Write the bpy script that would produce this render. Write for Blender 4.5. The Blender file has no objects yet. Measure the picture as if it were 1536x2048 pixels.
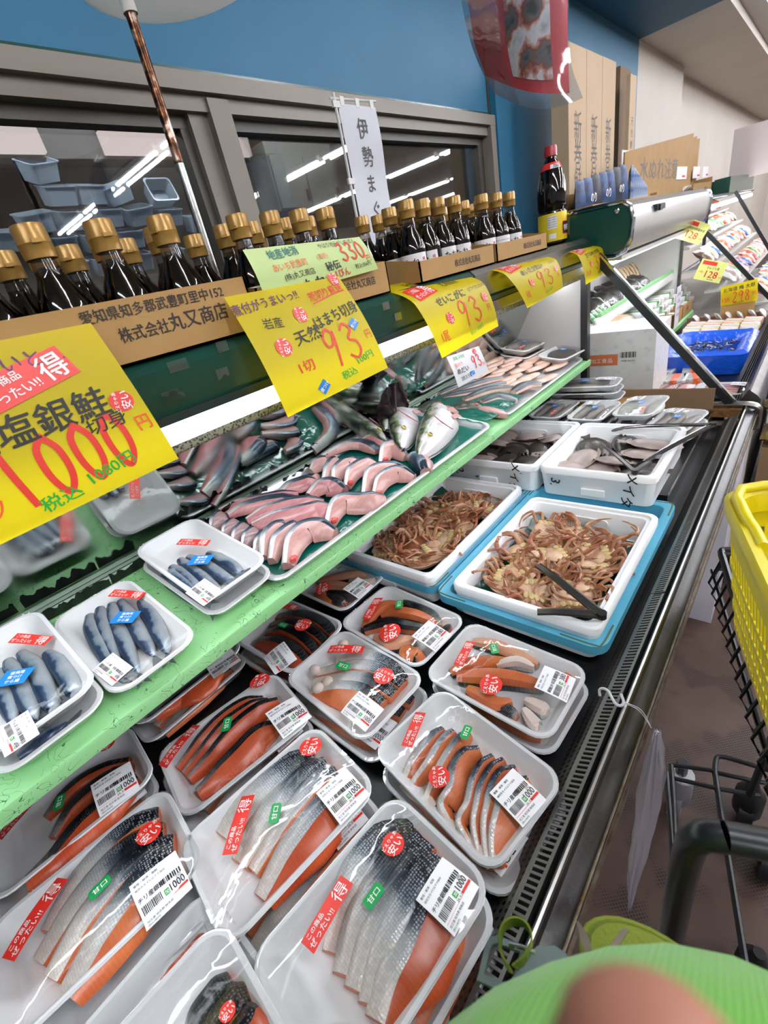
import bpy, bmesh, math, random
from mathutils import Vector, Matrix, noise
rnd = random.Random(11)
S = bpy.context.scene
COL = S.collection
PI = math.pi
V = Vector
# ---------------------------------------------------------------- camera
F = 890.453
M = Matrix(((0.7477683, 0.6315623, -0.2048699), (0.1653958, -0.4760148, -0.8637442), (-0.6430294, 0.6119959, -0.4604066)))
CAM = V((0, 0, 1.40))
cd = bpy.data.cameras.new('camera')
cam = bpy.data.objects.new('camera', cd)
COL.objects.link(cam)
R = Matrix((M[0], -M[1], -M[2])).transposed().to_4x4()
cam.matrix_world = Matrix.Translation(CAM) @ R
cd.sensor_fit = 'VERTICAL'
cd.sensor_height = 36
cd.lens = F / 2048 * 36
cd.clip_start = 0.01
cd.dof.use_dof = True
cd.dof.focus_distance = 0.85
cd.dof.aperture_fstop = 9.0
S.camera = cam
# ---------------------------------------------------------------- world, exposure
S.view_settings.view_transform = 'Standard'
S.view_settings.look = 'None'
S.view_settings.exposure = 0.2
S.view_settings.gamma = 1
S.view_settings.use_curve_mapping = False
S.cycles.max_bounces = 7
S.cycles.diffuse_bounces = 3
S.cycles.glossy_bounces = 4
S.cycles.transmission_bounces = 5
S.cycles.transparent_max_bounces = 14
S.cycles.caustics_reflective = False
S.cycles.caustics_refractive = False
S.cycles.sample_clamp_indirect = 4
S.cycles.use_denoising = True
W = bpy.data.worlds.new('world')
S.world = W
W.use_nodes = True
W.node_tree.nodes['Background'].inputs[0].default_value = (0.86, 0.93, 1.0, 1)
W.node_tree.nodes['Background'].inputs[1].default_value = 0.30
TUBE_POWER = 78.0     # shop ceiling fluorescent tubes
CANOPY_POWER = 26.0    # fluorescent tube inside each display case
# ---------------------------------------------------------------- rays of the calibrated camera
MT = M.transposed()
def ray(px, py):
    return MT @ V((px - 768, py - 1024, F))
def hit(px, py, p0, n):
    d = ray(px, py)
    return CAM + d * ((p0 - CAM).dot(n) / d.dot(n))
def atz(px, py, z): return hit(px, py, V((0, 0, z)), V((0, 0, 1)))
def atx(px, py, x): return hit(px, py, V((x, 0, 0)), V((1, 0, 0)))
def aty(px, py, y): return hit(px, py, V((0, y, 0)), V((0, 1, 0)))
# ---------------------------------------------------------------- materials
def lin(h):
    if not isinstance(h, str): return tuple(h)
    c = [int(h[i:i + 2], 16) / 255 for i in (0, 2, 4)]
    return tuple(x / 12.92 if x <= .04045 else ((x + .055) / 1.055) ** 2.4 for x in c)
MATS = {}
class NT:
    def __init__(s, name):
        s.m = bpy.data.materials.new(name); s.m.use_nodes = True
        s.t = s.m.node_tree; s.t.nodes.clear()
        s.out = s.n('ShaderNodeOutputMaterial')
        MATS[name] = s.m
    def n(s, kind, **kw):
        x = s.t.nodes.new(kind)
        for k, v in kw.items():
            if k[0] == 'i':
                key = k[1:]
                key = int(key) if key.isdigit() else key.replace('_', ' ')
                x.inputs[key].default_value = v
            else: setattr(x, k, v)
        return x
    def l(s, a, b): s.t.links.new(a, b)
    def coord(s, kind='Object', scale=None):
        c = s.n('ShaderNodeTexCoord').outputs[kind]
        if scale is not None:
            mp = s.n('ShaderNodeMapping'); mp.inputs['Scale'].default_value = scale if hasattr(scale, '__len__') else (scale,) * 3
            s.l(c, mp.inputs[0]); c = mp.outputs[0]
        return c
    def ramp(s, fac, stops, interp='LINEAR'):
        r = s.n('ShaderNodeValToRGB'); r.color_ramp.interpolation = interp
        e = r.color_ramp.elements
        while len(e) > 1: e.remove(e[0])
        for i, (p, c) in enumerate(stops):
            x = e[0] if i == 0 else e.new(p)
            x.position = p; x.color = (*lin(c), 1)
        s.l(fac, r.inputs[0]); return r.outputs[0]
    def mix(s, fac, a, b, mode='MIX'):
        x = s.n('ShaderNodeMix', data_type='RGBA', blend_type=mode)
        for v, i in ((fac, 0), (a, 6), (b, 7)):
            if hasattr(v, 'default_value') or hasattr(v, 'is_linked'): s.l(v, x.inputs[i])
            elif i == 0: x.inputs[0].default_value = v
            else: x.inputs[i].default_value = (*lin(v), 1)
        return x.outputs[2]
    def math(s, op, a, b=0.0, c=0.0):
        x = s.n('ShaderNodeMath', operation=op)
        for i, v in enumerate((a, b, c)):
            if hasattr(v, 'is_linked'): s.l(v, x.inputs[i])
            else: x.inputs[i].default_value = v
        return x.outputs[0]
    def pr(s, col, rough=.5, metal=0, spec=.5, **kw):
        p = s.n('ShaderNodeBsdfPrincipled')
        p.inputs['Roughness'].default_value = rough if not hasattr(rough, 'is_linked') else .5
        if hasattr(rough, 'is_linked'): s.l(rough, p.inputs['Roughness'])
        p.inputs['Metallic'].default_value = metal
        p.inputs['Specular IOR Level'].default_value = spec
        if hasattr(col, 'is_linked'): s.l(col, p.inputs['Base Color'])
        else: p.inputs['Base Color'].default_value = (*lin(col), 1)
        for k, v in kw.items(): p.inputs[k.replace('_', ' ')].default_value = v
        return p
    def bump(s, p, h, strength=.3, dist=.002):
        b = s.n('ShaderNodeBump'); b.inputs['Strength'].default_value = strength; b.inputs['Distance'].default_value = dist
        s.l(h, b.inputs['Height']); s.l(b.outputs[0], p.inputs['Normal'])
    def noise(s, co, scale, detail=3, out=0, dist=0):
        x = s.n('ShaderNodeTexNoise'); x.inputs['Scale'].default_value = scale; x.inputs['Detail'].default_value = detail
        x.inputs['Distortion'].default_value = dist
        if co is not None: s.l(co, x.inputs['Vector'])
        return x.outputs[out]
    def done(s, sh):
        s.l(sh.outputs[0] if hasattr(sh, 'outputs') else sh, s.out.inputs[0]); return s.m
def mat(name, col, rough=.5, metal=0, spec=.5, vary=None, bump=None, **kw):
    """plain surface; vary = (second colour, noise scale, contrast), bump = (strength, scale)"""
    if name in MATS: return MATS[name]
    t = NT(name); co = t.coord() if (vary or bump) else None
    c = col
    if vary:
        c = t.ramp(t.noise(co, vary[1], 4), [((vary[3] if len(vary) > 3 else .5) - vary[2], col), ((vary[3] if len(vary) > 3 else .5) + vary[2], vary[0])])
    p = t.pr(c, rough, metal, spec, **kw)
    if bump: t.bump(p, t.noise(co, bump[1], 3), bump[0], .003)
    return t.done(p)
def glow(name, col, strength):
    if name in MATS: return MATS[name]
    t = NT(name); e = t.n('ShaderNodeEmission'); e.inputs[0].default_value = (*lin(col), 1); e.inputs[1].default_value = strength
    return t.done(e)
def paper(name, col, trans=.35, rough=.45):
    t = NT(name); p = t.pr(col, rough, 0, .4); q = t.n('ShaderNodeBsdfTranslucent'); q.inputs[0].default_value = (*lin(col), 1)
    x = t.n('ShaderNodeMixShader'); x.inputs[0].default_value = trans
    t.l(p.outputs[0], x.inputs[1]); t.l(q.outputs[0], x.inputs[2])
    return t.done(x)
def clear(name, col='ffffff', base=.05, grow=.5, rough=.06, wrinkle=None, tint=1.0, milk=0.0, milkcol='e8eef0'):
    """clear film or pane: lets light straight through, with a Fresnel-weighted gloss"""
    t = NT(name)
    tr = t.n('ShaderNodeBsdfTransparent'); tr.inputs[0].default_value = tuple(x * tint for x in lin(col)) + (1,)
    gl = t.n('ShaderNodeBsdfAnisotropic'); gl.inputs['Roughness'].default_value = rough
    lw = t.n('ShaderNodeLayerWeight'); lw.inputs[0].default_value = .35
    fac = t.math('MULTIPLY_ADD', lw.outputs['Fresnel'], grow, base)
    if wrinkle:
        co = t.coord('Object', wrinkle[2])
        b = t.n('ShaderNodeBump'); b.inputs['Strength'].default_value = wrinkle[0]; b.inputs['Distance'].default_value = .004
        t.l(t.noise(co, wrinkle[1], 2, 0, .6), b.inputs['Height'])
        t.l(b.outputs[0], gl.inputs['Normal']); t.l(b.outputs[0], lw.inputs['Normal'])
    first = tr.outputs[0]
    if milk:
        df = t.n('ShaderNodeBsdfDiffuse'); df.inputs[0].default_value = (*lin(milkcol), 1)
        tl = t.n('ShaderNodeBsdfTranslucent'); tl.inputs[0].default_value = (*lin(milkcol), 1)
        m0 = t.n('ShaderNodeMixShader'); m0.inputs[0].default_value = .5; t.l(df.outputs[0], m0.inputs[1]); t.l(tl.outputs[0], m0.inputs[2])
        m1 = t.n('ShaderNodeMixShader'); m1.inputs[0].default_value = milk; t.l(tr.outputs[0], m1.inputs[1]); t.l(m0.outputs[0], m1.inputs[2])
        first = m1.outputs[0]
    x = t.n('ShaderNodeMixShader'); t.l(fac, x.inputs[0]); t.l(first, x.inputs[1]); t.l(gl.outputs[0], x.inputs[2])
    return t.done(x)
def fishskin(name, stops, axis='X', scale=260, contrast=.5, metal=.45, rough=.28, bumpy=.35, glint=.0):
    """fish skin: colour bands run along or around the body (UV), scales are cells of their own"""
    t = NT(name); uv = t.n('ShaderNodeSeparateXYZ'); t.l(t.coord('UV'), uv.inputs[0])
    co = t.coord()
    wob = t.noise(co, 30, 3)
    f = t.math('MULTIPLY_ADD', t.math('SUBTRACT', wob, .5), .35, uv.outputs[axis])
    c = t.ramp(f, stops)
    v = t.n('ShaderNodeTexVoronoi'); v.inputs['Scale'].default_value = scale; v.inputs['Randomness'].default_value = .3; t.l(co, v.inputs['Vector'])
    cell = t.ramp(v.outputs['Distance'], [(.15, 'ffffff'), (.62, '3a3f48')])
    dot = t.math('MULTIPLY', t.math('LESS_THAN', v.outputs['Distance'], .36), glint)  # bright dots painted into the skin colour as scale glints
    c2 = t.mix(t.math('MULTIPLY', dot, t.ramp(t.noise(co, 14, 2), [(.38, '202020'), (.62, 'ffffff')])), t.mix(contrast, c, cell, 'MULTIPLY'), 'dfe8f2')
    p = t.pr(c2, rough, metal, .6)
    t.bump(p, v.outputs['Distance'], bumpy, .0012)
    return t.done(p)
def flesh(name, c1, c2, line, scale=90, rough=.32, sss=.0, lines=.35):
    t = NT(name); co = t.coord()
    n1 = t.ramp(t.noise(co, 22, 3), [(.35, c1), (.68, c2)])
    w = t.n('ShaderNodeTexWave'); w.inputs['Scale'].default_value = scale; w.inputs['Distortion'].default_value = 5; w.inputs['Detail'].default_value = 1
    t.l(co, w.inputs['Vector'])
    fac = t.math('MULTIPLY', t.math('POWER', w.outputs['Fac'], 4), lines)
    c = t.mix(fac, n1, line)
    p = t.pr(c, rough, 0, .55)
    t.bump(p, t.noise(co, 160, 2), .15, .001)
    return t.done(p)
# ---------------------------------------------------------------- mesh builder
def rrect(L, Wd, r, n=4):
    r = min(r, L / 2 - 1e-4, Wd / 2 - 1e-4); o = []
    for cx, cy, a0 in ((L / 2 - r, Wd / 2 - r, 0), (-L / 2 + r, Wd / 2 - r, PI / 2), (-L / 2 + r, -Wd / 2 + r, PI), (L / 2 - r, -Wd / 2 + r, 1.5 * PI)):
        for k in range(n + 1):
            a = a0 + PI / 2 * k / n
            o.append((cx + r * math.cos(a), cy + r * math.sin(a)))
    return o
def catmull(p, n):
    p = [V(x) for x in p]; o = []
    q = [p[0] * 2 - p[1]] + p + [p[-1] * 2 - p[-2]]
    for i in range(1, len(q) - 2):
        for k in range(n):
            t = k / n; a, b, c, d = q[i - 1:i + 3]
            o.append(.5 * ((2 * b) + (c - a) * t + (2 * a - 5 * b + 4 * c - d) * t * t + (3 * b - a - 3 * c + d) * t ** 3))
    o.append(p[-1]); return o
class MB:
    def __init__(s): s.v = []; s.f = []; s.m = []; s.u = []
    def add(s, vs, fs, mat=0, uv=None):
        b = len(s.v); s.v += [tuple(x) for x in vs]
        s.u += list(uv) if uv else [(0, 0)] * len(vs)
        for i, f in enumerate(fs):
            s.f.append(tuple(b + k for k in f)); s.m.append(mat[i] if isinstance(mat, (list, tuple)) else mat)
    def box(s, x0, x1, y0, y1, z0, z1, mat=0, tf=None):
        vs = [V((x, y, z)) for x in (x0, x1) for y in (y0, y1) for z in (z0, z1)]
        if tf: vs = [tf(v) if callable(tf) else tf @ v for v in vs]
        s.add(vs, [(0, 1, 3, 2), (4, 6, 7, 5), (0, 4, 5, 1), (2, 3, 7, 6), (0, 2, 6, 4), (1, 5, 7, 3)], mat)
    def loft(s, rings, mat=0, close=True, cap0=True, cap1=True, matf=None, uvy=None):
        n = len(rings[0]); b = len(s.v); N = len(rings)
        for i, r in enumerate(rings):
            for j, p in enumerate(r):
                s.v.append(tuple(p)); s.u.append((i / max(1, N - 1), uvy[j] if uvy else j / n))
        for i in range(N - 1):
            for j in range(n if close else n - 1):
                k = (j + 1) % n
                s.f.append((b + i * n + j, b + i * n + k, b + (i + 1) * n + k, b + (i + 1) * n + j))
                s.m.append(matf(i, j) if matf else mat)
        if close and cap0: s.f.append(tuple(b + j for j in range(n))[::-1]); s.m.append(matf(0, -1) if matf else mat)
        if close and cap1: s.f.append(tuple(b + (N - 1) * n + j for j in range(n))); s.m.append(matf(N - 1, -1) if matf else mat)
    def sweep(s, pts, sec, mat=0, up=(0, 0, 1), close=True, matf=None, uvy=None, cap=True):
        """sec(t, i) -> list of (lateral, up) offsets; lateral is to the left of travel"""
        pts = [V(p) for p in pts]; N = len(pts); rings = []; up = V(up)
        for i, p in enumerate(pts):
            d = (pts[min(N - 1, i + 1)] - pts[max(0, i - 1)])
            if d.length < 1e-9: d = V((1, 0, 0))
            d.normalize()
            lat = up.cross(d)
            if lat.length < 1e-3: lat = V((1, 0, 0)).cross(d)
            lat.normalize(); u2 = d.cross(lat)
            rings.append([p + lat * a + u2 * b for a, b in sec(i / max(1, N - 1), i)])
        s.loft(rings, mat, close, cap, cap, matf, uvy)
    def tube(s, pts, r, n=8, mat=0, flat=1.0, up=(0, 0, 1), cap=True):
        rf = r if callable(r) else (lambda t: r)
        pts = [V(p) for p in pts]; N = len(pts); rings = []; lat = None
        for i, p in enumerate(pts):
            d = pts[min(N - 1, i + 1)] - pts[max(0, i - 1)]
            d = d.normalized() if d.length > 1e-9 else V((0, 0, 1))
            if lat is None:
                lat = V(up).cross(d)
                if lat.length < .2: lat = V((1, .3, 0)).cross(d)
            lat = (lat - d * lat.dot(d)).normalized(); u2 = d.cross(lat); r_ = rf(i / max(1, N - 1))
            rings.append([p + lat * (r_ * math.cos(2 * PI * k / n)) + u2 * (r_ * flat * math.sin(2 * PI * k / n)) for k in range(n)])
        s.loft(rings, mat, True, cap, cap)
    def lathe(s, prof, n=16, mat=0, c=(0, 0, 0), matf=None, tf=None):
        rings = []
        for r, z in prof:
            q = [V((c[0] + r * math.cos(2 * PI * k / n), c[1] + r * math.sin(2 * PI * k / n), c[2] + z)) for k in range(n)]
            rings.append([tf @ v for v in q] if tf else q)
        s.loft(rings, mat, matf=matf)
    def ball(s, c, r, n=8, mat=0, tf=None):
        rx, ry, rz = r if hasattr(r, '__len__') else (r, r, r); rings = []
        for i in range(n // 2 + 2):
            a = PI * (i / (n // 2 + 1)); sa = max(math.sin(a), .02)
            q = [V((rx * sa * math.cos(2 * PI * k / n), ry * sa * math.sin(2 * PI * k / n), -rz * math.cos(a))) for k in range(n)]
            if tf: q = [tf @ v for v in q]
            rings.append([v + V(c) for v in q])
        s.loft(rings, mat)
    def grid(s, fn, nu, nv, mat=0, matf=None):
        vs = []; uv = []
        for j in range(nv + 1):
            for i in range(nu + 1): vs.append(fn(i / nu, j / nv)); uv.append((i / nu, j / nv))
        fs = []; ms = []
        for j in range(nv):
            for i in range(nu):
                a = j * (nu + 1) + i; fs.append((a, a + 1, a + nu + 2, a + nu + 1)); ms.append(matf(i, j) if matf else mat)
        s.add(vs, fs, ms, uv)
    def text(s, body, mapf, u, v, size, rot=0, mat=0, h=.0006, bold=0., sx=1., align='C', shear=0):
        gv, gf, w, ht = glyphs(body, bold)
        k = size; ox = {'C': w / 2, 'L': 0, 'R': w}[align]
        ca, sa = math.cos(rot), math.sin(rot)
        for q, (du, dv) in enumerate(((-.017, -.01), (.017, .01)) if bold >= .015 else ((0, 0),)):   # a bold stroke is struck twice
            vs = []
            for x, y in gv:
                a = (x - ox + du) * k * sx + y * k * shear; b = (y - ht / 2 + dv) * k
                vs.append(mapf(u + a * ca - b * sa, v + a * sa + b * ca, h + .00015 * q))
            s.add(vs, gf, mat)
    def stroke(s, pts, mapf, w, mat=0, h=.0006, n=5):
        """a marker stroke: flat ribbon through 2D points"""
        p = catmull([V((a, b, 0)) for a, b in pts], n) if len(pts) > 2 else [V((a, b, 0)) for a, b in pts]
        vs = []; N = len(p)
        for i, q in enumerate(p):
            d = p[min(N - 1, i + 1)] - p[max(0, i - 1)]
            nn = V((-d.y, d.x, 0))
            if nn.length > 0: nn.normalize()
            for sg in (1, -1): vs.append(mapf(q.x + nn.x * w / 2 * sg, q.y + nn.y * w / 2 * sg, h))
        s.add(vs, [(2 * i, 2 * i + 1, 2 * i + 3, 2 * i + 2) for i in range(N - 1)], mat)
    def mesh(s, name, mats, sharp=40):
        me = bpy.data.meshes.new(name); me.from_pydata(s.v, [], s.f)
        for m in (mats if isinstance(mats, (list, tuple)) else [mats]): me.materials.append(MATS[m] if isinstance(m, str) else m)
        me.polygons.foreach_set('material_index', s.m)
        me.polygons.foreach_set('use_smooth', [True] * len(s.f))
        uvl = me.uv_layers.new(name='UVMap')
        li = [0] * len(me.loops); me.loops.foreach_get('vertex_index', li)
        uvl.data.foreach_set('uv', [c for i in li for c in s.u[i]])
        me.set_sharp_from_angle(angle=math.radians(sharp))
        me.update(); return me
    def build(s, name, mats, parent=None, sharp=40, mw=None):
        return place(name, s.mesh(name, mats, sharp), parent, mw)
def place(name, me, parent=None, mw=None):
    o = bpy.data.objects.new(name, me); COL.objects.link(o)
    if parent: o.parent = parent
    if mw is not None: o.matrix_local = mw
    return o
GL = {}
def glyphs(body, bold=0.):
    key = body
    if key not in GL:
        c = bpy.data.curves.new('lettering', 'FONT'); c.body = body; c.size = 1; c.resolution_u = 2; c.offset = 0; c.fill_mode = 'FRONT'
        o = bpy.data.objects.new('lettering', c); me = o.to_mesh()
        vs = [(v.co.x, v.co.y) for v in me.vertices]; fs = [tuple(p.vertices) for p in me.polygons]
        o.to_mesh_clear(); bpy.data.objects.remove(o); bpy.data.curves.remove(c)
        if not vs: vs = [(0, 0)]
        x0 = min(v[0] for v in vs); x1 = max(v[0] for v in vs); y0 = min(v[1] for v in vs); y1 = max(v[1] for v in vs)
        H = y1 - y0
        GL[key] = ([((x - x0) / max(H, 1e-6), (y - y0) / max(H, 1e-6)) for x, y in vs], fs, (x1 - x0) / max(H, 1e-6), 1.0)
    return GL[key]
# ---------------------------------------------------------------- things and parts
def tag(o, label=None, cat=None, group=None, kind=None):
    if label: o['label'] = label
    if cat: o['category'] = cat
    if group: o['group'] = group
    if kind: o['kind'] = kind
    return o
def thing(name, label, cat, loc=(0, 0, 0), rotz=0, group=None, mw=None):
    o = bpy.data.objects.new(name, None); COL.objects.link(o); o.empty_display_size = .05
    o.matrix_world = mw if mw is not None else Matrix.Translation(V(loc)) @ Matrix.Rotation(rotz, 4, 'Z')
    return tag(o, label, cat, group)
KIDS = {}
def kids(o): return [c for c in COL.objects if c.parent == o]
def dup(root, mw, label=None, group=None, tree=None):
    """a copy of a thing with copies of its parts and sub-parts"""
    r = root.copy(); COL.objects.link(r); r.matrix_world = mw
    if label: r['label'] = label
    if group: r['group'] = group
    for c0 in tree if tree is not None else kids(root):
        c = c0.copy(); COL.objects.link(c); c.parent = r
    return r
def struct(o): o['kind'] = 'structure'; return o
ORD = ['first', 'second', 'third', 'fourth', 'fifth', 'sixth', 'seventh', 'eighth', 'ninth', 'tenth', 'eleventh', 'twelfth', 'thirteenth', 'fourteenth', 'fifteenth', 'sixteenth']
def TR(x, y, z, rz=0, ry=0, rx=0, s=1):
    return Matrix.Translation((x, y, z)) @ Matrix.Rotation(rz, 4, 'Z') @ Matrix.Rotation(ry, 4, 'Y') @ Matrix.Rotation(rx, 4, 'X') @ Matrix.Scale(s, 4)
# ================================================================ materials used everywhere
mat('blue_paint', '21678a', .6, bump=(.06, 120), vary=('276d8e', 3, .2))
mat('blue_soffit', '28617a', .6)
mat('cream_paint', 'd8cfc4', .7, vary=('cfc5b8', 1.5, .25))
mat('white_paint', 'd9d7d2', .6)
mat('grey_frame', '81786e', .5, .1)
mat('dark_frame', '4d4943', .5, .2)
mat('black_gap', '0b0b0c', .6)
mat('black_metal', '141517', .35, .3, bump=(.05, 60))
mat('black_plastic', '17181a', .4)
mat('steel', 'b9b9b6', .22, 1, vary=('9d9c98', 9, .3), bump=(.04, 90))
mat('dull_steel', '6f6c68', .38, .85, vary=('4a4641', 22, .25), bump=(.1, 140))
mat('dark_steel', '35322f', .4, .6, vary=('1d1b1a', 30, .3))
mat('bumper_dark', '3a3836', .33, .55, vary=('232120', 16, .25), bump=(.1, 140))
mat('rusty_strip', 'aaa59b', .32, .85, vary=('6b5238', 45, .25))
mat('ridge_steel', 'c0c0bd', .3, 1)
mat('green_enamel', '12382f', .22, .0, .5, vary=('173f35', 6, .25))
mat('green_panel', '0c4138', .25)
mat('chrome', 'd6d8d8', .1, 1)
mat('foam', 'f1f2f3', .42, 0, .4, bump=(.05, 260))
mat('cardboard', 'a8834f', .8, vary=('9c7746', 12, .3))
mat('cardboard_dark', '7d6246', .8)
mat('kraft', 'c6ab8b', .75, vary=('bda181', 5, .3))
mat('ink', '17120f', .55)
mat('ink_soft', '2b221c', .7)
mat('ink_grey', '6f6a66', .8)
mat('red_ink', 'd8301f', .5)
mat('orange_ink', 'ea5a1c', .5)
mat('green_ink', '12a02c', .5)
mat('purple_ink', '5b2250', .5)
mat('blue_ink', '1f5fb4', .5)
mat('teal_ink', '0f6a66', .5)
mat('white_ink', 'f6f2ee', .5)
mat('sticker_red', 'e3342a', .4)
mat('sticker_green', '0f9a4e', .4)
mat('sticker_blue', '1779c8', .4)
mat('white_label', 'f0f0f2', .45)
paper('yellow_card', 'e6cf12', .42)
paper('pale_yellow_card', 'eef08c', .25)
paper('pale_green_card', 'cfe59a', .2)
paper('white_card', 'ecebf0', .2)
glow('tube_light', 'f4f7ff', TUBE_POWER)
glow('canopy_light', 'f2f7ff', CANOPY_POWER)
glow('lip_light', 'f4f8ff', 3.2)
clear('film', base=.05, grow=.38, rough=.06, wrinkle=(.36, 20, (1, 1, 1)))
clear('pane', base=.02, grow=.25, rough=.02, tint=.97)
clear('window_pane', base=.09, grow=.5, rough=.015, tint=.75)
t = NT('mirror'); co = t.coord('Object', (9, 9, 9)); rg = t.n('ShaderNodeMapRange', iFrom_Min=.42, iFrom_Max=.75, iTo_Min=.02, iTo_Max=.24); t.l(t.noise(co, 1.2, 4), rg.inputs[0]); t.done(t.pr('c9cfcd', rg.outputs[0], 1))
# brown shop floor: smooth wear over a fine diamond tread that shows dark where dirt stays in it
t = NT('floor_brown'); co = t.coord()
rot = t.n('ShaderNodeMapping'); rot.inputs['Rotation'].default_value = (0, 0, PI / 4); rot.inputs['Scale'].default_value = (150, 150, 150); t.l(co, rot.inputs[0])
ck = t.n('ShaderNodeTexBrick', iScale=1.0, iMortar_Size=.18, iBrick_Width=1.0, iRow_Height=1.0, offset=0.0); t.l(rot.outputs[0], ck.inputs['Vector'])
patch = t.ramp(t.noise(co, 7, 3), [(.5, '000000'), (.58, 'ffffff')])
base = t.ramp(t.noise(co, 4, 4), [(.3, '43322a'), (.7, '55423a')])
dk = t.math('MULTIPLY', patch, t.math('SUBTRACT', 1.0, ck.outputs['Fac']))
p = t.pr(t.mix(dk, base, '211a17'), .55, 0, .35); t.done(p)
# green washi-like shelf paper with dark fibres
t = NT('washi_green'); co = t.coord()
w1 = t.n('ShaderNodeTexNoise', iScale=26.0, iDetail=1.0, iDistortion=2.2); t.l(co, w1.inputs['Vector'])
fib = t.math('LESS_THAN', t.math('ABSOLUTE', t.math('SUBTRACT', w1.outputs[0], .5)), .006)
gate = t.math('GREATER_THAN', t.noise(co, 19, 2), .47)
p = t.pr(t.mix(t.math('MULTIPLY', fib, gate), t.ramp(t.noise(co, 5), [(.3, '86c183'), (.7, '93cd8e')]), '1f5a35'), .45); t.done(p)
# punched plate
t = NT('punched_plate'); co = t.coord('Object', (110, 110, 110)); sp = t.n('ShaderNodeSeparateXYZ'); t.l(co, sp.inputs[0])
fx = t.math('SUBTRACT', t.math('FRACT', sp.outputs[0]), .5); fy = t.math('SUBTRACT', t.math('FRACT', sp.outputs[1]), .5)
d2 = t.math('ADD', t.math('MULTIPLY', fx, fx), t.math('MULTIPLY', fy, fy))
p = t.pr(t.mix(t.math('LESS_THAN', d2, .075), '6a655f', '050505'), .4, .4); t.done(p)
t = NT('honeycomb'); co = t.coord('Object', (260, 260, 260)); v = t.n('ShaderNodeTexVoronoi', iScale=1.0); t.l(co, v.inputs['Vector'])
p = t.pr(t.ramp(v.outputs['Distance'], [(.25, '2a2a22'), (.6, '8d8c78')]), .5, .3); t.done(p)

def wpart(mb, name, mats, parent, sharp=40):
    """a part drawn in world coordinates under an unrotated thing"""
    o = mb.build(name, mats, parent, sharp); o.location = -parent.location; return o
def wall(name, boxes, m):
    b = MB()
    for x in boxes: b.box(*x)
    return struct(b.build(name, m))
# ================================================================ the room
CZ = 2.95
wall('floor', [(-4, 9, -3.5, 17, -.06, 0)], 'floor_brown')
wall('ceiling', [(-.74, 9, -3.5, 17, CZ, CZ + .08)], 'cream_paint')
WY0, WY1, WZ0, WZ1 = -1.6, 2.47, 1.28, 1.935
wall('wall_back', [(-1.42, -1.3, -3.5, 2.5, WZ1, 2.52), (-1.42, -1.3, -3.5, 2.5, 0, WZ0), (-1.42, -1.3, WY1, 2.5, WZ0, WZ1), (-1.42, -1.3, -3.5, WY0, WZ0, WZ1),
                   (-1.42, -1.265, 2.515, 4.80, 0, 2.52)], 'blue_paint')
wall('trim_1', [(-1.31, -1.294, 2.5, 2.515, 1.2, 2.52)], 'dark_frame')
wall('trim_2', [(-1.31, -1.285, -3.4, 2.5, WZ1, WZ1 + .02)], 'green_panel')
wall('wall_rear', [(-1.42, -1.265, 4.80, 6.3, 0, 2.52), (-1.42, -1.34, 6.3, 17, 0, 2.52)], 'cream_paint')
wall('ceiling', [(-1.42, -.74, -3.5, 4.80, 2.5, CZ)], 'blue_soffit')
wall('ceiling', [(-1.75, -.74, 4.80, 17, 2.5, CZ)], 'cream_paint')
wall('wall_far', [(-1.75, 9, 16.9, 17, 0, CZ)], 'cream_paint')
wall('wall_right', [(8.9, 9, -3.5, 17, 0, CZ)], 'cream_paint')
# window_1: two sliding panes in a beige-grey frame
b = MB()
zf0, zf1 = 1.885, WZ1
b.box(-1.315, -1.25, WY0, WY1, zf0 + .012, zf1); b.box(-1.33, -1.27, WY0, WY1, zf0 - .022, zf0 + .012)
b.box(-1.315, -1.2515, WY1 - .045, WY1 - .0005, WZ0, zf0 + .0125); b.box(-1.315, -1.25, WY0, WY1, WZ0, WZ0 + .05)
b.box(-1.33, -1.262, .925, .99, WZ0, zf0 + .006); b.box(-1.345, -1.285, .87, .925, WZ0, zf0); 
fr = struct(b.build('window_1', 'grey_frame'))
b = MB(); b.box(-1.338, -1.30, WY0, WY1, zf0 - .05, zf0 - .022); b.box(-1.338, -1.3015, WY1 - .09, WY1 - .044, WZ0, zf0 - .022); b.box(-1.352, -1.3015, .845, .87, WZ0, zf0 - .022); b.box(-1.34, -1.3, .99, 1.0, WZ0, zf0)
b.build('sash', 'dark_frame', fr)
for y0, y1, x in ((WY0, .86, -1.335), (1.0, WY1 - .08, -1.325)):
    b = MB(); b.box(x - .005, x, y0, y1, WZ0 + .04, zf0 - .03); b.build('pane', 'window_pane', fr)
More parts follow.
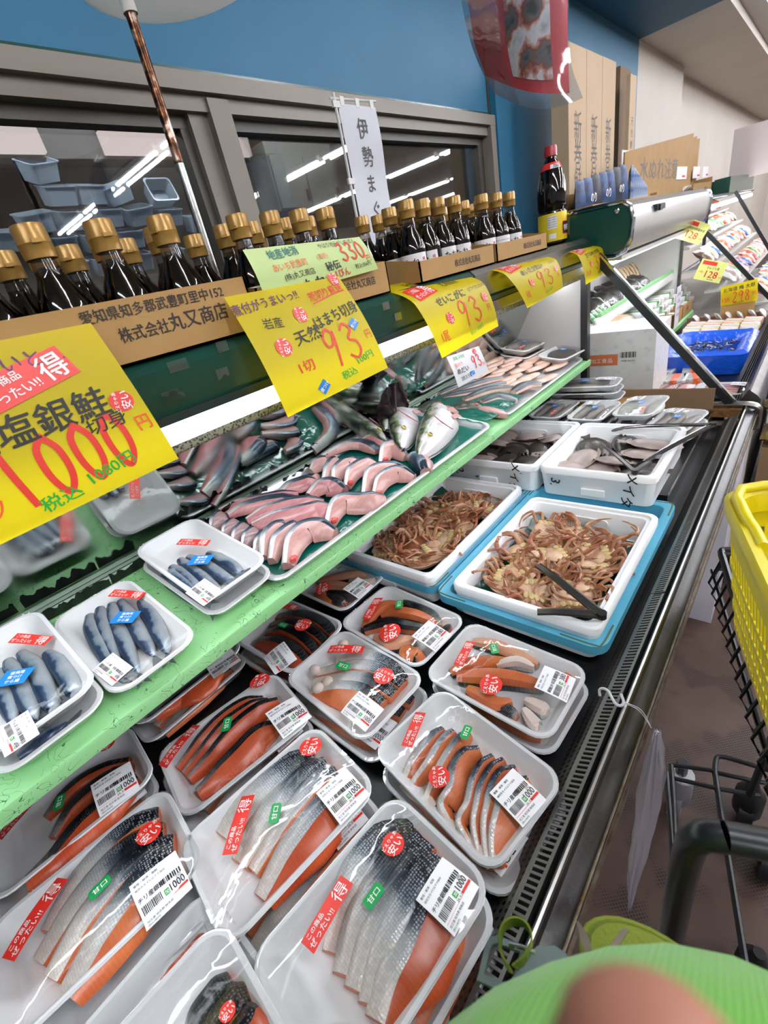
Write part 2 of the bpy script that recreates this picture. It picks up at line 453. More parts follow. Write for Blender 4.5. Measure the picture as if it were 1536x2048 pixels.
# the preparation room behind the window
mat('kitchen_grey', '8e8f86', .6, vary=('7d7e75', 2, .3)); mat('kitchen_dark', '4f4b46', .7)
wall('wall_inner', [(-3.5, -3.4, -3.5, 5, 0, 2.5)], 'kitchen_grey')
wall('wall_side', [(-3.4, -1.42, 4.7, 4.8, 0, 2.5), (-3.4, -1.42, -3.5, -3.4, 0, 2.5)], 'kitchen_grey')
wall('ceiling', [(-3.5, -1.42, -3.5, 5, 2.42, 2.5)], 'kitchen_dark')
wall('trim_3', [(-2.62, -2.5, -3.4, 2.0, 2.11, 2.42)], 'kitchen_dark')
glow('panel_light', 'fff0ee', 1.15)  # panels glow in place of bright reflections in the window glass
for k, (y0, y1) in enumerate(((.2, .955), (1.2, 2.0))):
    b = MB(); b.box(-2.5, -2.47, y0, y1, 2.122, 2.205); b.box(-2.5, -2.468, y0, y1, 2.205, 2.215, 1)
    tag(b.build('lit_panel', ['panel_light', 'dark_frame']), ['long lit panel at the left edge of the window, above the plastic tubs', 'long lit panel behind the rusty pole, above the plastic tubs'][k], 'light panel', 'lit panels in the prep room')
mat('cabinet_grey', '8b8e84', .5)
t0 = thing('wall_cupboard', 'grey-green two-door cupboard hanging in the prep room behind the right pane', 'cupboard', (-2.9, 2.36, 1.86))
b = MB(); b.box(-3.35, -2.5, 2.12, 2.66, 1.86, 2.2); wpart(b, 'body', 'cabinet_grey', t0)
for y0, y1 in ((2.13, 2.38), (2.39, 2.65)):
    b = MB(); b.box(-2.5, -2.485, y0, y1, 1.87, 2.13); d = wpart(b, 'door', 'cabinet_grey', t0)
    b = MB(); b.box(-2.485, -2.47, y1 - .03, y1 - .015, 1.9, 1.96); b.build('handle', 'dull_steel', d)
t0 = thing('prep_room_light', 'fluorescent light of the prep room above the window', 'ceiling light', (-2.1, .9, 2.42))  # unseen fitting added above the window head to brighten the prep room
b = MB(); b.box(-2.2, -2.0, -.5, 2.6, 2.37, 2.418); wpart(b, 'trough', 'white_paint', t0)
b = MB(); b.tube([V((-2.1, -.45, 2.35)), V((-2.1, 2.55, 2.35))], .016, 8); wpart(b, 'tube', glow('prep_light', 'eef6ff', 75), t0)
# translucent tubs piled on a shelf in the preparation room
clear('tub_plastic', base=.06, grow=.25, rough=.2, milk=.93, milkcol='cddde8')
b = MB(); b.box(-3.2, -2.4, .3, 1.75, 1.60, 1.63); tag(b.build('wire_shelf', 'dull_steel'), 'metal shelf carrying the plastic tubs behind the window', 'shelf')
tub = MB()
tub.loft([[V((x, y, z)) for x, y in rrect(a, c, .025)] for a, c, z in ((.13, .17, 0), (.15, .19, .1), (.165, .205, .1), (.165, .205, .106), (.145, .185, .106), (.125, .165, .006))], 0, cap1=True)
tubme = tub.mesh('tub', 'tub_plastic')
spots = [(-2.5, .90, 2.035, .35, .45, .2), (-2.5, .93, 1.945, 0, .3, 0), (-2.5, 1.055, 1.945, .1, .3, 0), (-2.5, .80, 1.855, 0, .3, .1), (-2.5, .935, 1.855, .1, .3, 0), (-2.5, 1.185, 1.945, 0, .3, .25), (-2.5, 1.375, 1.95, .0, 1.2, .0),
         (-2.5, 1.09, 1.855, 0, .3, 0), (-2.5, 1.24, 1.855, 0, .35, .1), (-2.5, .85, 1.765, 0, .3, 0), (-2.5, 1.0, 1.765, 0, .3, 0), (-2.5, 1.15, 1.765, 0, .3, 0), (-2.5, 1.385, 1.84, 0, .3, 0), (-2.5, .65, 1.80, 0, .3, 0), (-2.5, 1.54, 1.80, 0, .3, 0),
         (-2.5, .85, 1.67, 0, .3, 0), (-2.5, 1.0, 1.67, 0, .3, 0), (-2.5, 1.15, 1.67, 0, .3, 0), (-2.5, 1.32, 1.67, 0, .3, 0)]
tl = ['topmost plastic tub, tipped toward the glass, on the heap behind the window', 'plastic tub just under the tipped topmost tub', 'plastic tub beside the one under the tipped tub, upper row', 'plastic tub at the left end of the middle row', 'second plastic tub of the middle row behind the window',
      'plastic tub leaning in the upper row left of the pole', 'plastic tub standing on its narrow end by the pole', 'third plastic tub of the middle row', 'fourth plastic tub of the middle row, by the pole', 'plastic tub at the left of the third row', 'second plastic tub of the third row', 'third plastic tub of the third row', 'plastic tub of the third row under the upright one', 'plastic tub at the far left edge of the heap', 'plastic tub at the far right edge of the heap',
      'first plastic tub of the bottom row', 'second plastic tub of the bottom row', 'third plastic tub of the bottom row', 'fourth plastic tub of the bottom row']
for k, (x, y, z, rz, ry, rx) in enumerate(spots):
    tag(place('plastic_tub', tubme, None, TR(x, y, z, rz, ry, rx, .66)), tl[k], 'tub', 'translucent tubs in the prep room')
# ceiling fluorescent fittings: two tubes in a white trough, in rows across the shop
f0 = MB(); f0.loft([[V((-.56, y, z)), V((.56, y, z))][::1] for y, z in ((-.11, 0), (-.10, -.035), (-.03, -.05), (.03, -.05), (.10, -.035), (.11, 0))], close=False)
trough = f0.mesh('trough', mat('trough_white', 'dcdcda', .5))
f1 = MB(); f1.tube([(-.52, 0, 0), (.52, 0, 0)], .016, 8); tubeme = f1.mesh('tube', 'tube_light')
rows = (-1.75, .62, 3.0, 5.4, 7.8, 10.35, 12.55, 14.4)
first = None
for r, y in enumerate(rows):
    for k in range(5):
        x = .55 + k * 1.18 + (.25 if r % 2 else 0)
        lab = 'twin-tube ceiling light, %s from the window wall in the %s row' % (ORD[k], ORD[r])
        if first is None:
            first = thing('ceiling_light', lab, 'ceiling light', (x, y, CZ), 0, 'fluorescent lights on the shop ceiling')
            place('trough', trough, first)
            for dy in (-.06, .06): place('tube', tubeme, first, TR(0, dy, -.055))
            ftree = kids(first)
        else: dup(first, TR(x, y, CZ), lab, None, ftree)
b = MB(); b.box(-.62, -.60, 4.2, 5.2, 2.62, 2.86)
vt = thing('air_conditioner_vent', 'pale louvred air vent high up at the top right corner', 'vent', (-.3, 4.6, 2.6))
wpart(b, 'vent_frame', mat('vent_beige', 'c9c1b6', .6), vt)
b = MB(); 
for k in range(9): b.box(-.60, -.585, 4.25, 5.15, 2.64 + k * .024, 2.652 + k * .024)
wpart(b, 'louvre', mat('louvre_grey', 'a59d92', .6), vt)
wall('trim_4', [(-.74, -.62, 3.5, 17, 2.56, CZ)], 'white_paint')

# ================================================================ near display case
Y0, Y1 = -.62, 1.87
case = thing('fish_display_case', 'open fish display case with green canopy, green-papered shelf and lower deck', 'display case', (-.55, .6, 0))
b = MB(); b.box(-1.1, -.19, Y0, Y1, .08, .66); b.box(-1.1, -.24, Y0, Y1, 0, .08); wpart(b, 'body', mat('case_body', 'c9c4be', .5), case)
b = MB(); b.box(-.19, -.09, 1.62, Y1, 0, .66); wpart(b, 'front_panel', mat('panel_lilac', 'c5c2cc', .5), case)
b = MB(); b.box(-1.05, -.172, Y0, Y1, .66, .692); b.box(-1.05, -.2, 1.195, Y1, .692, .752); wpart(b, 'deck', 'black_metal', case)
b = MB(); b.box(-.2, -.196, 1.195, Y1, .75, .757); wpart(b, 'deck_edge', 'steel', case)
def profile(prof, y0, y1, mb, mat=0):
    mb.loft([[V((x, y0, z)) for x, z in prof], [V((x, y1, z)) for x, z in prof]], mat, close=True)
b = MB(); profile([(-.122, .66), (-.122, .735), (-.1125, .764), (-.108, .766), (-.104, .758), (-.088, .752), (-.084, .745), (-.10, .70), (-.12, .66)], Y0, Y1, b); wpart(b, 'bumper', 'bumper_dark', case)
b = MB(); profile([(-.114, .7645), (-.1115, .769), (-.1085, .7685), (-.107, .764)], Y0, Y1, b); wpart(b, 'bumper_ridge', 'ridge_steel', case)
b = MB()
for x, z in ((-.083, .748), (-.078, .742)): profile([(x - .004, z - .012), (x - .002, z), (x + .0015, z + .001), (x + .001, z - .012)], Y0, Y1, b)
wpart(b, 'edge_trim', 'rusty_strip', case)
b = MB(); b.add([V((-.172, Y0, .694)), V((-.172, Y1, .694)), V((-.146, Y1, .738)), V((-.146, Y0, .738))], [(3, 2, 1, 0)]); wpart(b, 'punched_plate', 'punched_plate', case)
def grille(y0, y1):
    b = MB(); q = lambda s, y, h=0: V((-.146 + s * .0215 + h * .25, y, .7385 + s * .0135 + h))
    def strip(s0, s1, ya, yb):
        b.add([q(s0, ya), q(s1, ya), q(s1, yb), q(s0, yb), q(s0, ya, -.003), q(s1, ya, -.003), q(s1, yb, -.003), q(s0, yb, -.003)], [(0, 1, 2, 3), (0, 4, 5, 1), (2, 6, 7, 3), (1, 5, 6, 2), (3, 7, 4, 0)])
    strip(-.08, .2, y0, y1); strip(.88, 1.08, y0, y1)
    n = int((y1 - y0) / .0078)
    for k in range(n + 1):
        y = y0 + (y1 - y0) * k / n; strip(.2, .88, max(y0, y - .0016), min(y1, y + .0016))
    return b
for ya, yb in ((Y0, .05), (.054, .80), (.806, Y1)): wpart(grille(ya, yb), 'air_grille', mat('grille_grey', '85837f', .35, .6), case)
b = MB(); b.box(-.15, -.122, Y0, Y1, .66, .70); wpart(b, 'air_channel', 'black_gap', case)
SX0, SZ0, SX1, SZ1 = -.62, .945, -.945, .999
SL = math.atan2(SZ1 - SZ0, SX0 - SX1)
def shz(x): return SZ0 + (SX0 - x) / (SX0 - SX1) * (SZ1 - SZ0)
b = MB(); profile([(SX0, SZ0 - .002), (SX0, SZ0 - .022), (SX0 - .02, SZ0 - .022), (SX1, SZ1 - .03), (SX1, SZ1 - .002)], Y0, Y1, b); wpart(b, 'shelf', 'dull_steel', case)
b = MB(); profile([(SX1, SZ1 - .001), (SX1, SZ1), (SX0 + .002, SZ0 + .001), (SX0 + .004, SZ0 - .003), (SX0 + .002, SZ0 - .021), (SX0 + .001, SZ0 - .021), (SX0 + .001, SZ0 - .002)], Y0, Y1, b); wpart(b, 'shelf_liner', 'washi_green', case)
b = MB(); b.box(-1.05, -1.0, Y0, Y1, .692, 1.3); b.box(-1.05, -.94, Y0, Y1, .96, .99); wpart(b, 'back_wall', mat('case_inner_grey', '77746f', .5), case)
b = MB(); profile([(-.938, 1.0), (-.793, 1.252), (-.80, 1.256), (-.945, 1.004)], Y0, Y1, b); wpart(b, 'mirror', 'mirror', case)
b = MB(); profile([(-.934, .998), (-.934, 1.005), (-.928, 1.005), (-.928, .996)], Y0, Y1, b); profile([(-.926, .996), (-.926, 1.001), (-.918, 1.0), (-.918, .994)], Y0, Y1, b); wpart(b, 'mirror_rail', mat('pale_rail', 'c4d6c4', .4, .3), case)
b = MB(); profile([(-1.18, 1.26), (-.645, 1.26), (-.622, 1.297), (-.618, 1.352), (-.632, 1.366), (-1.18, 1.366)], Y0, Y1, b); wpart(b, 'canopy', 'green_enamel', case)
b = MB(); profile([(-.6165, 1.353), (-.631, 1.3675), (-.634, 1.3665), (-.6195, 1.352), (-.6205, 1.302), (-.6175, 1.302)], 1.06, Y1, b); wpart(b, 'canopy_plate', 'steel', case)  # steel strip added as the ceiling's sheen on the green enamel
b = MB(); profile([(-.63, 1.284), (-.617, 1.285), (-.617, 1.2965), (-.63, 1.2965)], Y0, Y1, b); wpart(b, 'canopy_edge', mat('green_black', '10221d', .35), case)
b = MB(); profile([(-.66, 1.257), (-.62, 1.257), (-.619, 1.283), (-.66, 1.284)], Y0 + .05, .93, b); wpart(b, 'lamp_strip', 'lip_light', case)
b = MB(); profile([(-.66, 1.257), (-.62, 1.257), (-.619, 1.283), (-.66, 1.284)], .93, Y1, b); wpart(b, 'lamp_cover', 'steel', case)
b = MB(); profile([(-.79, 1.256), (-.79, 1.25), (-.625, 1.243), (-.622, 1.246), (-.622, 1.257), (-.63, 1.258)], Y0, Y1, b); wpart(b, 'air_outlet', 'honeycomb', case)
for ya, yb in ((Y0 + .05, .58), (.64, 1.2), (1.26, Y1 - .04)):
    b = MB(); b.tube([(-.715, ya, 1.241), (-.715, yb, 1.241)], .009, 8); wpart(b, 'lamp_tube', 'canopy_light', case)
b = MB(); b.box(-.96, -.645, Y1 - .02, Y1, .96, 1.26); wpart(b, 'end_panel', mat('end_grey', 'aeaaa6', .5), case)
b = MB(); b.box(-.647, -.622, Y1 - .025, Y1 + .005, .692, 1.31); wpart(b, 'end_post', 'black_plastic', case)
def bar(p, q, wa, wb, mb, mat=0, up=(0, 1, 0)):
    mb.sweep([p, q], lambda t, i: [(-wa / 2, -wb / 2), (wa / 2, -wb / 2), (wa / 2, wb / 2), (-wa / 2, wb / 2)], mat, up)
b = MB(); bar((-.60, Y1 - .01, 1.30), (-.155, Y1 - .01, .775), .022, .024, b); wpart(b, 'end_bar', 'black_plastic', case)
b = MB(); bar((-.588, Y1 - .012, 1.31), (-.143, Y1 - .012, .785), .006, .016, b); wpart(b, 'bar_edge', 'chrome', case)
b = MB(); b.add([V((-.622, Y1, .76)), V((-.17, Y1, .76)), V((-.622, Y1, 1.29))], [(0, 1, 2)]); wpart(b, 'end_glass', 'pane', case)
b = MB(); b.tube(catmull([(-.42, Y1 - .01, .768), (-.2, Y1 - .01, .772), (-.12, Y1 - .01, .775), (-.082, Y1 - .005, .765), (-.074, Y1 + .0, .735), (-.074, Y1, .69)], 4), .014, 8, flat=.7); wpart(b, 'corner_rail', 'steel', case)
b = MB(); b.box(-.40, -.12, Y1 - .035, Y1 - .012, .735, .762); wpart(b, 'corner_bracket', mat('rust', '8a5a22', .7, vary=('3a2412', 60, .25)), case)
# ================================================================ packed fish on foam trays
SK = [(.0, '14161c'), (.22, '1e2430'), (.38, '5b6672'), (.52, 'c4c6c8'), (.7, 'e6dfd9'), (1, 'f3e6da')]
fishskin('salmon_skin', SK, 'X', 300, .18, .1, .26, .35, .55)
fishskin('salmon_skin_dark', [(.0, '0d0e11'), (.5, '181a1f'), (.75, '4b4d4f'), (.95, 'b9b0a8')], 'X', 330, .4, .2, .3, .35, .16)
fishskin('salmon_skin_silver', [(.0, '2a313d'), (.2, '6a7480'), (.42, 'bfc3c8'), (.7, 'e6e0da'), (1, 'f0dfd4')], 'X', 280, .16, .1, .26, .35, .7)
flesh('salmon_flesh', 'd3683a', 'e07d4a', 'eca77f', 60, .3, 0, .14)
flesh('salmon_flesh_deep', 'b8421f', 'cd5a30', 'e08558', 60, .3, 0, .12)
flesh('salmon_flesh_pale', 'd98a66', 'e7a987', 'f3d0b8')
flesh('salmon_fat', 'efd9cc', 'f6e6dc', 'e2bfa9')
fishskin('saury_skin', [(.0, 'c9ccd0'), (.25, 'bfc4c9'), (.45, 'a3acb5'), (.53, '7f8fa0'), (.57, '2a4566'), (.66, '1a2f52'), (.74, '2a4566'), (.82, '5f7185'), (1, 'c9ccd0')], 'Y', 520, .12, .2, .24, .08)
mat('grey_fish_fin', '5d656c', .5)
mat('pack_shadow', '3a3a3c', .6)

def tray_mesh(L, Wd, H, r=.03, inset=.02):
    b = MB(); R = lambda i, z, rr=None: [V((x, y, z)) for x, y in rrect(L - 2 * i, Wd - 2 * i, max(.006, (rr if rr else r - i * .6)), 5)]
    b.loft([R(inset, 0), R(inset - .004, .003), R(.004, H - .006), R(.0, H - .003), R(.001, H), R(.006, H), R(.009, H - .003), R(inset + .001, .008), R(inset + .006, .0045)], 0)
    return b.mesh('foam_tray', 'foam')
TRAY = {}
def tray(L, Wd, H):
    k = (round(L, 3), round(Wd, 3), round(H, 3))
    if k not in TRAY: TRAY[k] = tray_mesh(*k)
    return TRAY[k]
class Pack:
    """a sealed tray: foam tray, contents, cling film, stickers and price label are its parts"""
    def __init__(s, label, mw, L=.24, Wd=.165, H=.028, bulge=.008, group=None, name='fish_pack', cat='packed fish', film=True):
        s.L, s.W, s.H, s.B, s.mw = L, Wd, H, bulge, mw
        s.t = thing(name, label, cat, group=group, mw=mw); s.inv = mw.inverted()
        place('foam_tray', tray(L, Wd, H), s.t); s.seed = rnd.random() * 50
        s.film = film
    def hf(s, u, v):
        a = min(1, (abs(u / (s.L / 2)) ** 5 + abs(v / (s.W / 2)) ** 5) ** .2)
        return s.H + .001 + s.B * (1 - a ** 3.0) + .0009 * noise.noise(V((u * 22 + s.seed, v * 22, 0)))
    def loc(s, px, py, dz=.004):
        n = V((s.mw[0][2], s.mw[1][2], s.mw[2][2])); p = hit(px, py, s.mw @ V((0, 0, s.H + dz)), n)
        q = s.inv @ p; return q.x, q.y
    def inside(s, u, v, mu=.013, mv=.013): return max(-s.L / 2 + mu, min(s.L / 2 - mu, u)), max(-s.W / 2 + mv, min(s.W / 2 - mv, v))
    def mapf(s, u, v, h): return V((u, v, s.hf(u, v) + h))
    def wrap(s):
        b = MB(); rings = []
        for k in (1.0, .97, .93, .86, .76, .62, .46, .3, .15, .02):
            rings.append([V((x, y, s.hf(x, y))) for x, y in [(p[0] * k, p[1] * k) for p in rrect(s.L, s.W, .03, 6)]])
        low = [V((x, y, s.H * .25)) for x, y in rrect(s.L - .026, s.W - .026, .022, 6)]
        rings.insert(0, low)
        b.loft(rings, 0, cap0=False); b.build('cling_film', 'film', s.t, 70)
    def slices(s, name, lines, px=True, n=4, mats=('salmon_skin', 'salmon_flesh'), mirror=1):
        """lines: (points, skin width, flesh width, height, (materials)) — slabs lying one against the next"""
        for ln in lines:
            pts, sw, fw, h = ln[:4]; mm = ln[4] if len(ln) > 4 else mats
            P = [s.inside(*s.loc(*p)) for p in pts] if px else pts
            P = catmull([V((a, b, 0)) for a, b in P], n)
            b = MB(); slab(b, [p + V((0, 0, .006)) for p in P], sw, fw, h, mirror)
            b.build(name, mm, s.t, 50)
    # stickers -------------------------------------------------
    def frame(s, p0, p1, px=True):
        a = V(s.loc(*p0)) if px else V(p0); c = V(s.loc(*p1)) if px else V(p1)
        d = c - a; return (a + c) / 2, math.atan2(d.y, d.x), d.length
    def sticker(s, kind, p0, p1, px=True, ln=None):
        c, rot, L = s.frame(p0, p1, px)
        if ln: L = ln
        ca, sa = math.cos(rot), math.sin(rot)
        f = lambda u, v, h: s.mapf(c.x + u * ca - v * sa, c.y + u * sa + v * ca, h + .0008)
        b = MB()
        if kind == 'toku':
            h = L * .29; b.grid(lambda i, j: f((i - .5) * L, (j - .5) * h, 0), 10, 4)
            b.text('この商品', f, -L * .24, h * .22, h * .30, 0, 1, .0004, .03); b.text('ぜったい!!', f, -L * .2, -h * .2, h * .34, 0, 1, .0004, .03)
            b.text('得', f, L * .3, 0, h * .84, 0, 1, .0004, .012, 1.05)
            b.build('bargain_sticker', ['sticker_red', 'white_ink'], s.t)
        elif kind == 'round':
            r = L / 2; b.loft([[f(r * k * math.cos(2 * PI * i / 20), r * k * math.sin(2 * PI * i / 20), 0) for i in range(20)] for k in (1, .6, .05)], 0, cap0=False)
            b.text('どえりゃあ', f, 0, r * .42, r * .36, 0, 1, .0004, .03); b.text('安い', f, 0, -r * .25, r * .8, 0, 1, .0004, .05)
            b.build('round_sticker', ['sticker_red', 'white_ink'], s.t)
        elif kind == 'green':
            h = L * .55; o = rrect(L, h, h * .25, 3); b.add([f(x, y, 0) for x, y in o], [tuple(range(len(o)))])
            b.text('甘口', f, 0, 0, h * .5, 0, 1, .0004, .03, 1.2); b.build('flavour_sticker', ['sticker_green', 'white_ink'], s.t)
        elif kind == 'blue':
            h = L * .62; b.add([f(x, y, 0) for x, y in ((-L / 2, -h / 2), (L * .42, -h / 2), (L / 2, h / 2), (-L * .42, h / 2))], [(0, 1, 2, 3)])
            for k, tx in enumerate(('塩焼用', '煮つけ', 'から揚')): b.text(tx, f, 0, h * (.27 - .27 * k), h * .21, 0, 1, .0004, .02, 1.1)
            b.build('cooking_sticker', ['sticker_blue', 'white_ink'], s.t)
    def price(s, TL, TRt, BL, body='チリ産銀鮭', price='1000', px=True):
        a = V(s.loc(*TL)) if px else V(TL); c = V(s.loc(*TRt)) if px else V(TRt); d = V(s.loc(*BL)) if px else V(BL)
        ux = (c - a); w = ux.length; ux.normalize(); uy = V((-ux.y, ux.x)); h = abs((d - a).dot(uy)); f = lambda u, v, z: s.mapf(*(a + ux * u - uy * (h - v)), z + .0012)
        b = MB(); nx = 8; b.grid(lambda i, j: f(i * w, j * h, 0), nx, 6)
        b.text('養殖・解凍・塩鮭', f, w * .06, h * .9, h * .06, 0, 1, .0004, 0, 1, 'L'); b.text('保存方法 4℃以下で保存', f, w * .06, h * .79, h * .055, 0, 1, .0004, 0, 1, 'L')
        b.text(body, f, w * .05, h * .56, h * .11, 0, 1, .0004, .015, .95, 'L')
        r2 = random.Random(3)
        def rect(x0, x1, y0, y1, m, z=.0004): b.add([f(x0 * w, y0 * h, z), f(x1 * w, y0 * h, z), f(x1 * w, y1 * h, z), f(x0 * w, y1 * h, z)], [(0, 1, 2, 3)], m)
        x = .5
        while x < .93:
            q = .008 + r2.random() * .03; rect(x, x + q, .5, .62, 1); x += q + .008 + r2.random() * .02
        x = .06
        while x < .46:
            q = .006 + r2.random() * .014; rect(x, x + q, .26, .44, 1); x += q + .008 + r2.random() * .01
        rect(.52, .62, .28, .4, 3); b.text('加', f, w * .57, h * .34, h * .08, 0, 0, .0008, .02)
        b.text(price, f, w * .95, h * .36, h * .15, 0, 1, .0004, .025, .8, 'R'); b.text('5切', f, w * .92, h * .47, h * .07, 0, 1, .0004, .01, 1, 'R')
        rect(.68, .98, .2, .26, 2); rect(.05, .66, .20, .207, 2); b.text('24. 9.20', f, w * .5, h * .23, h * .05, 0, 1, .0004, .01, 1, 'L')
        b.text('加工者 知多郡 鮮魚部', f, w * .06, h * .13, h * .055, 0, 1, .0004, 0, 1, 'L'); b.text('(税込1080円)', f, w * .06, h * .05, h * .05, 0, 1, .0004, 0, 1, 'L')
        b.build('price_label', ['white_label', 'ink', 'sticker_red', 'green_ink'], s.t)
def slab(b, P, sw, fw, h, mirror=1, t0=.25, t1=.45):
    """one cut slab of fish: skin on top, cut flesh facing the side, tapered to both ends"""
    def sec(t, i):
        k = min(1, .35 + t / t0 * .65, .3 + (1 - t) / t1 * .7); kh = min(1, .55 + t / .15 * .45, .5 + (1 - t) / .3 * .5)
        S_, F_, H_ = sw * (.55 + .45 * k), fw * k, h * kh
        q = [(-S_ * .62, .15 * H_), (-S_ * .5, .8 * H_), (-S_ * .2, H_), (S_ * .2, H_), (S_ * .5, .93 * H_), (S_ * .5 + F_ * .5, .74 * H_), (S_ * .5 + F_ * .95, .3 * H_), (S_ * .5 + F_, .06 * H_), (S_ * .3, 0), (-S_ * .5, 0)]
        if mirror < 0: q = [(-x, z) for x, z in q][::-1]
        return q
    m = lambda i, j: 1 if j < 0 else ((0 if j < 4 else 1) if mirror > 0 else (0 if 5 <= j < 9 else 1))
    b.sweep(P, sec, matf=m, uvy=[k / 9 for k in range(10)])
def lump(b, P, w, h, flat=.0, mats=(0, 1)):
    """a trimmed piece: broad, low, rounded top, thick edge"""
    def sec(t, i):
        k = (.25 + .75 * math.sin(PI * min(1, max(0, t * .92 + .06))) ** .6)
        a = w * k / 2; hh = h * (.5 + .5 * k)
        return [(-a, .1 * hh), (-a * .96, .55 * hh), (-a * .6, .95 * hh), (0, hh), (a * .6, .95 * hh), (a * .96, .55 * hh), (a, .1 * hh), (0, 0)]
    b.sweep(P, sec, matf=lambda i, j: mats[0] if 1 <= j <= 4 else mats[1])
def zf(ox, oy, k): return lambda *ps: [(ox + a / k, oy + c / k) for a, c in ps]
DZ = .692
def lv(n): return DZ + .0005 + .0285 * (n - 1)
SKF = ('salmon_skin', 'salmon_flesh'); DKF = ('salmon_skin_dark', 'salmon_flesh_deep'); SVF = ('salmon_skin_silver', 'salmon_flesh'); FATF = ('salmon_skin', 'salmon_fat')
def under(label, mw, dx, dy, rz, drop=1, lines=2, L=.24, Wd=.165, lab=True):
    q = Matrix.Translation((dx, dy, -.0285 * drop)) @ mw @ Matrix.Rotation(rz, 4, 'Z')
    p = Pack(label, q, L, Wd, .028, -.001)
    p.slices('salmon_slice', [([(L * .36, Wd * (.36 - .19 * k)), (0, Wd * (.3 - .19 * k)), (-L * .36, Wd * (.2 - .19 * k))], .03, .02, .017) for k in range(4)], px=False, mirror=1)
    p.wrap()
    if lab: p.price((L * .2, Wd * .0), (L * .42, Wd * .0), (L * .2, -Wd * .36), px=False)
    return p
# ---- the hero packs on the lower deck
g1 = zf(720, 1360, 3.657)
m1 = TR(-.277, .300, lv(2), math.radians(-10))
p = Pack('pack of fanned narrow salmon slices beside the front grille, white belly strips toward the camera', m1, bulge=.010)
p.slices('salmon_slice', [
    (g1((590, 300), (470, 430), (370, 560), (280, 690)), .014, .010, .022, SVF), (g1((670, 320), (570, 440), (490, 570), (340, 730)), .012, .013, .024, SVF),
    (g1((780, 330), (690, 430), (600, 560), (540, 680), (430, 850)), .012, .015, .025, SVF), (g1((860, 450), (740, 510), (670, 620), (650, 760), (580, 880), (600, 1050)), .012, .020, .026),
    (g1((960, 505), (870, 600), (810, 720), (775, 880), (710, 1010), (780, 1190)), .010, .012, .026), (g1((1040, 530), (940, 630), (870, 760), (840, 900), (820, 1040), (830, 1260)), .010, .011, .026),
    (g1((1130, 590), (1010, 660), (945, 780), (920, 900), (895, 1040), (900, 1290)), .011, .012, .027), (g1((1220, 670), (1090, 735), (1020, 850), (985, 960), (950, 1120), (975, 1320)), .011, .034, .026)])
for k, q in enumerate((((430, 870), (490, 930)), ((600, 1060), (680, 1100)), ((790, 1200), (800, 1220)))):
    pass
b = MB()
b.tube([V((*p.inside(*p.loc(*a)), .018)) for a in g1((975, 1320), (1000, 1345), (1060, 1320))], lambda t: .007 - .002 * t, 8, flat=.7)
for a in (g1((440, 860), (490, 930)), g1((560, 940), (650, 1090)), g1((720, 1050), (800, 1210)), g1((860, 1180), (930, 1350))):
    P = [V((*p.inside(*p.loc(*x)), .016)) for x in a]; b.tube([P[0], (P[0] + P[1]) / 2, P[1]], lambda t: .009 - .003 * t, 8, flat=.5)
b.build('belly_strip', 'salmon_fat', p.t)
p.wrap()
p.sticker('toku', *g1((345, 500), (445, 240))); p.sticker('round', *g1((590, 805), (575, 650))); p.sticker('green', *g1((760, 450), (800, 350)))
p.price(*g1((950, 845), (1120, 662), (1190, 1080)))
under('pack hidden beneath the fanned salmon slices, only its rim showing by the grille', m1, .014, -.012, .03)

g2 = zf(660, 1140, 2.898)
m2 = TR(-.302, .480, lv(2), math.radians(-2))
p = Pack('pack of mixed salmon trimmings between the grille and the blue crate', m2, bulge=.012)
def lumps(p, items, g):
    for pts, w, h, mm in items:
        b = MB(); lump(b, [q + V((0, 0, .006)) for q in catmull([V((*p.inside(*p.loc(*x), .028, .026), 0)) for x in g(*pts)], 4)], w, h); b.build('salmon_piece', mm, p.t, 50)
PF = ('salmon_flesh_pale', 'salmon_skin_dark'); OF = ('salmon_flesh', 'salmon_skin_dark'); BF = ('salmon_skin_dark', 'salmon_flesh'); WF = ('salmon_fat', 'salmon_skin_silver')
lumps(p, [(((800, 370), (950, 400), (1100, 440), (1220, 490)), .030, .020, PF), (((690, 560), (800, 510), (950, 500), (1080, 500)), .030, .02, OF), (((960, 520), (1080, 500), (1180, 530)), .022, .022, WF),
          (((730, 590), (880, 590), (1050, 600), (1240, 640)), .036, .026, OF), (((790, 660), (870, 720), (960, 750), (1050, 730)), .030, .024, OF), (((960, 790), (1010, 820), (1050, 860)), .024, .02, BF),
          (((1130, 720), (1230, 770), (1350, 830)), .026, .022, WF), (((1120, 770), (1190, 860), (1230, 950)), .024, .02, WF), (((1340, 620), (1390, 590), (1430, 560)), .018, .02, OF)], g2)
p.wrap(); p.sticker('toku', *g2((745, 570), (818, 425))); p.sticker('round', *g2((925, 735), (945, 630))); p.sticker('green', *g2((962, 505), (945, 445))); p.price(*g2((1185, 700), (1245, 572), (1360, 800)), body='銀鮭かま', price='380')
under('pack hidden beneath the salmon trimmings next to the blue crate', m2, .006, -.004, -.02, lab=False)

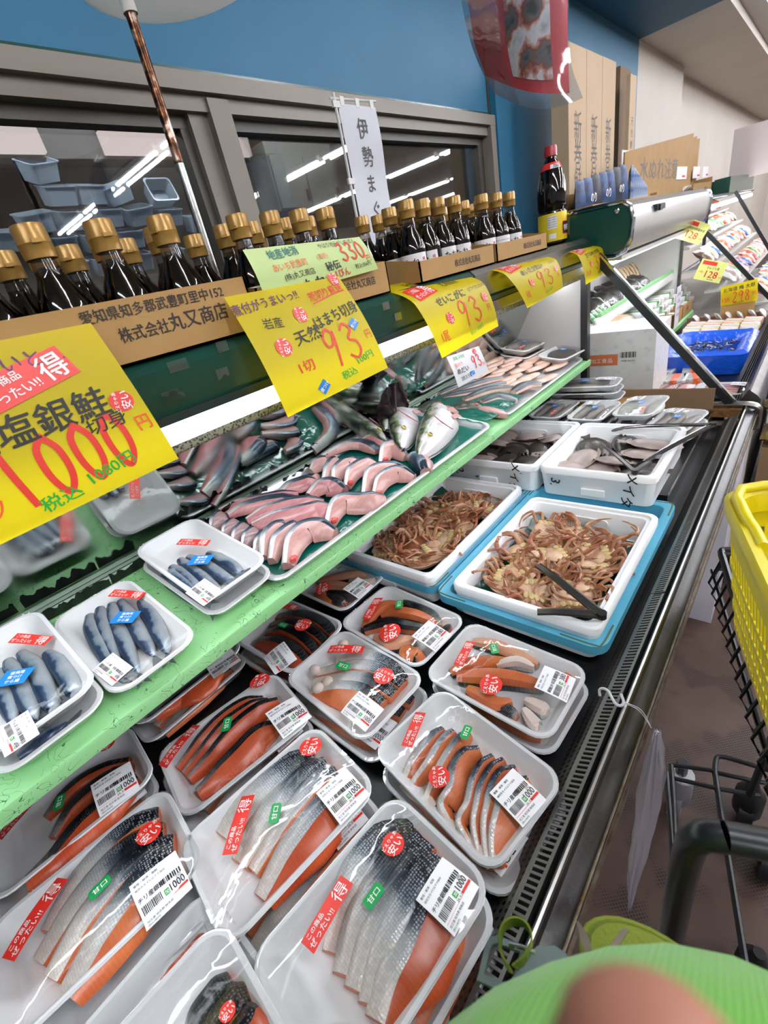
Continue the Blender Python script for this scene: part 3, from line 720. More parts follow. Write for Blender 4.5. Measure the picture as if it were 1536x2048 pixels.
m3 = TR(-.558, .503, lv(2) - .008, math.radians(-4))
p = Pack('pack of dark-skinned salmon collars and trimmings against the blue crate', m3, bulge=.012)
lumps(p, [(((170, 330), (230, 250), (310, 180), (430, 175)), .032, .022, OF), (((430, 150), (520, 170), (600, 230), (630, 300)), .030, .024, BF), (((290, 250), (380, 230), (500, 245), (620, 290)), .032, .028, OF),
          (((180, 325), (330, 280), (440, 300), (600, 320)), .026, .026, BF), (((250, 360), (320, 420), (420, 390), (490, 370)), .034, .024, PF), (((370, 470), (440, 450), (520, 480), (540, 560)), .036, .024, OF), (((640, 330), (690, 330), (750, 295)), .014, .02, BF)], g2)
p.wrap(); p.sticker('toku', *g2((215, 300), (285, 170))); p.sticker('round', *g2((355, 420), (350, 330))); p.sticker('green', *g2((402, 240), (408, 190))); p.price(*g2((478, 402), (575, 308), (590, 490)), body='銀鮭かま', price='380')

g3 = zf(480, 1110, 4.151)
m4 = TR(-.540, .331, lv(2), math.radians(-4))
p = Pack('pack of broad salmon slices with white fat balls, in front of the salmon collars', m4, bulge=.012)
p.slices('salmon_slice', [(g3((1400, 950), (1200, 830), (1000, 800), (780, 830)), .036, .008, .022), (g3((1340, 1030), (1150, 920), (950, 890), (620, 930)), .030, .012, .025),
    (g3((1270, 1110), (1090, 1020), (900, 990), (590, 1010)), .030, .012, .027), (g3((1180, 1180), (1010, 1080), (830, 1060), (570, 1080)), .026, .034, .026)])
b = MB()
for q in g3((640, 1080), (720, 1030), (850, 720), (610, 930)): b.ball((*p.loc(*q), .024), (.012, .012, .010), 10)
b.build('fat_ball', 'salmon_fat', p.t)
p.wrap(); p.sticker('toku', *g3((742, 795), (1030, 805))); p.sticker('round', *g3((1130, 1000), (1270, 1050))); p.sticker('green', *g3((815, 930), (918, 965))); p.price(*g3((1000, 1155), (1200, 1290), (850, 1325)))
under('pack beneath the broad salmon slices with fat, dark skins showing at its right end', m4, .02, -.016, .06)

g4 = zf(260, 1290, 2.954)
m5 = TR(-.640, .128, lv(2), math.radians(80))
p = Pack('pack of four thick orange salmon slices right below the green shelf', m5, bulge=.012)
p.slices('salmon_slice', [(g4((770, 275), (640, 320), (500, 420), (370, 560), (250, 690)), .010, .022, .024, DKF), (g4((800, 290), (680, 350), (540, 450), (420, 590), (290, 720)), .010, .024, .027, DKF),
    (g4((860, 290), (720, 370), (600, 470), (470, 620), (320, 750)), .014, .020, .029, DKF), (g4((860, 420), (720, 500), (610, 610), (490, 730), (370, 830)), .016, .034, .028, DKF)], n=4)
p.wrap(); p.sticker('toku', *g4((190, 715), (395, 475))); p.sticker('round', *g4((755, 262), (775, 165))); p.sticker('green', *g4((575, 530), (592, 445))); p.price(*g4((808, 425), (970, 302), (905, 555)))
under('pack beneath the four thick orange salmon slices', m5, .012, -.01, .05)

g5 = zf(380, 1430, 3.657)
m6 = TR(-.440, .086, lv(3), math.radians(83))
p = Pack('pack of big silver-skinned salmon pieces with a broad bare orange edge, its sticker leaning upright', m6, bulge=.013)
p.slices('salmon_slice', [(g5((900, 290), (680, 390), (420, 600), (220, 850)), .055, .008, .024), (g5((990, 320), (790, 470), (560, 710), (330, 1040)), .045, .010, .028),
    (g5((1060, 370), (900, 490), (690, 740), (430, 1100)), .030, .010, .030, SVF), (g5((1030, 560), (880, 700), (700, 950), (480, 1290)), .030, .036, .028, ('salmon_skin_silver', 'salmon_flesh_deep'))])
p.wrap(); p.sticker('toku', *g5((305, 1045), (440, 610))); p.sticker('round', *g5((870, 320), (905, 165))); p.sticker('green', *g5((625, 825), (655, 675))); p.price(*g5((935, 602), (1145, 395), (1100, 805)))
under('pack beneath the big silver-skinned salmon pieces, dark red flesh showing along its right edge', m6, .022, -.014, -.04)

g6 = zf(540, 1580, 3.339)
m7 = TR(-.254, .077, lv(3), math.radians(84))
p = Pack('pack of big blue-black scaled salmon pieces nearest the camera at the grille', m7, bulge=.014)
p.slices('salmon_slice', [(g6((950, 220), (720, 310), (580, 480), (500, 720), (400, 1050)), .040, .006, .024), (g6((1000, 270), (840, 440), (700, 640), (560, 900), (470, 1200)), .038, .007, .028),
    (g6((1040, 310), (900, 520), (770, 740), (640, 1000), (540, 1300)), .034, .007, .030), (g6((1090, 390), (960, 600), (850, 820), (720, 1080), (640, 1400)), .034, .008, .031),
    (g6((1090, 580), (960, 790), (870, 1000), (760, 1250), (680, 1500)), .032, .040, .029, ('salmon_skin', 'salmon_flesh_deep'))])
p.wrap(); p.sticker('toku', *g6((265, 1080), (525, 620))); p.sticker('round', *g6((790, 460), (870, 310))); p.sticker('green', *g6((655, 810), (755, 665))); p.price(*g6((985, 765), (1155, 458), (1205, 1040)))
under('pack beneath the blue-black scaled salmon pieces, its film glinting beside the grille', m7, .014, -.012, .03)
under('lowest pack in the stack beside the grille nearest the camera', m7, .02, -.02, -.02, 2, lab=False)

g7 = zf(0, 1460, 3.2)
m8 = TR(-.570, -.120, lv(3), math.radians(84))
p = Pack('pack of huge dark-backed salmon slices, red bargain sticker along its left side, at lower left', m8, bulge=.013)
p.slices('salmon_slice', [(g7((990, 490), (800, 600), (640, 740), (440, 970), (250, 1250)), .030, .012, .024), (g7((1020, 600), (800, 740), (630, 900), (420, 1160), (200, 1450)), .034, .008, .028),
    (g7((1090, 690), (860, 820), (690, 990), (480, 1270), (280, 1560)), .038, .008, .030), (g7((1090, 790), (880, 940), (730, 1140), (560, 1400), (380, 1680)), .038, .030, .029)])
p.wrap(); p.sticker('toku', *g7((65, 1480), (420, 965))); p.sticker('round', *g7((900, 750), (1030, 600))); p.sticker('green', *g7((600, 1100), (730, 965))); p.price(*g7((850, 1030), (1130, 780), (950, 1270)))
m13 = Matrix.Translation((.036, -.012, -.0285)) @ m8 @ Matrix.Rotation(-.06, 4, 'Z')
p = Pack('pack tucked under the dark-backed salmon slices, label and red flesh sticking out on the right', m13, bulge=.002)
p.slices('salmon_slice', [(g7((1270, 1130), (1130, 1260), (960, 1480), (800, 1750)), .03, .03, .020, DKF), (g7((1350, 1180), (1250, 1330), (1100, 1500), (900, 1800)), .02, .03, .018, DKF)])
p.wrap(); p.price(*g7((1105, 1255), (1385, 1010), (1145, 1340)))
m9 = TR(-.790, -.105, lv(2), math.radians(85))
p = Pack('shaded pack of dark salmon slices at the left, half hidden under the green shelf edge', m9, bulge=.011)
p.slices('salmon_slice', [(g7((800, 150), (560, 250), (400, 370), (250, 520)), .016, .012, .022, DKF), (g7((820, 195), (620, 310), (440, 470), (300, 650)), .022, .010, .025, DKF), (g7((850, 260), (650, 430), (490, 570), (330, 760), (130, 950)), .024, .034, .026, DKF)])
p.wrap(); p.sticker('toku', *g7((0, 700), (250, 440))); p.sticker('round', *g7((660, 150), (720, 60))); p.sticker('green', *g7((385, 530), (410, 430))); p.price(*g7((597, 377), (838, 207), (650, 550)))
under('pack beneath the shaded dark salmon slices by the green shelf edge', m9, .016, -.01, .03)
m10 = TR(-.765, .352, lv(2) - .004, math.radians(2))
p = Pack('shaded pack of dark salmon slices below the steel fish tray, round sticker at its middle', m10, L=.215, bulge=.011)
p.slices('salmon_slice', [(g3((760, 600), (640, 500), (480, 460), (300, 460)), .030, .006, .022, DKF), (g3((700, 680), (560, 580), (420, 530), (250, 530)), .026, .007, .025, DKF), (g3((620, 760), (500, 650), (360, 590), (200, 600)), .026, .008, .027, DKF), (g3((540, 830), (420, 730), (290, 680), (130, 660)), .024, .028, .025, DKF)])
p.wrap(); p.sticker('toku', *g3((310, 425), (480, 450))); p.sticker('round', *g3((475, 590), (590, 610))); p.sticker('green', *g3((335, 590), (398, 615))); p.price(*g3((375, 740), (478, 870), (200, 860)))
under('pack beneath the shaded salmon slices with the round sticker', m10, .012, -.012, .04, L=.215)
m11 = TR(-.800, .548, lv(2) - .012, math.radians(0))
p = Pack('shaded pack of salmon trimmings under the corner of the steel fish tray', m11, L=.2, bulge=.011)
lumps(p, [(((640, 180), (800, 150), (950, 130), (1080, 110)), .034, .022, PF), (((560, 330), (700, 370), (850, 330)), .036, .022, OF), (((900, 190), (1050, 210), (1160, 160)), .024, .026, WF), (((700, 300), (820, 360), (930, 390)), .03, .026, BF), (((640, 240), (800, 230), (960, 250)), .03, .026, PF), (((770, 480), (860, 470), (930, 400)), .022, .022, OF)], g3)
p.wrap(); p.sticker('toku', *g3((600, 240), (680, 110))); p.sticker('round', *g3((690, 330), (700, 250))); p.sticker('green', *g3((815, 135), (850, 115))); p.price(*g3((860, 305), (985, 203), (958, 385)), body='銀鮭かま', price='380')
m12 = TR(-.905, .150, lv(2), math.radians(88))
p = Pack('shaded pack of two salmon slices under the green shelf edge, label at its top right', m12, bulge=.008)
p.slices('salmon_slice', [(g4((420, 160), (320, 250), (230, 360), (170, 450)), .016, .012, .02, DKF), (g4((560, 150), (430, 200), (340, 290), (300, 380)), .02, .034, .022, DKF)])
p.wrap(); p.price(*g4((443, 125), (600, 22), (495, 195)))
under('pack beneath the two shaded salmon slices under the shelf', m12, .02, -.01, .04)
g8 = zf(300, 1740, 4.042)
m14 = TR(-.325, -.150, lv(4) - .012, math.radians(86))
p = Pack('pack of black-skinned salmon slices cut off by the bottom edge of the view', m14, bulge=.012)
p.slices('salmon_slice', [(g8((620, 840), (500, 1000), (360, 1180), (250, 1330)), .030, .006, .024, DKF), (g8((760, 940), (640, 1060), (500, 1230), (400, 1400)), .028, .008, .027, DKF), (g8((830, 1010), (760, 1150), (660, 1300), (560, 1450)), .02, .03, .026, DKF)])
p.wrap(); p.sticker('round', *g8((590, 1240), (690, 1080)))
m15 = Matrix.Translation((-.055, .01, -.0285)) @ m14 @ Matrix.Rotation(.08, 4, 'Z')
p = Pack('pack under the black-skinned salmon slices at the bottom edge, strip of its label showing', m15, bulge=.003)
p.slices('salmon_slice', [(g8((640, 560), (450, 760), (250, 1000), (100, 1200)), .03, .014, .02, DKF), (g8((500, 850), (380, 980), (250, 1150), (150, 1300)), .03, .014, .02, DKF)])
p.wrap(); p.price(*g8((420, 830), (720, 440), (440, 950)))
q = Matrix.Translation((-.02, -.03, -.057)) @ m14; p = Pack('lowest pack in the stack at the bottom edge of the view', q, bulge=0); p.wrap()
p = Pack('lowest pack under the huge dark-backed salmon slices', Matrix.Translation((.02, -.02, -.057)) @ m8, bulge=0); p.wrap()
p = Pack('lowest pack under the big silver-skinned salmon pieces', Matrix.Translation((.016, -.022, -.057)) @ m6, bulge=0); p.wrap()

# ---- saury packs on the green shelf
def fish(b, P, wd, ht, n=12, tail=True, head=.55, tailw=.016, mat=0, tmat=1):
    def sec(t, i):
        k = min(1, head + t / .18 * (1 - head)) * (1 - .78 * max(0, (t - .45) / .55) ** 1.3)
        return [(wd / 2 * k * math.cos(2 * PI * j / n - PI / 2), ht / 2 * k * math.sin(2 * PI * j / n - PI / 2) + ht / 2) for j in range(n)]
    b.sweep(P, sec, mat, uvy=[j / n for j in range(n)])
    if tail:
        e = V(P[-1]); d = (e - V(P[-2])).normalized(); s_ = V((-d.y, d.x, 0)); z = V((0, 0, ht / 2))
        for sg in (1, -1):
            a = e + z * .8 + s_ * .003 * sg; c = e + d * .020 + s_ * tailw * sg + z * .5; m = e + d * .012 + z * .6
            b.add([a, e + z * .8, m, c, a - V((0, 0, .003)), m - V((0, 0, .003)), c - V((0, 0, .003))], [(0, 3, 2, 1), (4, 5, 6), (0, 4, 6, 3), (2, 3, 6, 5)], tmat)
def shelf_mat(x, y, rz, lift=0, L=0): return Matrix.Translation((x, y, shz(x) + .0012 + lift)) @ Matrix.Rotation(SL, 4, 'Y') @ Matrix.Rotation(rz, 4, 'Z')
def saury_pack(label, mw, fishes, toku, blue, lab, sw=.135, L=.245):
    p = Pack(label, mw, L, sw, .026, .004, group='saury packs on the green shelf')
    for pts in fishes:
        P = [V((*p.inside(*p.loc(*q), .024, .014), .004)) for q in pts]; P = catmull(P, 4)
        b = MB(); fish(b, P, .027, .021, tailw=.010); b.build('saury', ['saury_skin', 'grey_fish_fin'], p.t, 60)
    p.wrap()
    if toku: p.sticker('toku', *toku, ln=.064)
    if blue: p.sticker('blue', *blue, ln=.042)
    if lab: p.price(*lab, body='さんま 5尾', price='498')
    return p
gs = zf(120, 1030, 3.491)
mS2 = shelf_mat(-.752, .083, math.radians(1))
saury_pack('pack of five saury lying alone on the green shelf, second pack from the left edge', mS2,
    [gs((180, 660), (200, 760), (260, 880), (330, 1010), (380, 1080)), gs((250, 610), (270, 700), (300, 800), (350, 950), (390, 1010)), gs((335, 580), (360, 690), (420, 830), (480, 980), (520, 1060)), gs((400, 560), (470, 680), (540, 800), (600, 890), (630, 940)), gs((540, 560), (610, 660), (670, 780), (715, 880), (745, 940))],
    gs((375, 545), (560, 560)), gs((400, 720), (520, 715)), gs((372, 965), (512, 1065), (225, 1085)))
mS3 = shelf_mat(-.776, .250, math.radians(1), .027)
saury_pack('upper pack of saury in the stack of two beside the steel fish tray', mS3,
    [gs((710, 370), (740, 400), (840, 470), (900, 540), (960, 600)), gs((760, 320), (830, 370), (910, 440), (990, 530), (1040, 570)), gs((820, 270), (900, 340), (1000, 420), (1090, 490), (1150, 540)), gs((880, 250), (980, 300), (1090, 370), (1200, 430), (1260, 460)), gs((1020, 225), (1100, 270), (1190, 320), (1270, 380), (1320, 400))],
    gs((830, 190), (1040, 200)), gs((930, 320), (1040, 315)), gs((1010, 445), (1140, 530), (895, 555)), L=.25)
saury_pack('lower pack of saury in the stack of two beside the steel fish tray', shelf_mat(-.770, .247, math.radians(2)), [gs((620, 430), (700, 520), (780, 600), (860, 680), (900, 700))], None, None, None, L=.25)
go = zf(0, 1220, 3.84)
mS1 = shelf_mat(-.762, -.052, math.radians(1), .027)
saury_pack('upper pack of saury cut off by the left edge of the view', mS1,
    [go((-60, 420), (-20, 560), (30, 720), (60, 850)), go((20, 340), (70, 450), (150, 620), (200, 740), (230, 800)), go((120, 280), (230, 400), (300, 560), (370, 720), (400, 820)), go((320, 280), (420, 380), (500, 500), (550, 620), (580, 700))],
    go((75, 215), (400, 240)), go((0, 540), (240, 500)), go((215, 770), (300, 945), (-60, 900)))
saury_pack('lower pack of saury under the one cut off by the left edge', shelf_mat(-.756, -.056, math.radians(2)), [go((150, 1180), (350, 1060), (480, 960), (540, 900))], None, None, None)
# ================================================================ loose fish on the shelf
def shl(px, py, dz=.02):
    n = V((math.sin(SL), 0, math.cos(SL))); return hit(px, py, V((SX0, 0, SZ0 + dz)), n)
clear('green_film', col='8fe0c8', base=.08, grow=.4, rough=.12, wrinkle=(.8, 30, (1, 1, 1)), milk=.75, milkcol='1a8577')
mat('tray_alu', 'd4d6d8', .3, .55, bump=(.03, 50))
def steel_tray(label, y0, y1, x0=-.628, x1=-.918, h=.018):
    """long shallow steel tray lying along the sloped shelf"""
    c = ((x0 + x1) / 2, (y0 + y1) / 2); L, Wd = y1 - y0, (x0 - x1) / math.cos(SL)
    mw = Matrix.Translation((c[0], c[1], shz(c[0]) + .0015)) @ Matrix.Rotation(SL, 4, 'Y')
    t = thing('steel_tray', label, 'tray', mw=mw)
    b = MB(); R_ = lambda i, z: [V((x, y, z)) for x, y in rrect(Wd - 2 * i, L - 2 * i, .03 - i * .5, 5)]
    b.loft([R_(.012, 0), R_(.003, h - .003), R_(0, h), R_(.002, h + .003), R_(.008, h + .003), R_(.012, h), R_(.018, .003)], 0); b.build('tray', 'tray_alu', t)
    return t, mw, L, Wd
def liner(t, L, Wd, amp=.006, ext=0, z=.006, name='liner'):
    b = MB(); sd = rnd.random() * 90
    b.grid(lambda u, v: V(((u - .5) * (Wd - .045), (v - .5) * (L - .05 + ext), z + amp * abs(noise.noise(V((u * 5 + sd, v * 16, 0)))))), 14, 44)
    b.build(name, 'green_film', t, 80)
ST1, SM1, L1_, W1_ = steel_tray('long steel tray of sliced yellowtail on green film, at the front of the shelf', .30, 1.095)
liner(ST1, L1_, W1_)
fishskin('tail_skin', [(.0, '1c2a38'), (.3, '2c3d4e'), (.52, '4f6170'), (.66, 'a9b2b8'), (.85, 'e6e4e2'), (1, 'f2eeec')], 'X', 480, .12, .3, .22, .1)
flesh('tail_flesh', 'a67672', 'b88d87', 'c9a8a0', 40, .28, 0, .15)
flesh('tail_flesh_red', '98595e', 'ad7573', 'c0958f', 40, .28, 0, .15)
flesh('tail_flesh_grey', '75595c', '8c7070', 'a58a86', 60, .28)
mat('blood_red', 'c8403f', .3, vary=('e06a62', 60, .2)); mat('belly_black', '1a1013', .4)
def kirimi(label, pts, sw, fw, h, m=('tail_skin', 'tail_flesh'), blob=None, belly=False, mirror=1, lift=0.012, grp=None):
    """one bent slice of yellowtail: skin arch, pink cut face, red bloodline at its end"""
    P = [shl(*q, .02) for q in pts]; P = catmull(P, 4); c = sum(P, V()) / len(P)
    base = V((c.x, c.y, shz(c.x) + lift)); t = thing('yellowtail_slice', label, 'fish slice', mw=Matrix.Translation(base), group=grp)
    Q = [V((p.x - base.x, p.y - base.y, shz(p.x) - shz(c.x))) for p in P]
    b = MB(); slab(b, Q, sw, fw, h, mirror, .2, .5); b.build('slice', m, t, 50)
    if blob:
        i = 0 if blob < 0 else len(Q) - 1; e = Q[i]; b = MB(); d = (Q[1] - Q[0] if i == 0 else Q[-2] - Q[-1]).normalized()
        lat = V((-d.y, d.x, 0)) * (1 if i == 0 else -1) * mirror
        for k in range(5): b.ball(e + d * (.004 + .003 * k) + lat * (fw * .45 + .002 * math.sin(k * 2)) + V((0, 0, h * .45 - k * .001)), .0055 + .001 * (k % 2), 6)
        b.build('bloodline', 'blood_red', t)
    return t
ky = zf(420, 860, 3.491)
G1 = 'yellowtail slices on the steel tray'
fr_ = ['leftmost', 'second from the left', 'third from the left', 'fourth from the left', 'fifth from the left', 'sixth from the left', 'seventh from the left', 'last and most open']
front = [((100, 590), (40, 640), (5, 705)), ((190, 640), (130, 690), (85, 760)), ((260, 670), (200, 720), (155, 800)), ((330, 700), (270, 750), (225, 815)), ((400, 720), (350, 780), (310, 860))]
for k, q in enumerate(front): kirimi('yellowtail slice, %s in the front row of the steel tray' % fr_[k], ky(*q), .010, .024, .026, ('tail_skin', 'tail_flesh_grey'), grp=G1)
kirimi('yellowtail slice, sixth from the left in the front row of the steel tray', ky((560, 690), (470, 700), (390, 780), (365, 890)), .016, .018, .03, grp=G1)
kirimi('yellowtail slice, seventh from the left in the front row of the steel tray', ky((640, 690), (560, 720), (470, 800), (425, 915)), .016, .02, .032, grp=G1)
kirimi('broad yellowtail slice with red bloodline ending the front row at the near tray rim', ky((880, 715), (760, 690), (640, 720), (560, 820), (525, 950)), .016, .036, .034, blob=1, grp=G1)
kirimi('yellowtail slice with red bloodline hanging to the tray rim in the second row', ky((1220, 480), (1080, 510), (940, 510), (860, 570), (815, 670)), .016, .034, .034, blob=1, grp=G1)
pile = [('pale-skinned yellowtail slice lying lengthwise at the left of the middle row', ((620, 500), (420, 520), (240, 570), (130, 610)), .034, .012, .022, 1), ('pink yellowtail belly slice with brown streak, upper of two lengthwise slices', ((800, 520), (600, 540), (420, 590), (260, 650)), .014, .03, .026, 1),
        ('pink yellowtail belly slice with brown streak, lower of two lengthwise slices', ((850, 560), (680, 600), (480, 650), (300, 690)), .010, .036, .03, 1), ('yellowtail slice with white-tipped belly lying at the back left rim', ((620, 455), (420, 490), (230, 530), (70, 575)), .012, .026, .02, 1),
        ('yellowtail slice with whorled dark meat behind the pink belly slices', ((740, 370), (640, 400), (560, 430), (490, 470)), .03, .022, .026, 1), ('yellowtail slice with white skin end in the centre of the steel tray', ((950, 440), (860, 410), (770, 430), (690, 480)), .02, .03, .03, 1)]
for lab, q, sw, fw, h, mi in pile: kirimi(lab, ky(*q), sw, fw, h, ('tail_skin', 'tail_flesh_red'), mirror=mi, lift=.02, grp=G1)
rear = [('leftmost', ((830, 230), (760, 250), (700, 290)), -1), ('second', ((900, 225), (840, 270), (790, 370)), 0), ('third', ((1060, 240), (950, 250), (880, 310), (860, 370)), 0), ('fourth', ((1160, 240), (1060, 260), (980, 320), (945, 400)), 1), ('fifth', ((1380, 290), (1220, 280), (1110, 330), (1070, 450)), 0), ('sixth', ((1430, 330), (1300, 310), (1190, 370), (1140, 470)), 1)]
for n_, q, bl in rear: kirimi('yellowtail slice, %s of the back group below the fish heads' % (n_ if n_ == 'leftmost' else n_ + ' from the left'), ky(*q), .014, .026, .032, blob=bl or None, grp=G1)
kirimi('blue-white yellowtail slice lying flat behind the back group', ky((1180, 150), (1080, 110), (950, 120), (780, 190)), .034, .010, .022, lift=.016, grp=G1)
kirimi('white-bellied yellowtail slice in front of the left fish head', ky((1260, 120), (1160, 90), (1060, 90)), .026, .016, .026, ('tail_skin', 'tail_flesh_red'), lift=.02, grp=G1)
kirimi('yellowtail collar slice with black belly hole beside the fish heads', ky((1380, 190), (1300, 130), (1220, 160), (1190, 240)), .014, .030, .036, blob=1, grp=G1)
kirimi('short dark-skinned yellowtail end piece under the middle fish head', ky((1500, 300), (1440, 230), (1400, 190)), .03, .02, .03, blob=-1, lift=.016, mirror=-1, grp=G1)
b = MB()
kirimi('pale yellowtail slice leaning at the back rim of the steel tray', ky((740, 310), (690, 350), (600, 400), (500, 450)), .024, .012, .02, lift=.012, grp=G1)
# ---- fish heads
fishskin('head_skin', [(.0, 'e9e2e2'), (.2, 'dcd6da'), (.34, 'b7b4b4'), (.41, '6c7350'), (.46, '34423a'), (.5, '1f2d2c'), (.54, '34423a'), (.59, '6c7350'), (.66, 'b7b4b4'), (.8, 'dcd6da'), (1, 'e9e2e2')], 'Y', 300, .1, .15, .22, .08)
mat('eye_gold', 'b3a04a', .2); mat('eye_black', '060606', .08)
def fish_head(label, nose, tail, r=.034, roll=-.8, lift=.014, open_=True):
    a = shl(*nose, .03); c = shl(*tail, .03); base = V((a.x, a.y, shz(a.x) + lift)); d = V((c.x - a.x, c.y - a.y, 0)); L = d.length; rz = math.atan2(d.y, d.x)
    t = thing('yellowtail_head_piece', label, 'fish head', mw=Matrix.Translation(base) @ Matrix.Rotation(SL * .5, 4, 'Y') @ Matrix.Rotation(rz, 4, 'Z') @ Matrix.Rotation(roll, 4, 'X'))
    b = MB(); n = 16; rings = []
    for k in range(10):
        u = k / 9; rr = r * (.12 + .88 * math.sin(min(1, u * 1.02) * PI / 2) ** .75); zc = r * 1.02 - .004 * (1 - u)
        rings.append([V((u * L, rr * .82 * math.sin(2 * PI * j / n), zc - rr * 1.1 * math.cos(2 * PI * j / n) - (.006 * (1 - u) if j in (0,) else 0))) for j in range(n)])
    b.loft(rings, uvy=[j / n for j in range(n)], matf=lambda i, j: 1 if j < 0 and i > 0 else 0); b.build('head', ['head_skin', 'tail_flesh_red'], t, 60)
    for sg in (1, -1):
        b = MB(); ex, ez = L * .36, r * 1.18; rr = r * (.12 + .88 * math.sin(.36 * 1.02 * PI / 2) ** .75) * .82
        b.ball((ex, sg * rr * 1.0, ez), (.0085, .004, .0085), 12, 0); eo = b.build('eye', 'eye_gold', t); b = MB(); b.ball((ex, sg * (rr + .0022), ez), (.0048, .0028, .0048), 10, 0); b.build('pupil', 'eye_black', eo)
        b = MB(); P = [V((L * .7 + .02 * math.cos(q) * .6, sg * (r * .80 + .002), r * 1.0 + math.sin(q) * r * .85)) for q in [1.9 + .28 * k for k in range(9)]]
        b.tube(P, lambda t: .0022 * (1 - abs(t - .5)), 5); b.build('gill_cover', 'tail_flesh_red', t)
    b = MB(); b.tube([V((-.001, -.006, r * .82)), V((-.003, 0, r * .84)), V((-.001, .006, r * .82))], .002, 5); b.tube([V((.002, .007, r * .84)), V((L * .18, r * .42, r * .80))], .0012, 5); b.build('mouth', 'belly_black', t)
    for sg in (1, -1):
        b = MB(); f0 = V((L * .92, sg * r * .8, r * .6)); b.add([f0, f0 + V((.03, sg * .006, -.016)), f0 + V((.034, sg * .004, .002)), f0 + V((.006, sg * .002, .012))], [(0, 1, 2, 3)]); b.build('pectoral_fin', 'tail_flesh', t)
hd = zf(680, 740, 4.267)
fish_head('fish head with raised snout, leftmost of the heads on the steel tray', hd((455, 620))[0], hd((250, 470))[0], .035, -.7)
fish_head('big silver fish head in the middle of the heads, snout toward the camera', hd((640, 700))[0], hd((640, 420))[0], .047, -.9, .016)
fish_head('big pink-cheeked fish head nearest the tray rim, mouth open', hd((790, 790))[0], hd((980, 470))[0], .048, -.9, .014)
fish_head('dark fish head behind the middle one, under the standing black leaf', hd((470, 560))[0], hd((540, 330))[0], .04, -.8, .024)
fish_head('small fish head between the two big heads', hd((760, 600))[0], hd((930, 410))[0], .036, -.8, .02)
mat('collar_skin', '2c3632', .3, vary=('49513f', 40, .2))
for lab, q in (('fish collar with red wound lying on green film behind the heads', ((690, 370), (800, 320), (900, 350), (1010, 400))), ('dark fish collar with pale pointed tip on green film, right of its twin', ((970, 350), (1090, 330), (1250, 360), (1420, 400)))):
    P = [shl(*x, .012) for x in hd(*q)]; c = P[1]; t = thing('fish_collar', lab, 'fish collar', mw=Matrix.Translation((c.x, c.y, shz(c.x) + .008)))
    P = catmull([p - c for p in P], 4); b = MB(); lump(b, P[:len(P) * 2 // 3], .05, .026); b.build('collar', ['collar_skin', 'tail_flesh'], t)
    b = MB(); lump(b, P[len(P) // 2:], .04, .02); b.build('belly_tip', ['tail_flesh', 'tail_flesh'], t)
    b = MB(); b.ball(P[len(P) // 2] + V((0, 0, .022)), (.010, .006, .004), 8); b.build('wound', 'blood_red', t)
# ---- tray of grey-skinned fish and pink fillets
ST2, SM2, L2_, W2_ = steel_tray('steel tray of grey fish and pink fillets further along the shelf', 1.18, 1.835, -.628, -.918, .012)
b = MB(); b.grid(lambda u, v: V(((u - .5) * .25, -L2_ / 2 - .10 + v * .26, .019 + .006 * abs(noise.noise(V((u * 6, v * 9, 3)))))), 12, 14); tag(b.build('green_film_sheet', 'green_film', None, 80, SM2), 'crumpled green film under the two fish collars', 'plastic film')
fishskin('medai_skin', [(.0, '3d4348'), (.5, '565d63'), (1, '8b9092')], 'X', 420, .35, .3, .3, .3)
flesh('medai_flesh', 'd3a793', 'dfc0b0', 'c08c7c', 50, .35, 0, .2)
md = zf(660, 560, 2.844)
def shelf_piece(name, label, cat, pts, w, h, mats, grp, lift=.012, n=4):
    P = [shl(*x, .02) for x in pts]; c = P[len(P) // 2]; t = MB(); base = V((c.x, c.y, shz(c.x) + lift))
    lump(t, catmull([V((p.x - base.x, p.y - base.y, shz(p.x) - shz(base.x))) for p in P], n), w, h)
    return tag(t.build(name, mats, None, 50, Matrix.Translation(base)), label, cat, grp)
gm = 'grey-skinned fish pieces'
for k, (q, w) in enumerate([(((620, 650), (760, 600), (900, 570)), .03), (((700, 650), (850, 600), (980, 565)), .032), (((640, 670), (800, 640), (950, 600), (1000, 590)), .034), (((760, 690), (900, 640), (1040, 620)), .032), (((860, 700), (960, 670), (1060, 690)), .034)]):
    shelf_piece('grey_fish', 'grey-skinned fish piece, %s from the back in the dark bundle behind the white price card' % ORD[k], 'fish piece', md(*q), w, .02, ['medai_skin', 'medai_flesh'], gm, .014 + .004 * (k % 2))
shelf_piece('grey_fish', 'broad grey-skinned fish piece at the near rim of the second tray', 'fish piece', md((1040, 650), (1110, 610), (1200, 600)), .05, .02, ['medai_skin', 'medai_flesh'], gm, .018)
k = 0
for r_, (a, c, n_) in enumerate([((800, 590), (1080, 580), 4), ((820, 550), (1220, 560), 5), ((880, 520), (1280, 490), 5), ((930, 480), (1330, 450), 5), ((930, 455), (1400, 420), 5)]):
    for i in range(n_):
        s_ = i / (n_ - 1); x = a[0] + (c[0] - a[0]) * s_; y = a[1] + (c[1] - a[1]) * s_
        shelf_piece('pink_fillet', 'pink fish fillet, %s from the left in the %s row from the camera' % (ORD[i], ORD[r_]), 'fish fillet', md((x + 60, y - 28), (x, y), (x - 60, y + 22)), .040, .011, ['medai_flesh', 'medai_flesh'], 'pink fillets on the second steel tray', .012 + .003 * (i % 2)); k += 1
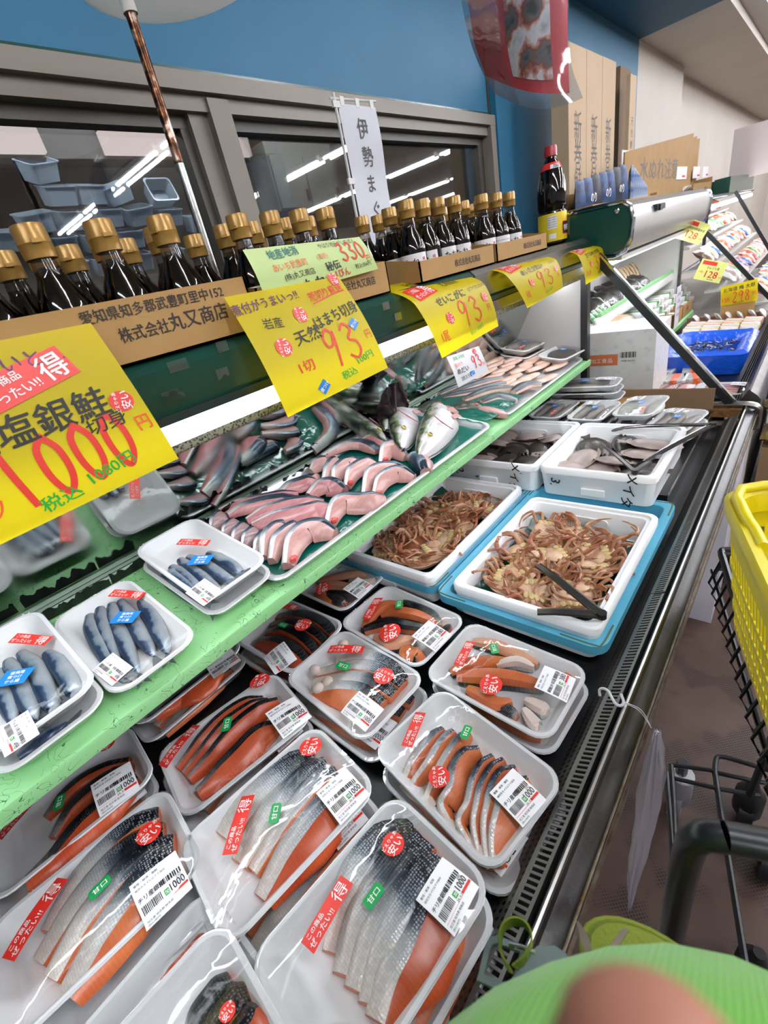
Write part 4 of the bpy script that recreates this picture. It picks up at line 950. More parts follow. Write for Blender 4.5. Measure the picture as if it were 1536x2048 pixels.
# ---- frilled black paper strip along the mirror, and the standing black leaf
mat('frill_black', '0e0f10', .6); mat('leaf_plum', '24101a', .25, vary=('120a10', 30, .3))
def frill(label, y0, y1, m='frill_black', h=.03, x=-.913, sd=0):
    b = MB(); n = int((y1 - y0) / .004); r2 = random.Random(sd)
    hs = [h * (.45 + .3 * abs(math.sin(i * .16 + sd)) + .25 * r2.random()) for i in range(n + 1)]
    def f(u, v):
        i = int(round(u * n)); hh = hs[i] * v
        return V((x + .004 * math.sin(i * .9) * v + hh * .42, y0 + (y1 - y0) * u, shz(x) + .002 + hh * .8))
    b.grid(f, n, 2); b.grid(lambda u, v: f(u, v) + V((.0015, 0, 0)), n, 2)
    return tag(b.build('garnish_strip', m, None, 80), label, 'garnish strip')
for k, (a, c) in enumerate(((-.16, -.01), (.0, .125), (.128, .20))): frill('black frilled paper strip along the mirror, %s piece from the left' % ORD[k], a, c, sd=k, h=.036)
frill('dark plum leaf garnish leaning on the mirror left of the steel tray', .30, .50, 'leaf_plum', .05, sd=4)
frill('dark plum leaf garnish on the mirror behind the middle of the steel tray', .55, .72, 'leaf_plum', .035, sd=5)
frill('dark frilled garnish along the mirror behind the grey fish', .98, 1.22, 'leaf_plum', .03, sd=7)
t = thing('plum_lettuce_leaf', 'large dark plum leaf standing behind the fish heads below the big yellow sign', 'leaf', (-.845, .93, shz(-.845) + .018))
b = MB(); 
def lf(u, v):
    w = .075 * (.25 + .75 * math.sin(PI * min(1, .2 + v * .62))) * (1 + .08 * math.sin(v * 23)); a = (u - .5) * 2
    return V((-.01 + .010 * math.cos(a * 5 + v * 4) + .03 * v, a * w * .8, .012 + v * .125))
b.grid(lf, 16, 14); b.build('blade', 'leaf_plum', t, 80)
b = MB(); b.tube([V((.005, 0, .01)), V((.012, .002, .07)), V((.026, 0, .13))], lambda t: .004 - .002 * t, 6); b.build('midrib', mat('leaf_rib', '4a3a36', .4), t)

# ================================================================ crab crates on the lower deck
mat('crate_blue', '5fb2cf', .4, vary=('56a8c6', 4, .3)); mat('crate_groove', '4b5a3c', .8)
def crate(label, x0, x1, y0, y1, z0=DZ, h=.06):
    c = ((x0 + x1) / 2, (y0 + y1) / 2); t = thing('blue_crate', label, 'crate', (c[0], c[1], z0)); L, Wd = y1 - y0, x1 - x0
    R_ = lambda i, z, r=.03: [V((x, y, z)) for x, y in rrect(Wd - 2 * i, L - 2 * i, max(.008, r - i * .4), 5)]
    b = MB(); b.loft([R_(.03, 0), R_(.022, h - .02), R_(0, h - .02), R_(0, h), R_(.018, h), R_(.0215, h - .003), R_(.026, .006)], 0); b.build('tub', 'crate_blue', t)
    b = MB()
    for sx in (1, -1):
        for sy in (1, -1):
            P = [V((sx * (Wd / 2 - .006), sy * (L / 2 - .07), h + .0005)), V((sx * (Wd / 2 - .008), sy * (L / 2 - .016), h + .0005)), V((sx * (Wd / 2 - .02), sy * (L / 2 - .007), h + .0005)), V((sx * (Wd / 2 - .08), sy * (L / 2 - .006), h + .0005))]
            b.tube(catmull(P, 5), .0018, 5, flat=.4)
    b.build('rim_groove', 'crate_groove', t); return t
crate('pale blue plastic crate holding the right crab box beside the grille', -.537, -.172, .603, 1.165)
crate('pale blue plastic crate holding the left crab box behind its twin', -.905, -.541, .612, 1.165)
def foam_box(label, x0, x1, y0, y1, z0, h, wall_=.022, rz=0, marks=None):
    c = ((x0 + x1) / 2, (y0 + y1) / 2); L, Wd = y1 - y0, x1 - x0; t = thing('foam_fish_box', label, 'foam box', (c[0], c[1], z0), rz)
    R_ = lambda i, z, r=.022: [V((x, y, z)) for x, y in rrect(Wd - 2 * i, L - 2 * i, max(.01, r - i * .3), 4)]
    b = MB(); b.loft([R_(.008, 0), R_(.002, h - .02), R_(0, h - .018), R_(0, h - .004), R_(.003, h), R_(wall_ * .55, h), R_(wall_ * .6, h - .006), R_(wall_ * .95, h - .006), R_(wall_, h - .008), R_(wall_ + .006, .014)], 0); b.build('box', 'foam', t)
    b = MB(); ins = wall_ + .001
    b.loft([[V((x, L / 2 - ins - d, h * .55 + z)) for x, z in rrect(.1, h * .28, .012, 4)] for d in (-.006, .004, .0055)], 0); b.build('end_recess', 'foam', t)
    b = MB(); b.box(-.03, .03, -L / 2 - .0015, -L / 2 + .006, h * .16, h * .38); b.build('front_recess', 'foam', t)
    if marks:
        for body, u, sz, rot in marks: b = MB(); b.text(body, lambda a, c2, hh: V((a, -L / 2 - .0022 - hh + .006 * (1 - min(1, (c2) / h)) , c2)), u, h * .5, sz, rot, 0, .0006, .018); b.build('pen_mark', 'ink', t)
    return t
foam_box('white foam box of snow crabs with tongs on its corner, nearest the grille', -.497, -.185, .616, 1.045, .70, .082)
foam_box('white foam box of snow crabs tucked below the yellowtail tray', -.845, -.545, .612, 1.095, .70, .082)
foam_box('white foam box of flatfish with tongs lying across it, marked in black pen', -.508, -.212, 1.112, 1.47, .7535, .086, marks=[('メイタ', .09, .030, -1.75), ('3.', -.10, .026, -1.75)])
foam_box('white foam box of flatfish behind the marked one, half under the shelf', -.83, -.514, 1.112, 1.48, .7535, .084, marks=[('メイタ', .09, .030, -1.75), ('2.', -.10, .026, -1.75)])
# ---- crabs
def shell_mat(name, a, b_, c_):
    t = NT(name); co = t.coord(); v = t.n('ShaderNodeTexVoronoi', iScale=120.0); t.l(co, v.inputs['Vector'])
    n1 = t.ramp(t.noise(co, 45, 4), [(.35, a), (.65, b_)]); p = t.pr(t.mix(t.math('MULTIPLY', t.math('LESS_THAN', v.outputs['Distance'], .16), .5), n1, c_), .38, 0, .5); t.bump(p, v.outputs['Distance'], .3, .001); return t.done(p)
shell_mat('crab_shell', '7a4630', '94603f', 'c9a680'); shell_mat('crab_belly', 'c49a7c', 'dabb9c', 'efe3cc'); shell_mat('crab_leg', '95583c', 'b88a64', '743624'); mat('crab_cream', 'd6c08c', .4, vary=('c9ae74', 60, .2)); mat('crab_tip', '7a2e20', .4)
def make_crab(label, pose):
    t = thing('snow_crab', label, 'crab'); r2 = random.Random(pose); up = pose != 2
    b = MB(); rings = []
    for k in range(7):
        a = -PI / 2 + PI * k / 6; rr = math.cos(a); rr = max(rr, .05)
        rings.append([V(((.038 * rr) * math.cos(q) * (1 + .12 * math.cos(q)), .038 * rr * math.sin(q), .016 + .013 * math.sin(a) + .0012 * math.sin(q * 9))) for q in [2 * PI * j / 18 for j in range(18)]])
    b.loft(rings); b.build('carapace', 'crab_belly' if up else 'crab_shell', t)
    if up:
        b = MB(); b.ball((-.012, 0, .030), (.018, .017, .005), 12); b.build('abdomen_flap', 'crab_belly', t)
        for sg in (1, -1):
            b = MB()
            for k in range(4): b.ball((.016 - .010 * k, sg * (.016 + .001 * k), .028), (.006, .009, .004), 8)
            b.build('breastplate', 'crab_cream', t)
    for sg in (1, -1):
        for k in range(4):
            a = .55 + .48 * k + r2.uniform(-.12, .12); d = V((math.cos(a), sg * math.sin(a), 0)); o = V((.014 - .011 * k, sg * .020, .016))
            z1 = r2.uniform(.008, .022); fwd = V((math.cos(a + 1.5 * (1 if k > 1 else -1)), sg * math.sin(a + 1.5 * (1 if k > 1 else -1)), 0)) if r2.random() < .75 else d
            P = [o, o + d * .020 + V((0, 0, z1)), o + d * .030 + V((0, 0, z1 * 1.1)), o + d * .030 + fwd * .020 + V((0, 0, z1 * .8)), o + d * .016 + fwd * .036 + V((0, 0, z1 * .5 + .004)), o + d * .004 + fwd * .044 + V((0, 0, .012))]
            b = MB(); b.tube(catmull(P, 3), lambda t: .0043 * (1 - .74 * t ** 1.2), 6, flat=.85); b.build('leg', 'crab_leg', t)
        o = V((.024, sg * .018, .02)); P = [o, o + V((.018, sg * .012, .010)), o + V((.03, sg * .002, .018)), o + V((.034, -sg * .012, .02))]
        b = MB(); b.tube(catmull(P, 4), lambda t: .0052 * (1.0 if t < .55 else 1.25 - .9 * (t - .55) / .45), 7, flat=.7); q = P[-1] + V((-.003, sg * .003, .003)); b.tube([P[2] + V((0, 0, .004)), q + V((.004, -sg * .002, .002)), q + V((0, -sg * .006, 0))], lambda t: .0028 - .002 * t, 5); c = b.build('claw', 'crab_leg', t)
    return t
protos = [make_crab('', k) for k in range(3)]
ptree = [kids(p) for p in protos]
used = [False] * 3
def put_crab(x, y, z, rz, tilt, kind, label, grp, s=1.0):
    mw = TR(x, y, z, rz, tilt[0], tilt[1], s)
    if not used[kind]:
        used[kind] = True; o = protos[kind]; o.matrix_world = mw; o['label'] = label; o['group'] = grp
    else: dup(protos[kind], mw, label, grp, ptree[kind])
def crab_box(x0, x1, y0, y1, where, grp, sd, ny, nx, z0):
    r2 = random.Random(sd)
    for j in range(ny):
        for i in range(nx):
            x = x0 + (x1 - x0) * (i + .5 + r2.uniform(-.12, .12) + (.2 if j % 2 else -.1)) / nx; y = y0 + (y1 - y0) * (j + .5 + r2.uniform(-.15, .15)) / ny
            kind = 2 if (i + j * 2) % 7 == 3 else r2.randrange(2)
            put_crab(min(max(x, x0 + .05), x1 - .05), min(max(y, y0 + .05), y1 - .05), z0 + r2.uniform(0, .014), r2.uniform(0, 6.28), (r2.uniform(-.3, .3), r2.uniform(-.3, .3)), kind,
                     'snow crab, %s from left, %s row from the front, %s' % (ORD[i], ORD[j], where), grp, r2.uniform(1.1, 1.25))
mat('dark_green_sheet', '16443a', .3, bump=(.3, 30))
def box_liner(x0, x1, y0, y1, z, where, corner=None):
    b = MB(); sd = rnd.random() * 30
    def f(u, v):
        e = max(abs(u - .5), abs(v - .5)) * 2; return V((x0 + (x1 - x0) * u, y0 + (y1 - y0) * v, z + .006 * noise.noise(V((u * 5 + sd, v * 7, 0))) + (.03 * max(0, (.22 - u) / .22) ** 1.0 if corner else 0) * (1 if v < .9 else 1.3)))
    b.grid(f, 16, 20); b.grid(lambda u, v: f(u, v) - V((0, 0, .0012)), 16, 20); tag(b.build('green_sheet', 'dark_green_sheet', None, 70), 'dark green plastic sheet lining the ' + where, 'plastic sheet')
box_liner(-.466, -.216, .645, 1.01, .716, 'foam crab box nearest the grille', True)
box_liner(-.815, -.575, .64, 1.06, .716, 'foam crab box below the yellowtail tray', True)
crab_box(-.462, -.218, .65, .985, 'box by the grille', 'snow crabs in the right foam box', 5, 5, 3, .722)
crab_box(-.81, -.578, .65, 1.03, 'box below the yellowtail', 'snow crabs in the left foam box', 8, 6, 3, .72)
# ---- flatfish
fishskin('flatfish_dark', [(0, '2a2522'), (.5, '3a332e'), (1, '4a423a')], 'X', 200, .3, .1, .3, .25); mat('flatfish_pale', 'b3a39b', .35, 0, .5, vary=('9c8a84', 30, .3), bump=(.1, 90)); mat('flatfish_fin', '3a322d', .5)
def make_flat(pale):
    t = thing('flatfish', '', 'flatfish'); b = MB(); n = 22; rings = []
    R_ = [(.065 * math.cos(2 * PI * j / n) * (1.0 if math.cos(2 * PI * j / n) > 0 else .92), .044 * math.sin(2 * PI * j / n)) for j in range(n)]
    for s_, z in ((.9, 0), (1, .004), (.86, .010), (.55, .0145), (.1, .016)): rings.append([V((x * s_, y * s_, z)) for x, y in R_])
    b.loft(rings, uvy=[j / n for j in range(n)]); b.build('body', 'flatfish_pale' if pale else 'flatfish_dark', t, 60)
    b = MB(); b.loft([[V((x * k, y * k * (1.0 if k < 1.1 else 1.05), .004 + .002 * (k - 1) * 8 + (.0015 if j % 2 else 0) * (k > 1))) for j, (x, y) in enumerate(R_)] for k in (.98, 1.16)], close=True, cap0=False, cap1=False); b.build('fin_fringe', 'flatfish_pale' if pale else 'flatfish_fin', t, 60)
    b = MB(); b.add([V((-.055, .007, .005)), V((-.055, -.007, .005)), V((-.092, -.018, .006)), V((-.088, 0, .006)), V((-.092, .018, .006))], [(0, 4, 3, 2, 1)]); b.build('tail_fin', 'flatfish_pale' if pale else 'flatfish_fin', t)
    if not pale:
        b = MB()
        for y in (.006, .018): b.ball((.052, y, .0125), (.004, .004, .003), 8)
        b.build('eyes', 'eye_black', t)
    return t
fp = [make_flat(True), make_flat(False)]; ftr = [kids(x) for x in fp]; fu = [False, False]
def flat_box(x0, x1, y0, y1, z0, where, grp, sd, ny, nx, pale):
    r2 = random.Random(sd)
    for j in range(ny):
        for i in range(nx):
            k = 0 if r2.random() < pale else 1; x = x0 + (x1 - x0) * (i + .5 + r2.uniform(-.15, .15)) / nx; y = y0 + (y1 - y0) * (j + .5 + r2.uniform(-.15, .15)) / ny
            mw = TR(x, y, z0 + .007 * ((i + j) % 3) + r2.uniform(0, .004), r2.uniform(0, 6.28), r2.uniform(-.22, .22), r2.uniform(-.3, .3), r2.uniform(.85, 1.05))
            lab = '%s flatfish, %s from left, %s row from the front, %s' % ('pale' if k == 0 else 'dark', ORD[i], ORD[j], where)
            if not fu[k]: fu[k] = True; fp[k].matrix_world = mw; fp[k]['label'] = lab; fp[k]['group'] = grp
            else: dup(fp[k], mw, lab, grp, ftr[k])
flat_box(-.475, -.245, 1.16, 1.43, .785, 'pen-marked box', 'flatfish in the box with the tongs', 3, 4, 3, .4)
flat_box(-.79, -.55, 1.16, 1.44, .783, 'box under the shelf', 'flatfish in the box under the shelf', 4, 4, 3, .7)
# ---- tongs
mat('tong_steel', '8d8c8b', .2, 1); mat('tong_dark', '4b4845', .3, .8)
def tongs(label, hinge, a, c, m='tong_steel', scallop=True, w=.016):
    hinge, a, c = V(hinge), V(a), V(c); t = thing('tongs', label, 'tongs', mw=Matrix.Translation(hinge))
    for e in (a, c):
        d = e - hinge; P = [V((0, 0, 0)), d * .3 + V((0, 0, .002)), d * .7 + V((0, 0, .003)), d]
        b = MB(); b.sweep(catmull(P, 5), lambda t, i: [(-w / 2 * (1 - .25 * t), 0), (-w / 2 * (1 - .25 * t), .005), (-w * .4 * (1 - .25 * t), .0035), (w * .4 * (1 - .25 * t), .0035), (w / 2 * (1 - .25 * t), .005), (w / 2 * (1 - .25 * t), 0)]); arm = b.build('arm', m, t)
        if scallop:
            b = MB(); u = d.normalized(); lat = V((-u.y, u.x, 0)).normalized(); o = [(0, -.007)] + [(.004 + .006 * k, -.011 - .002 * (k % 2)) for k in range(5)] + [(.036, -.004), (.036, .004)] + [(.028 - .006 * k, .011 + .002 * (k % 2)) for k in range(5)] + [(0, .007)]
            top = [d + u * x + lat * y + V((0, 0, .002 - x * .25)) for x, y in o]; b.loft([top, [p + V((0, 0, .002)) for p in top]]); b.build('scalloped_tip', m, arm)
    b = MB(); b.tube([V((0, 0, -.003)), V((0, 0, .009))], .009, 10); b.build('hinge', 'tong_dark', t); return t
tongs('dark steel tongs spread over the near corner of the right crab box', atz(1203, 1232, .790), atz(1075, 1132, .80), atz(1075, 1226, .792), 'tong_dark', False, .018)
tongs('long steel tongs with scalloped tips lying across the far rim of the flatfish box', atz(1425, 851, .86), atz(1250, 857, .855), atz(1290, 925, .84))
tongs('steel tongs hooked over the near rim of the flatfish box', atz(1270, 945, .846), atz(1210, 895, .835), atz(1300, 925, .842), 'tong_dark', False, .012)

# ---- squid packs behind the flatfish boxes
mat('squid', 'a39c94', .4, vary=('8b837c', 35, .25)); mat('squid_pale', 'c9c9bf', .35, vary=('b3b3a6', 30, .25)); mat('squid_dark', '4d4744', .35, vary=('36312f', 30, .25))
def plain_pack(label, mw, m, L=.2, Wd=.125, n=3, H=.024, grp=None, blue=True, red=False, lab=True, price='298', name='fish_pack'):
    p = Pack(label, mw, L, Wd, H, .006, group=grp, name=name); r2 = random.Random(label)
    for k in range(n):
        v = (k - (n - 1) / 2) * Wd * .62 / max(1, n - 1) if n > 1 else 0
        b = MB(); lump(b, catmull([V((L * .32, v + r2.uniform(-.004, .004), .005)), V((.0, v + r2.uniform(-.008, .008), .006)), V((-L * .33, v + r2.uniform(-.006, .006), .005))], 4), Wd * .8 / n, .019); b.build('squid', [m, m], p.t, 50)
    p.wrap()
    if blue: p.sticker('blue', (-L * .05, -.0), (L * .1, .0), px=False)
    if red: p.sticker('toku', (-L * .40, -Wd * .2), (-L * .40 + .04, -Wd * .2), px=False)
    if lab: p.price((L * .24, Wd * .38), (L * .24, -Wd * .02), (L * .46, Wd * .38), px=False, body='するめいか', price=price) if False else p.price((L * .16, Wd * .38), (L * .42, Wd * .38), (L * .16, Wd * .06), px=False, body='いか', price=price)
    return p
GQ = 'squid packs behind the flatfish boxes'
QZ = .7535
def qp(label, x, y, rz, m, z=QZ, red=False, tilt=0, **k): return plain_pack(label, TR(x, y, z, math.radians(rz), 0, tilt), m, grp=GQ, red=red, **k)
qp('pack of dark squid, leftmost in the row behind the flatfish boxes', -.80, 1.60, 88, 'squid_dark', QZ + .06)
qp('pack of brown squid, second from the left behind the flatfish boxes', -.66, 1.61, 86, 'squid', QZ + .06, True)
qp('pack of brown squid, third from the left behind the flatfish boxes', -.515, 1.60, 86, 'squid', QZ + .06)
qp('pack of pale squid with red sticker, tipped up by the flatfish box', -.37, 1.61, 86, 'squid_pale', QZ + .075, True, -.06, n=2)
qp('pack of grey squid at the right end of the row, beside the black deck edge', -.262, 1.585, 80, 'squid', QZ + .04)
qp('lower pack of grey squid beneath the one at the right end', -.258, 1.58, 82, 'squid', QZ + .012)
for k, x in enumerate((-.80, -.66, -.515, -.37)):
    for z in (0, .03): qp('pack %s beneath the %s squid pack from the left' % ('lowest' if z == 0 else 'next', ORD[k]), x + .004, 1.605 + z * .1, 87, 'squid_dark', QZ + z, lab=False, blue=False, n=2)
for k in range(3):
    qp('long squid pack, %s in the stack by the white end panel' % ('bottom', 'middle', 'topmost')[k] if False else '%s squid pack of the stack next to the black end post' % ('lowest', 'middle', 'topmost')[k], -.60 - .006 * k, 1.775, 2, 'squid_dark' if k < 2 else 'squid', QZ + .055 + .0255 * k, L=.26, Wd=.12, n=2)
b = MB(); b.box(-.75, -.43, 1.70, 1.845, QZ, QZ + .054); tag(b.build('carton', 'cardboard'), 'flat cardboard carton under the stack of squid packs', 'carton')
t = thing('cardboard_divider', 'brown cardboard board standing at the glass end of the case', 'cardboard', (-.36, 1.845, .752)); b = MB(); b.box(-.60, -.20, 1.836, 1.844, .753, .835); wpart(b, 'board', 'cardboard_dark', t)
# packs at the far end of the green shelf
def sp(label, x, y, rz, m, lift=0, L=.2, Wd=.12, **k): return plain_pack(label, shelf_mat(x, y, math.radians(rz), lift), m, L=L, Wd=Wd, grp='packs at the far end of the shelf', **k)
# ================================================================ on the canopy: cartons of sauce bottles
CT = 1.367
def open_carton(label, x0, x1, y0, y1, h, front_h, text_rows, flap=True, back_h=None):
    t = thing('cardboard_carton', label, 'carton', ((x0 + x1) / 2, (y0 + y1) / 2, CT)); th = .003
    b = MB(); bh = back_h or h
    b.box(x0, x1, y0, y1, CT, CT + th)
    b.box(x1 - th, x1, y0, y1, CT, CT + front_h)
    b.box(x0, x0 + th, y0, y1, CT, CT + bh)
    for ya in (y0, y1 - th):
        vs = [V((x0, ya, CT)), V((x1, ya, CT)), V((x1, ya, CT + front_h)), V((x0, ya, CT + bh))]; ws = [v + V((0, th, 0)) for v in vs]
        b.add(vs + ws, [(0, 1, 2, 3), (7, 6, 5, 4), (0, 4, 5, 1), (1, 5, 6, 2), (2, 6, 7, 3), (3, 7, 4, 0)])
    bx_ = wpart(b, 'box', 'cardboard', t)
    b = MB(); f = lambda u, v, hh: V((x1 + hh, y0 + u, CT + v))
    for body, u, v, sz, sx in text_rows: b.text(body, f, u, v, sz, 0, 0, .0006, .025, sx, 'R')
    if text_rows: b.build('printing', 'ink_soft', bx_)
    return t
open_carton('near open cardboard carton with a printed address, sauce bottles standing in it', -.90, -.625, -.16, .43, .075, .073, [('愛知県知多郡武豊町里中152', .548, .060, .0145, .98), ('株式会社', .455, .034, .017, .9), ('丸又商店', .545, .036, .0215, .98)])
open_carton('second open cardboard carton, behind the green price card', -.90, -.628, .445, .755, .10, .055, [('株式会社丸又商店', .27, .028, .014, .9)], back_h=.09)
open_carton('third open cardboard carton with the seller\'s name on its low front', -.88, -.628, .862, 1.185, .09, .042, [('株式会社丸又商店', .25, .022, .015, .9)], back_h=.085)
open_carton('fourth open cardboard carton, next to the big black bottle', -.86, -.628, 1.20, 1.515, .09, .042, [('株式会社丸又商店', .27, .022, .015, .9)], back_h=.08)
mat('sauce_black', '0a0605', .06, 0, .6); mat('cap_gold', 'a8813f', .3, .3, vary=('94703a', 30, .2)); mat('label_white', 'e9e6e4', .5)
clear('bottle_glass', col='dcd6cf', base=.04, grow=.3, rough=.04, tint=.85)
b = MB(); b.lathe([(.026, 0), (.030, .004), (.030, .060), (.029, .072), (.023, .088), (.0165, .100), (.014, .108), (.0, .108)], 16); sauce = b.mesh('sauce', 'sauce_black')
b = MB(); b.lathe([(.0142, .106), (.0142, .112), (.0130, .122), (.0130, .130)], 14); b.lathe([(.0305, .01), (.0305, .061), (.0294, .073), (.0236, .089), (.017, .101), (.0146, .108), (.0144, .112)], 14); gneck = b.mesh('glass', 'bottle_glass')
b = MB(); b.lathe([(.0150, .124), (.0165, .1245), (.0168, .128), (.0172, .139), (.0176, .1395), (.0172, .1402), (.0172, .154), (.0160, .158), (.006, .1585), (.0, .1585)], 18); b.box(.015, .0195, -.005, .005, .1385, .1425); gcap = b.mesh('cap', 'cap_gold')
def blabel(txt):
    b = MB(); f = lambda u, v, h: V(((.0306 + h) * math.cos(u / .0306), (.0306 + h) * math.sin(u / .0306), v))
    b.grid(lambda u, v: f(-.036 + .072 * u, .018 + .038 * v, 0), 16, 2)
    if txt:
        b.text('たれ', f, -.002, .039, .0155, 0, 1, .0006, .03); b.text('秘伝 丸又商店', f, .0, .0245, .005, 0, 1, .0006, 0); b.text('純', f, .026, .044, .007, 0, 2, .0006, .02)
    else:
        b.text('名称 たれ 原材料名 醤油 砂糖 みりん', f, 0, .046, .0035, 0, 1, .0006, 0); b.text('内容量 200ml', f, -.008, .036, .0045, 0, 1, .0006, 0)
        for k in range(9): b.grid(lambda u, v: f(.02 + .0013 * k + .0007 * u, .022 + .016 * v, .0006), 1, 1, 1)
    return b.mesh('label', ['label_white', 'ink', 'red_ink'])
bl = [blabel(True), blabel(False)]
bproto = None; btree = {}
def bottle(x, y, rz, kind, label, grp, z=CT + .003):
    global bproto
    mw = TR(x, y, z, rz)
    if kind not in btree:
        t = thing('sauce_bottle', label, 'bottle', group=grp, mw=mw); place('sauce', sauce, t); place('glass', gneck, t); place('cap', gcap, t); place('label', bl[kind], t); btree[kind] = (t, kids(t))
    else: dup(btree[kind][0], mw, label, grp, btree[kind][1])
def bottles(where, grp, xs, y0, y1, n, sd, kindp, face):
    r2 = random.Random(sd); rn = ['front', 'second', 'third', 'back']
    for r, x in enumerate(xs):
        m = n - (r % 2 if n > 3 else 0) * 0
        for i in range(m):
            y = y0 + (y1 - y0) * (i + .5) / m + (.018 if r % 2 else 0) + r2.uniform(-.004, .004)
            bottle(x + r2.uniform(-.004, .004), y, face + r2.uniform(-.7, .5), 0 if r2.random() < kindp else 1, 'gold-capped sauce bottle, %s from the left in the %s row of the %s' % (ORD[i], rn[r], where), grp)
bottles('near carton', 'bottles in the near carton', (-.668, -.738, -.808), -.15, .40, 7, 1, .35, -.5)
bottles('second carton', 'bottles in the second carton', (-.70, -.768, -.838), .462, .73, 4, 2, .5, -.5)
bottles('third carton', 'bottles in the third carton', (-.690, -.758, -.826), .90, 1.15, 4, 3, .95, -.75)
bottles('fourth carton', 'bottles in the fourth carton', (-.690, -.755, -.818), 1.225, 1.45, 3, 4, .8, -.8)
# big bottle with red cap and yellow label
t = thing('soy_sauce_bottle', 'large black sauce bottle with red cap and yellow label by the fourth carton', 'bottle', (-.75, 1.86, CT))
b = MB(); b.lathe([(.042, 0), (.048, .006), (.048, .098), (.045, .102), (.045, .106), (.048, .112), (.049, .15), (.046, .19), (.036, .225), (.026, .243), (.018, .256), (.017, .27), (0, .27)], 20); b.build('bottle', 'sauce_black', t)
b = MB(); b.lathe([(.0185, .262), (.021, .263), (.021, .285), (.019, .292), (0, .293)], 18); b.build('cap', mat('cap_red', 'a8262c', .3), t)
b = MB(); b.lathe([(.0365, .226), (.030, .238), (.0265, .2445)], 18); f = lambda u, v, h: V(((.0375 + h) * math.cos(u / .035 - .75), (.0375 + h) * math.sin(u / .035 - .75), v)); b.grid(lambda u, v: V(((.0375 - .006 * v) * math.cos(-1.25 + u * 1.0), (.0375 - .006 * v) * math.sin(-1.25 + u * 1.0), .226 + .012 * v)), 8, 2, 1)
b.text('700', f, 0, .232, .009, 0, 2, .001, .03); b.build('neck_label', ['sticker_red', 'white_label', 'ink'], t)
b = MB(); f = lambda u, v, h: V(((.0488 + h) * math.cos(u / .0488 - .7), (.0488 + h) * math.sin(u / .0488 - .7), v)); b.lathe([(.0486, .012), (.0488, .013), (.0488, .097), (.0486, .098)], 24)
def lr(u0, u1, v0, v1, m, h=.0006): b.grid(lambda i, j: f(u0 + (u1 - u0) * i, v0 + (v1 - v0) * j, h), 6, 1, m)
lr(-.04, -.008, .05, .09, 1); lr(.012, .06, .028, .068, 2); lr(.014, .058, .030, .066, 3, .0009); lr(-.036, -.012, .02, .036, 1)
for k in range(5): b.text('濃縮つゆ 希釈表示', f, -.024, .085 - .007 * k, .0035, 0, 3, .0009, 0)
b.text('特選', f, .036, .048, .018, 0, 1, .0013, .02); b.build('label', [mat('label_yellow', 'e8c81a', .4), 'label_white', 'sticker_red', 'ink'], t)
# ---- leaning pole with white disc
t = thing('sign_stand', 'rusty chrome pole behind the near bottles carrying a pale round plate', 'stand', (-.93, .575, CT))
b = MB(); P0 = V((-.93, .573, CT)); P1 = V((-.93, .583, 1.895)); b.tube([P0, P0 * .45 + P1 * .55], .0085, 10, 0); b.tube([P0 * .45 + P1 * .55, P1], .0088, 10, 1)
t2 = NT('rusty_chrome'); tco = t2.coord(); t2.done(t2.pr(t2.ramp(t2.noise(tco, 60, 4), [(.4, '2a1a14'), (.52, '6b4022'), (.62, 'b9a99a')]), .3, .8))
wpart(b, 'pole', ['steel', 'rusty_chrome'], t)
b = MB(); b.lathe([(.05, -.003), (.055, 0), (.055, .012), (0, .012)], 16, tf=Matrix.Translation((-.93, .573, CT))); wpart(b, 'foot', 'dull_steel', t)
pc = atx(356, -86, -.90); b = MB(); b.lathe([(.0, -.006), (.155, -.006), (.166, -.002), (.168, .004), (.162, .010), (0, .010)], 40, tf=TR(pc.x, pc.y, pc.z, 0, -.04, .06, 1.1)); wpart(b, 'round_plate', paper('disc_white', 'fbf7f0', .9), t)
b = MB(); b.lathe([(.012, 0), (.012, .02), (0, .02)], 10, tf=Matrix.Translation((-.93, .583, 1.862))); wpart(b, 'socket', 'white_paint', t)
# ---- banner 伊勢まぐろ
t = thing('banner', 'narrow white banner with brushed black characters, on a thin pole before the window', 'banner', (-1.10, 1.22, CT))
bx = -1.10; yA, yB = 1.228, 1.405
b = MB(); b.tube([V((bx, 1.222, CT)), V((bx, 1.229, 1.868))], .0045, 8); b.tube([V((bx, 1.21, 1.855)), V((bx, 1.412, 1.862))], .003, 6); wpart(b, 'pole', 'white_paint', t)
bf = lambda u, v, h: V((bx + .003 + h + .004 * math.sin(v * 22) * (u / .17), yA + .008 + u, 1.845 - v + .006 * u))
b = MB(); b.grid(lambda u, v: bf(u * .165, v * .47, 0), 6, 20); wpart(b, 'cloth', paper('banner_cloth', 'dcdce2', .25), t)
b = MB()
for k, ch in enumerate('伊勢まぐろ'): b.text(ch, lambda a, c, h: bf(a, -c, h), .085 + (.003 * (k % 2)), -(.055 + .068 * k), .050 if k < 2 else .043, 0, 0, .0012, .03, .92)
b.text('伊勢', lambda a, c, h: bf(a, -c, h), .095, -.385, .026, 0, 0, .0012, .02); b.text('まぐろ', lambda a, c, h: bf(a, -c, h), .085, -.42, .022, 0, 0, .0012, .02, 1.05)
b.stroke([(.135, -.37), (.155, -.385), (.15, -.41)], lambda a, c, h: bf(a, -c, h), .008, 1, .001); wpart(b, 'lettering', ['ink', 'blue_ink'], t)
for v in (.0, .18, .33): b = MB(); b.box(bx - .002, bx + .005, yA - .012, yA + .016, 1.835 - v, 1.85 - v); wpart(b, 'tab', 'white_paint', t)
for u in (.02, .085, .15): b = MB(); b.box(bx, bx + .004, yA + u, yA + u + .016, 1.84, 1.862); wpart(b, 'tab', 'white_paint', t)

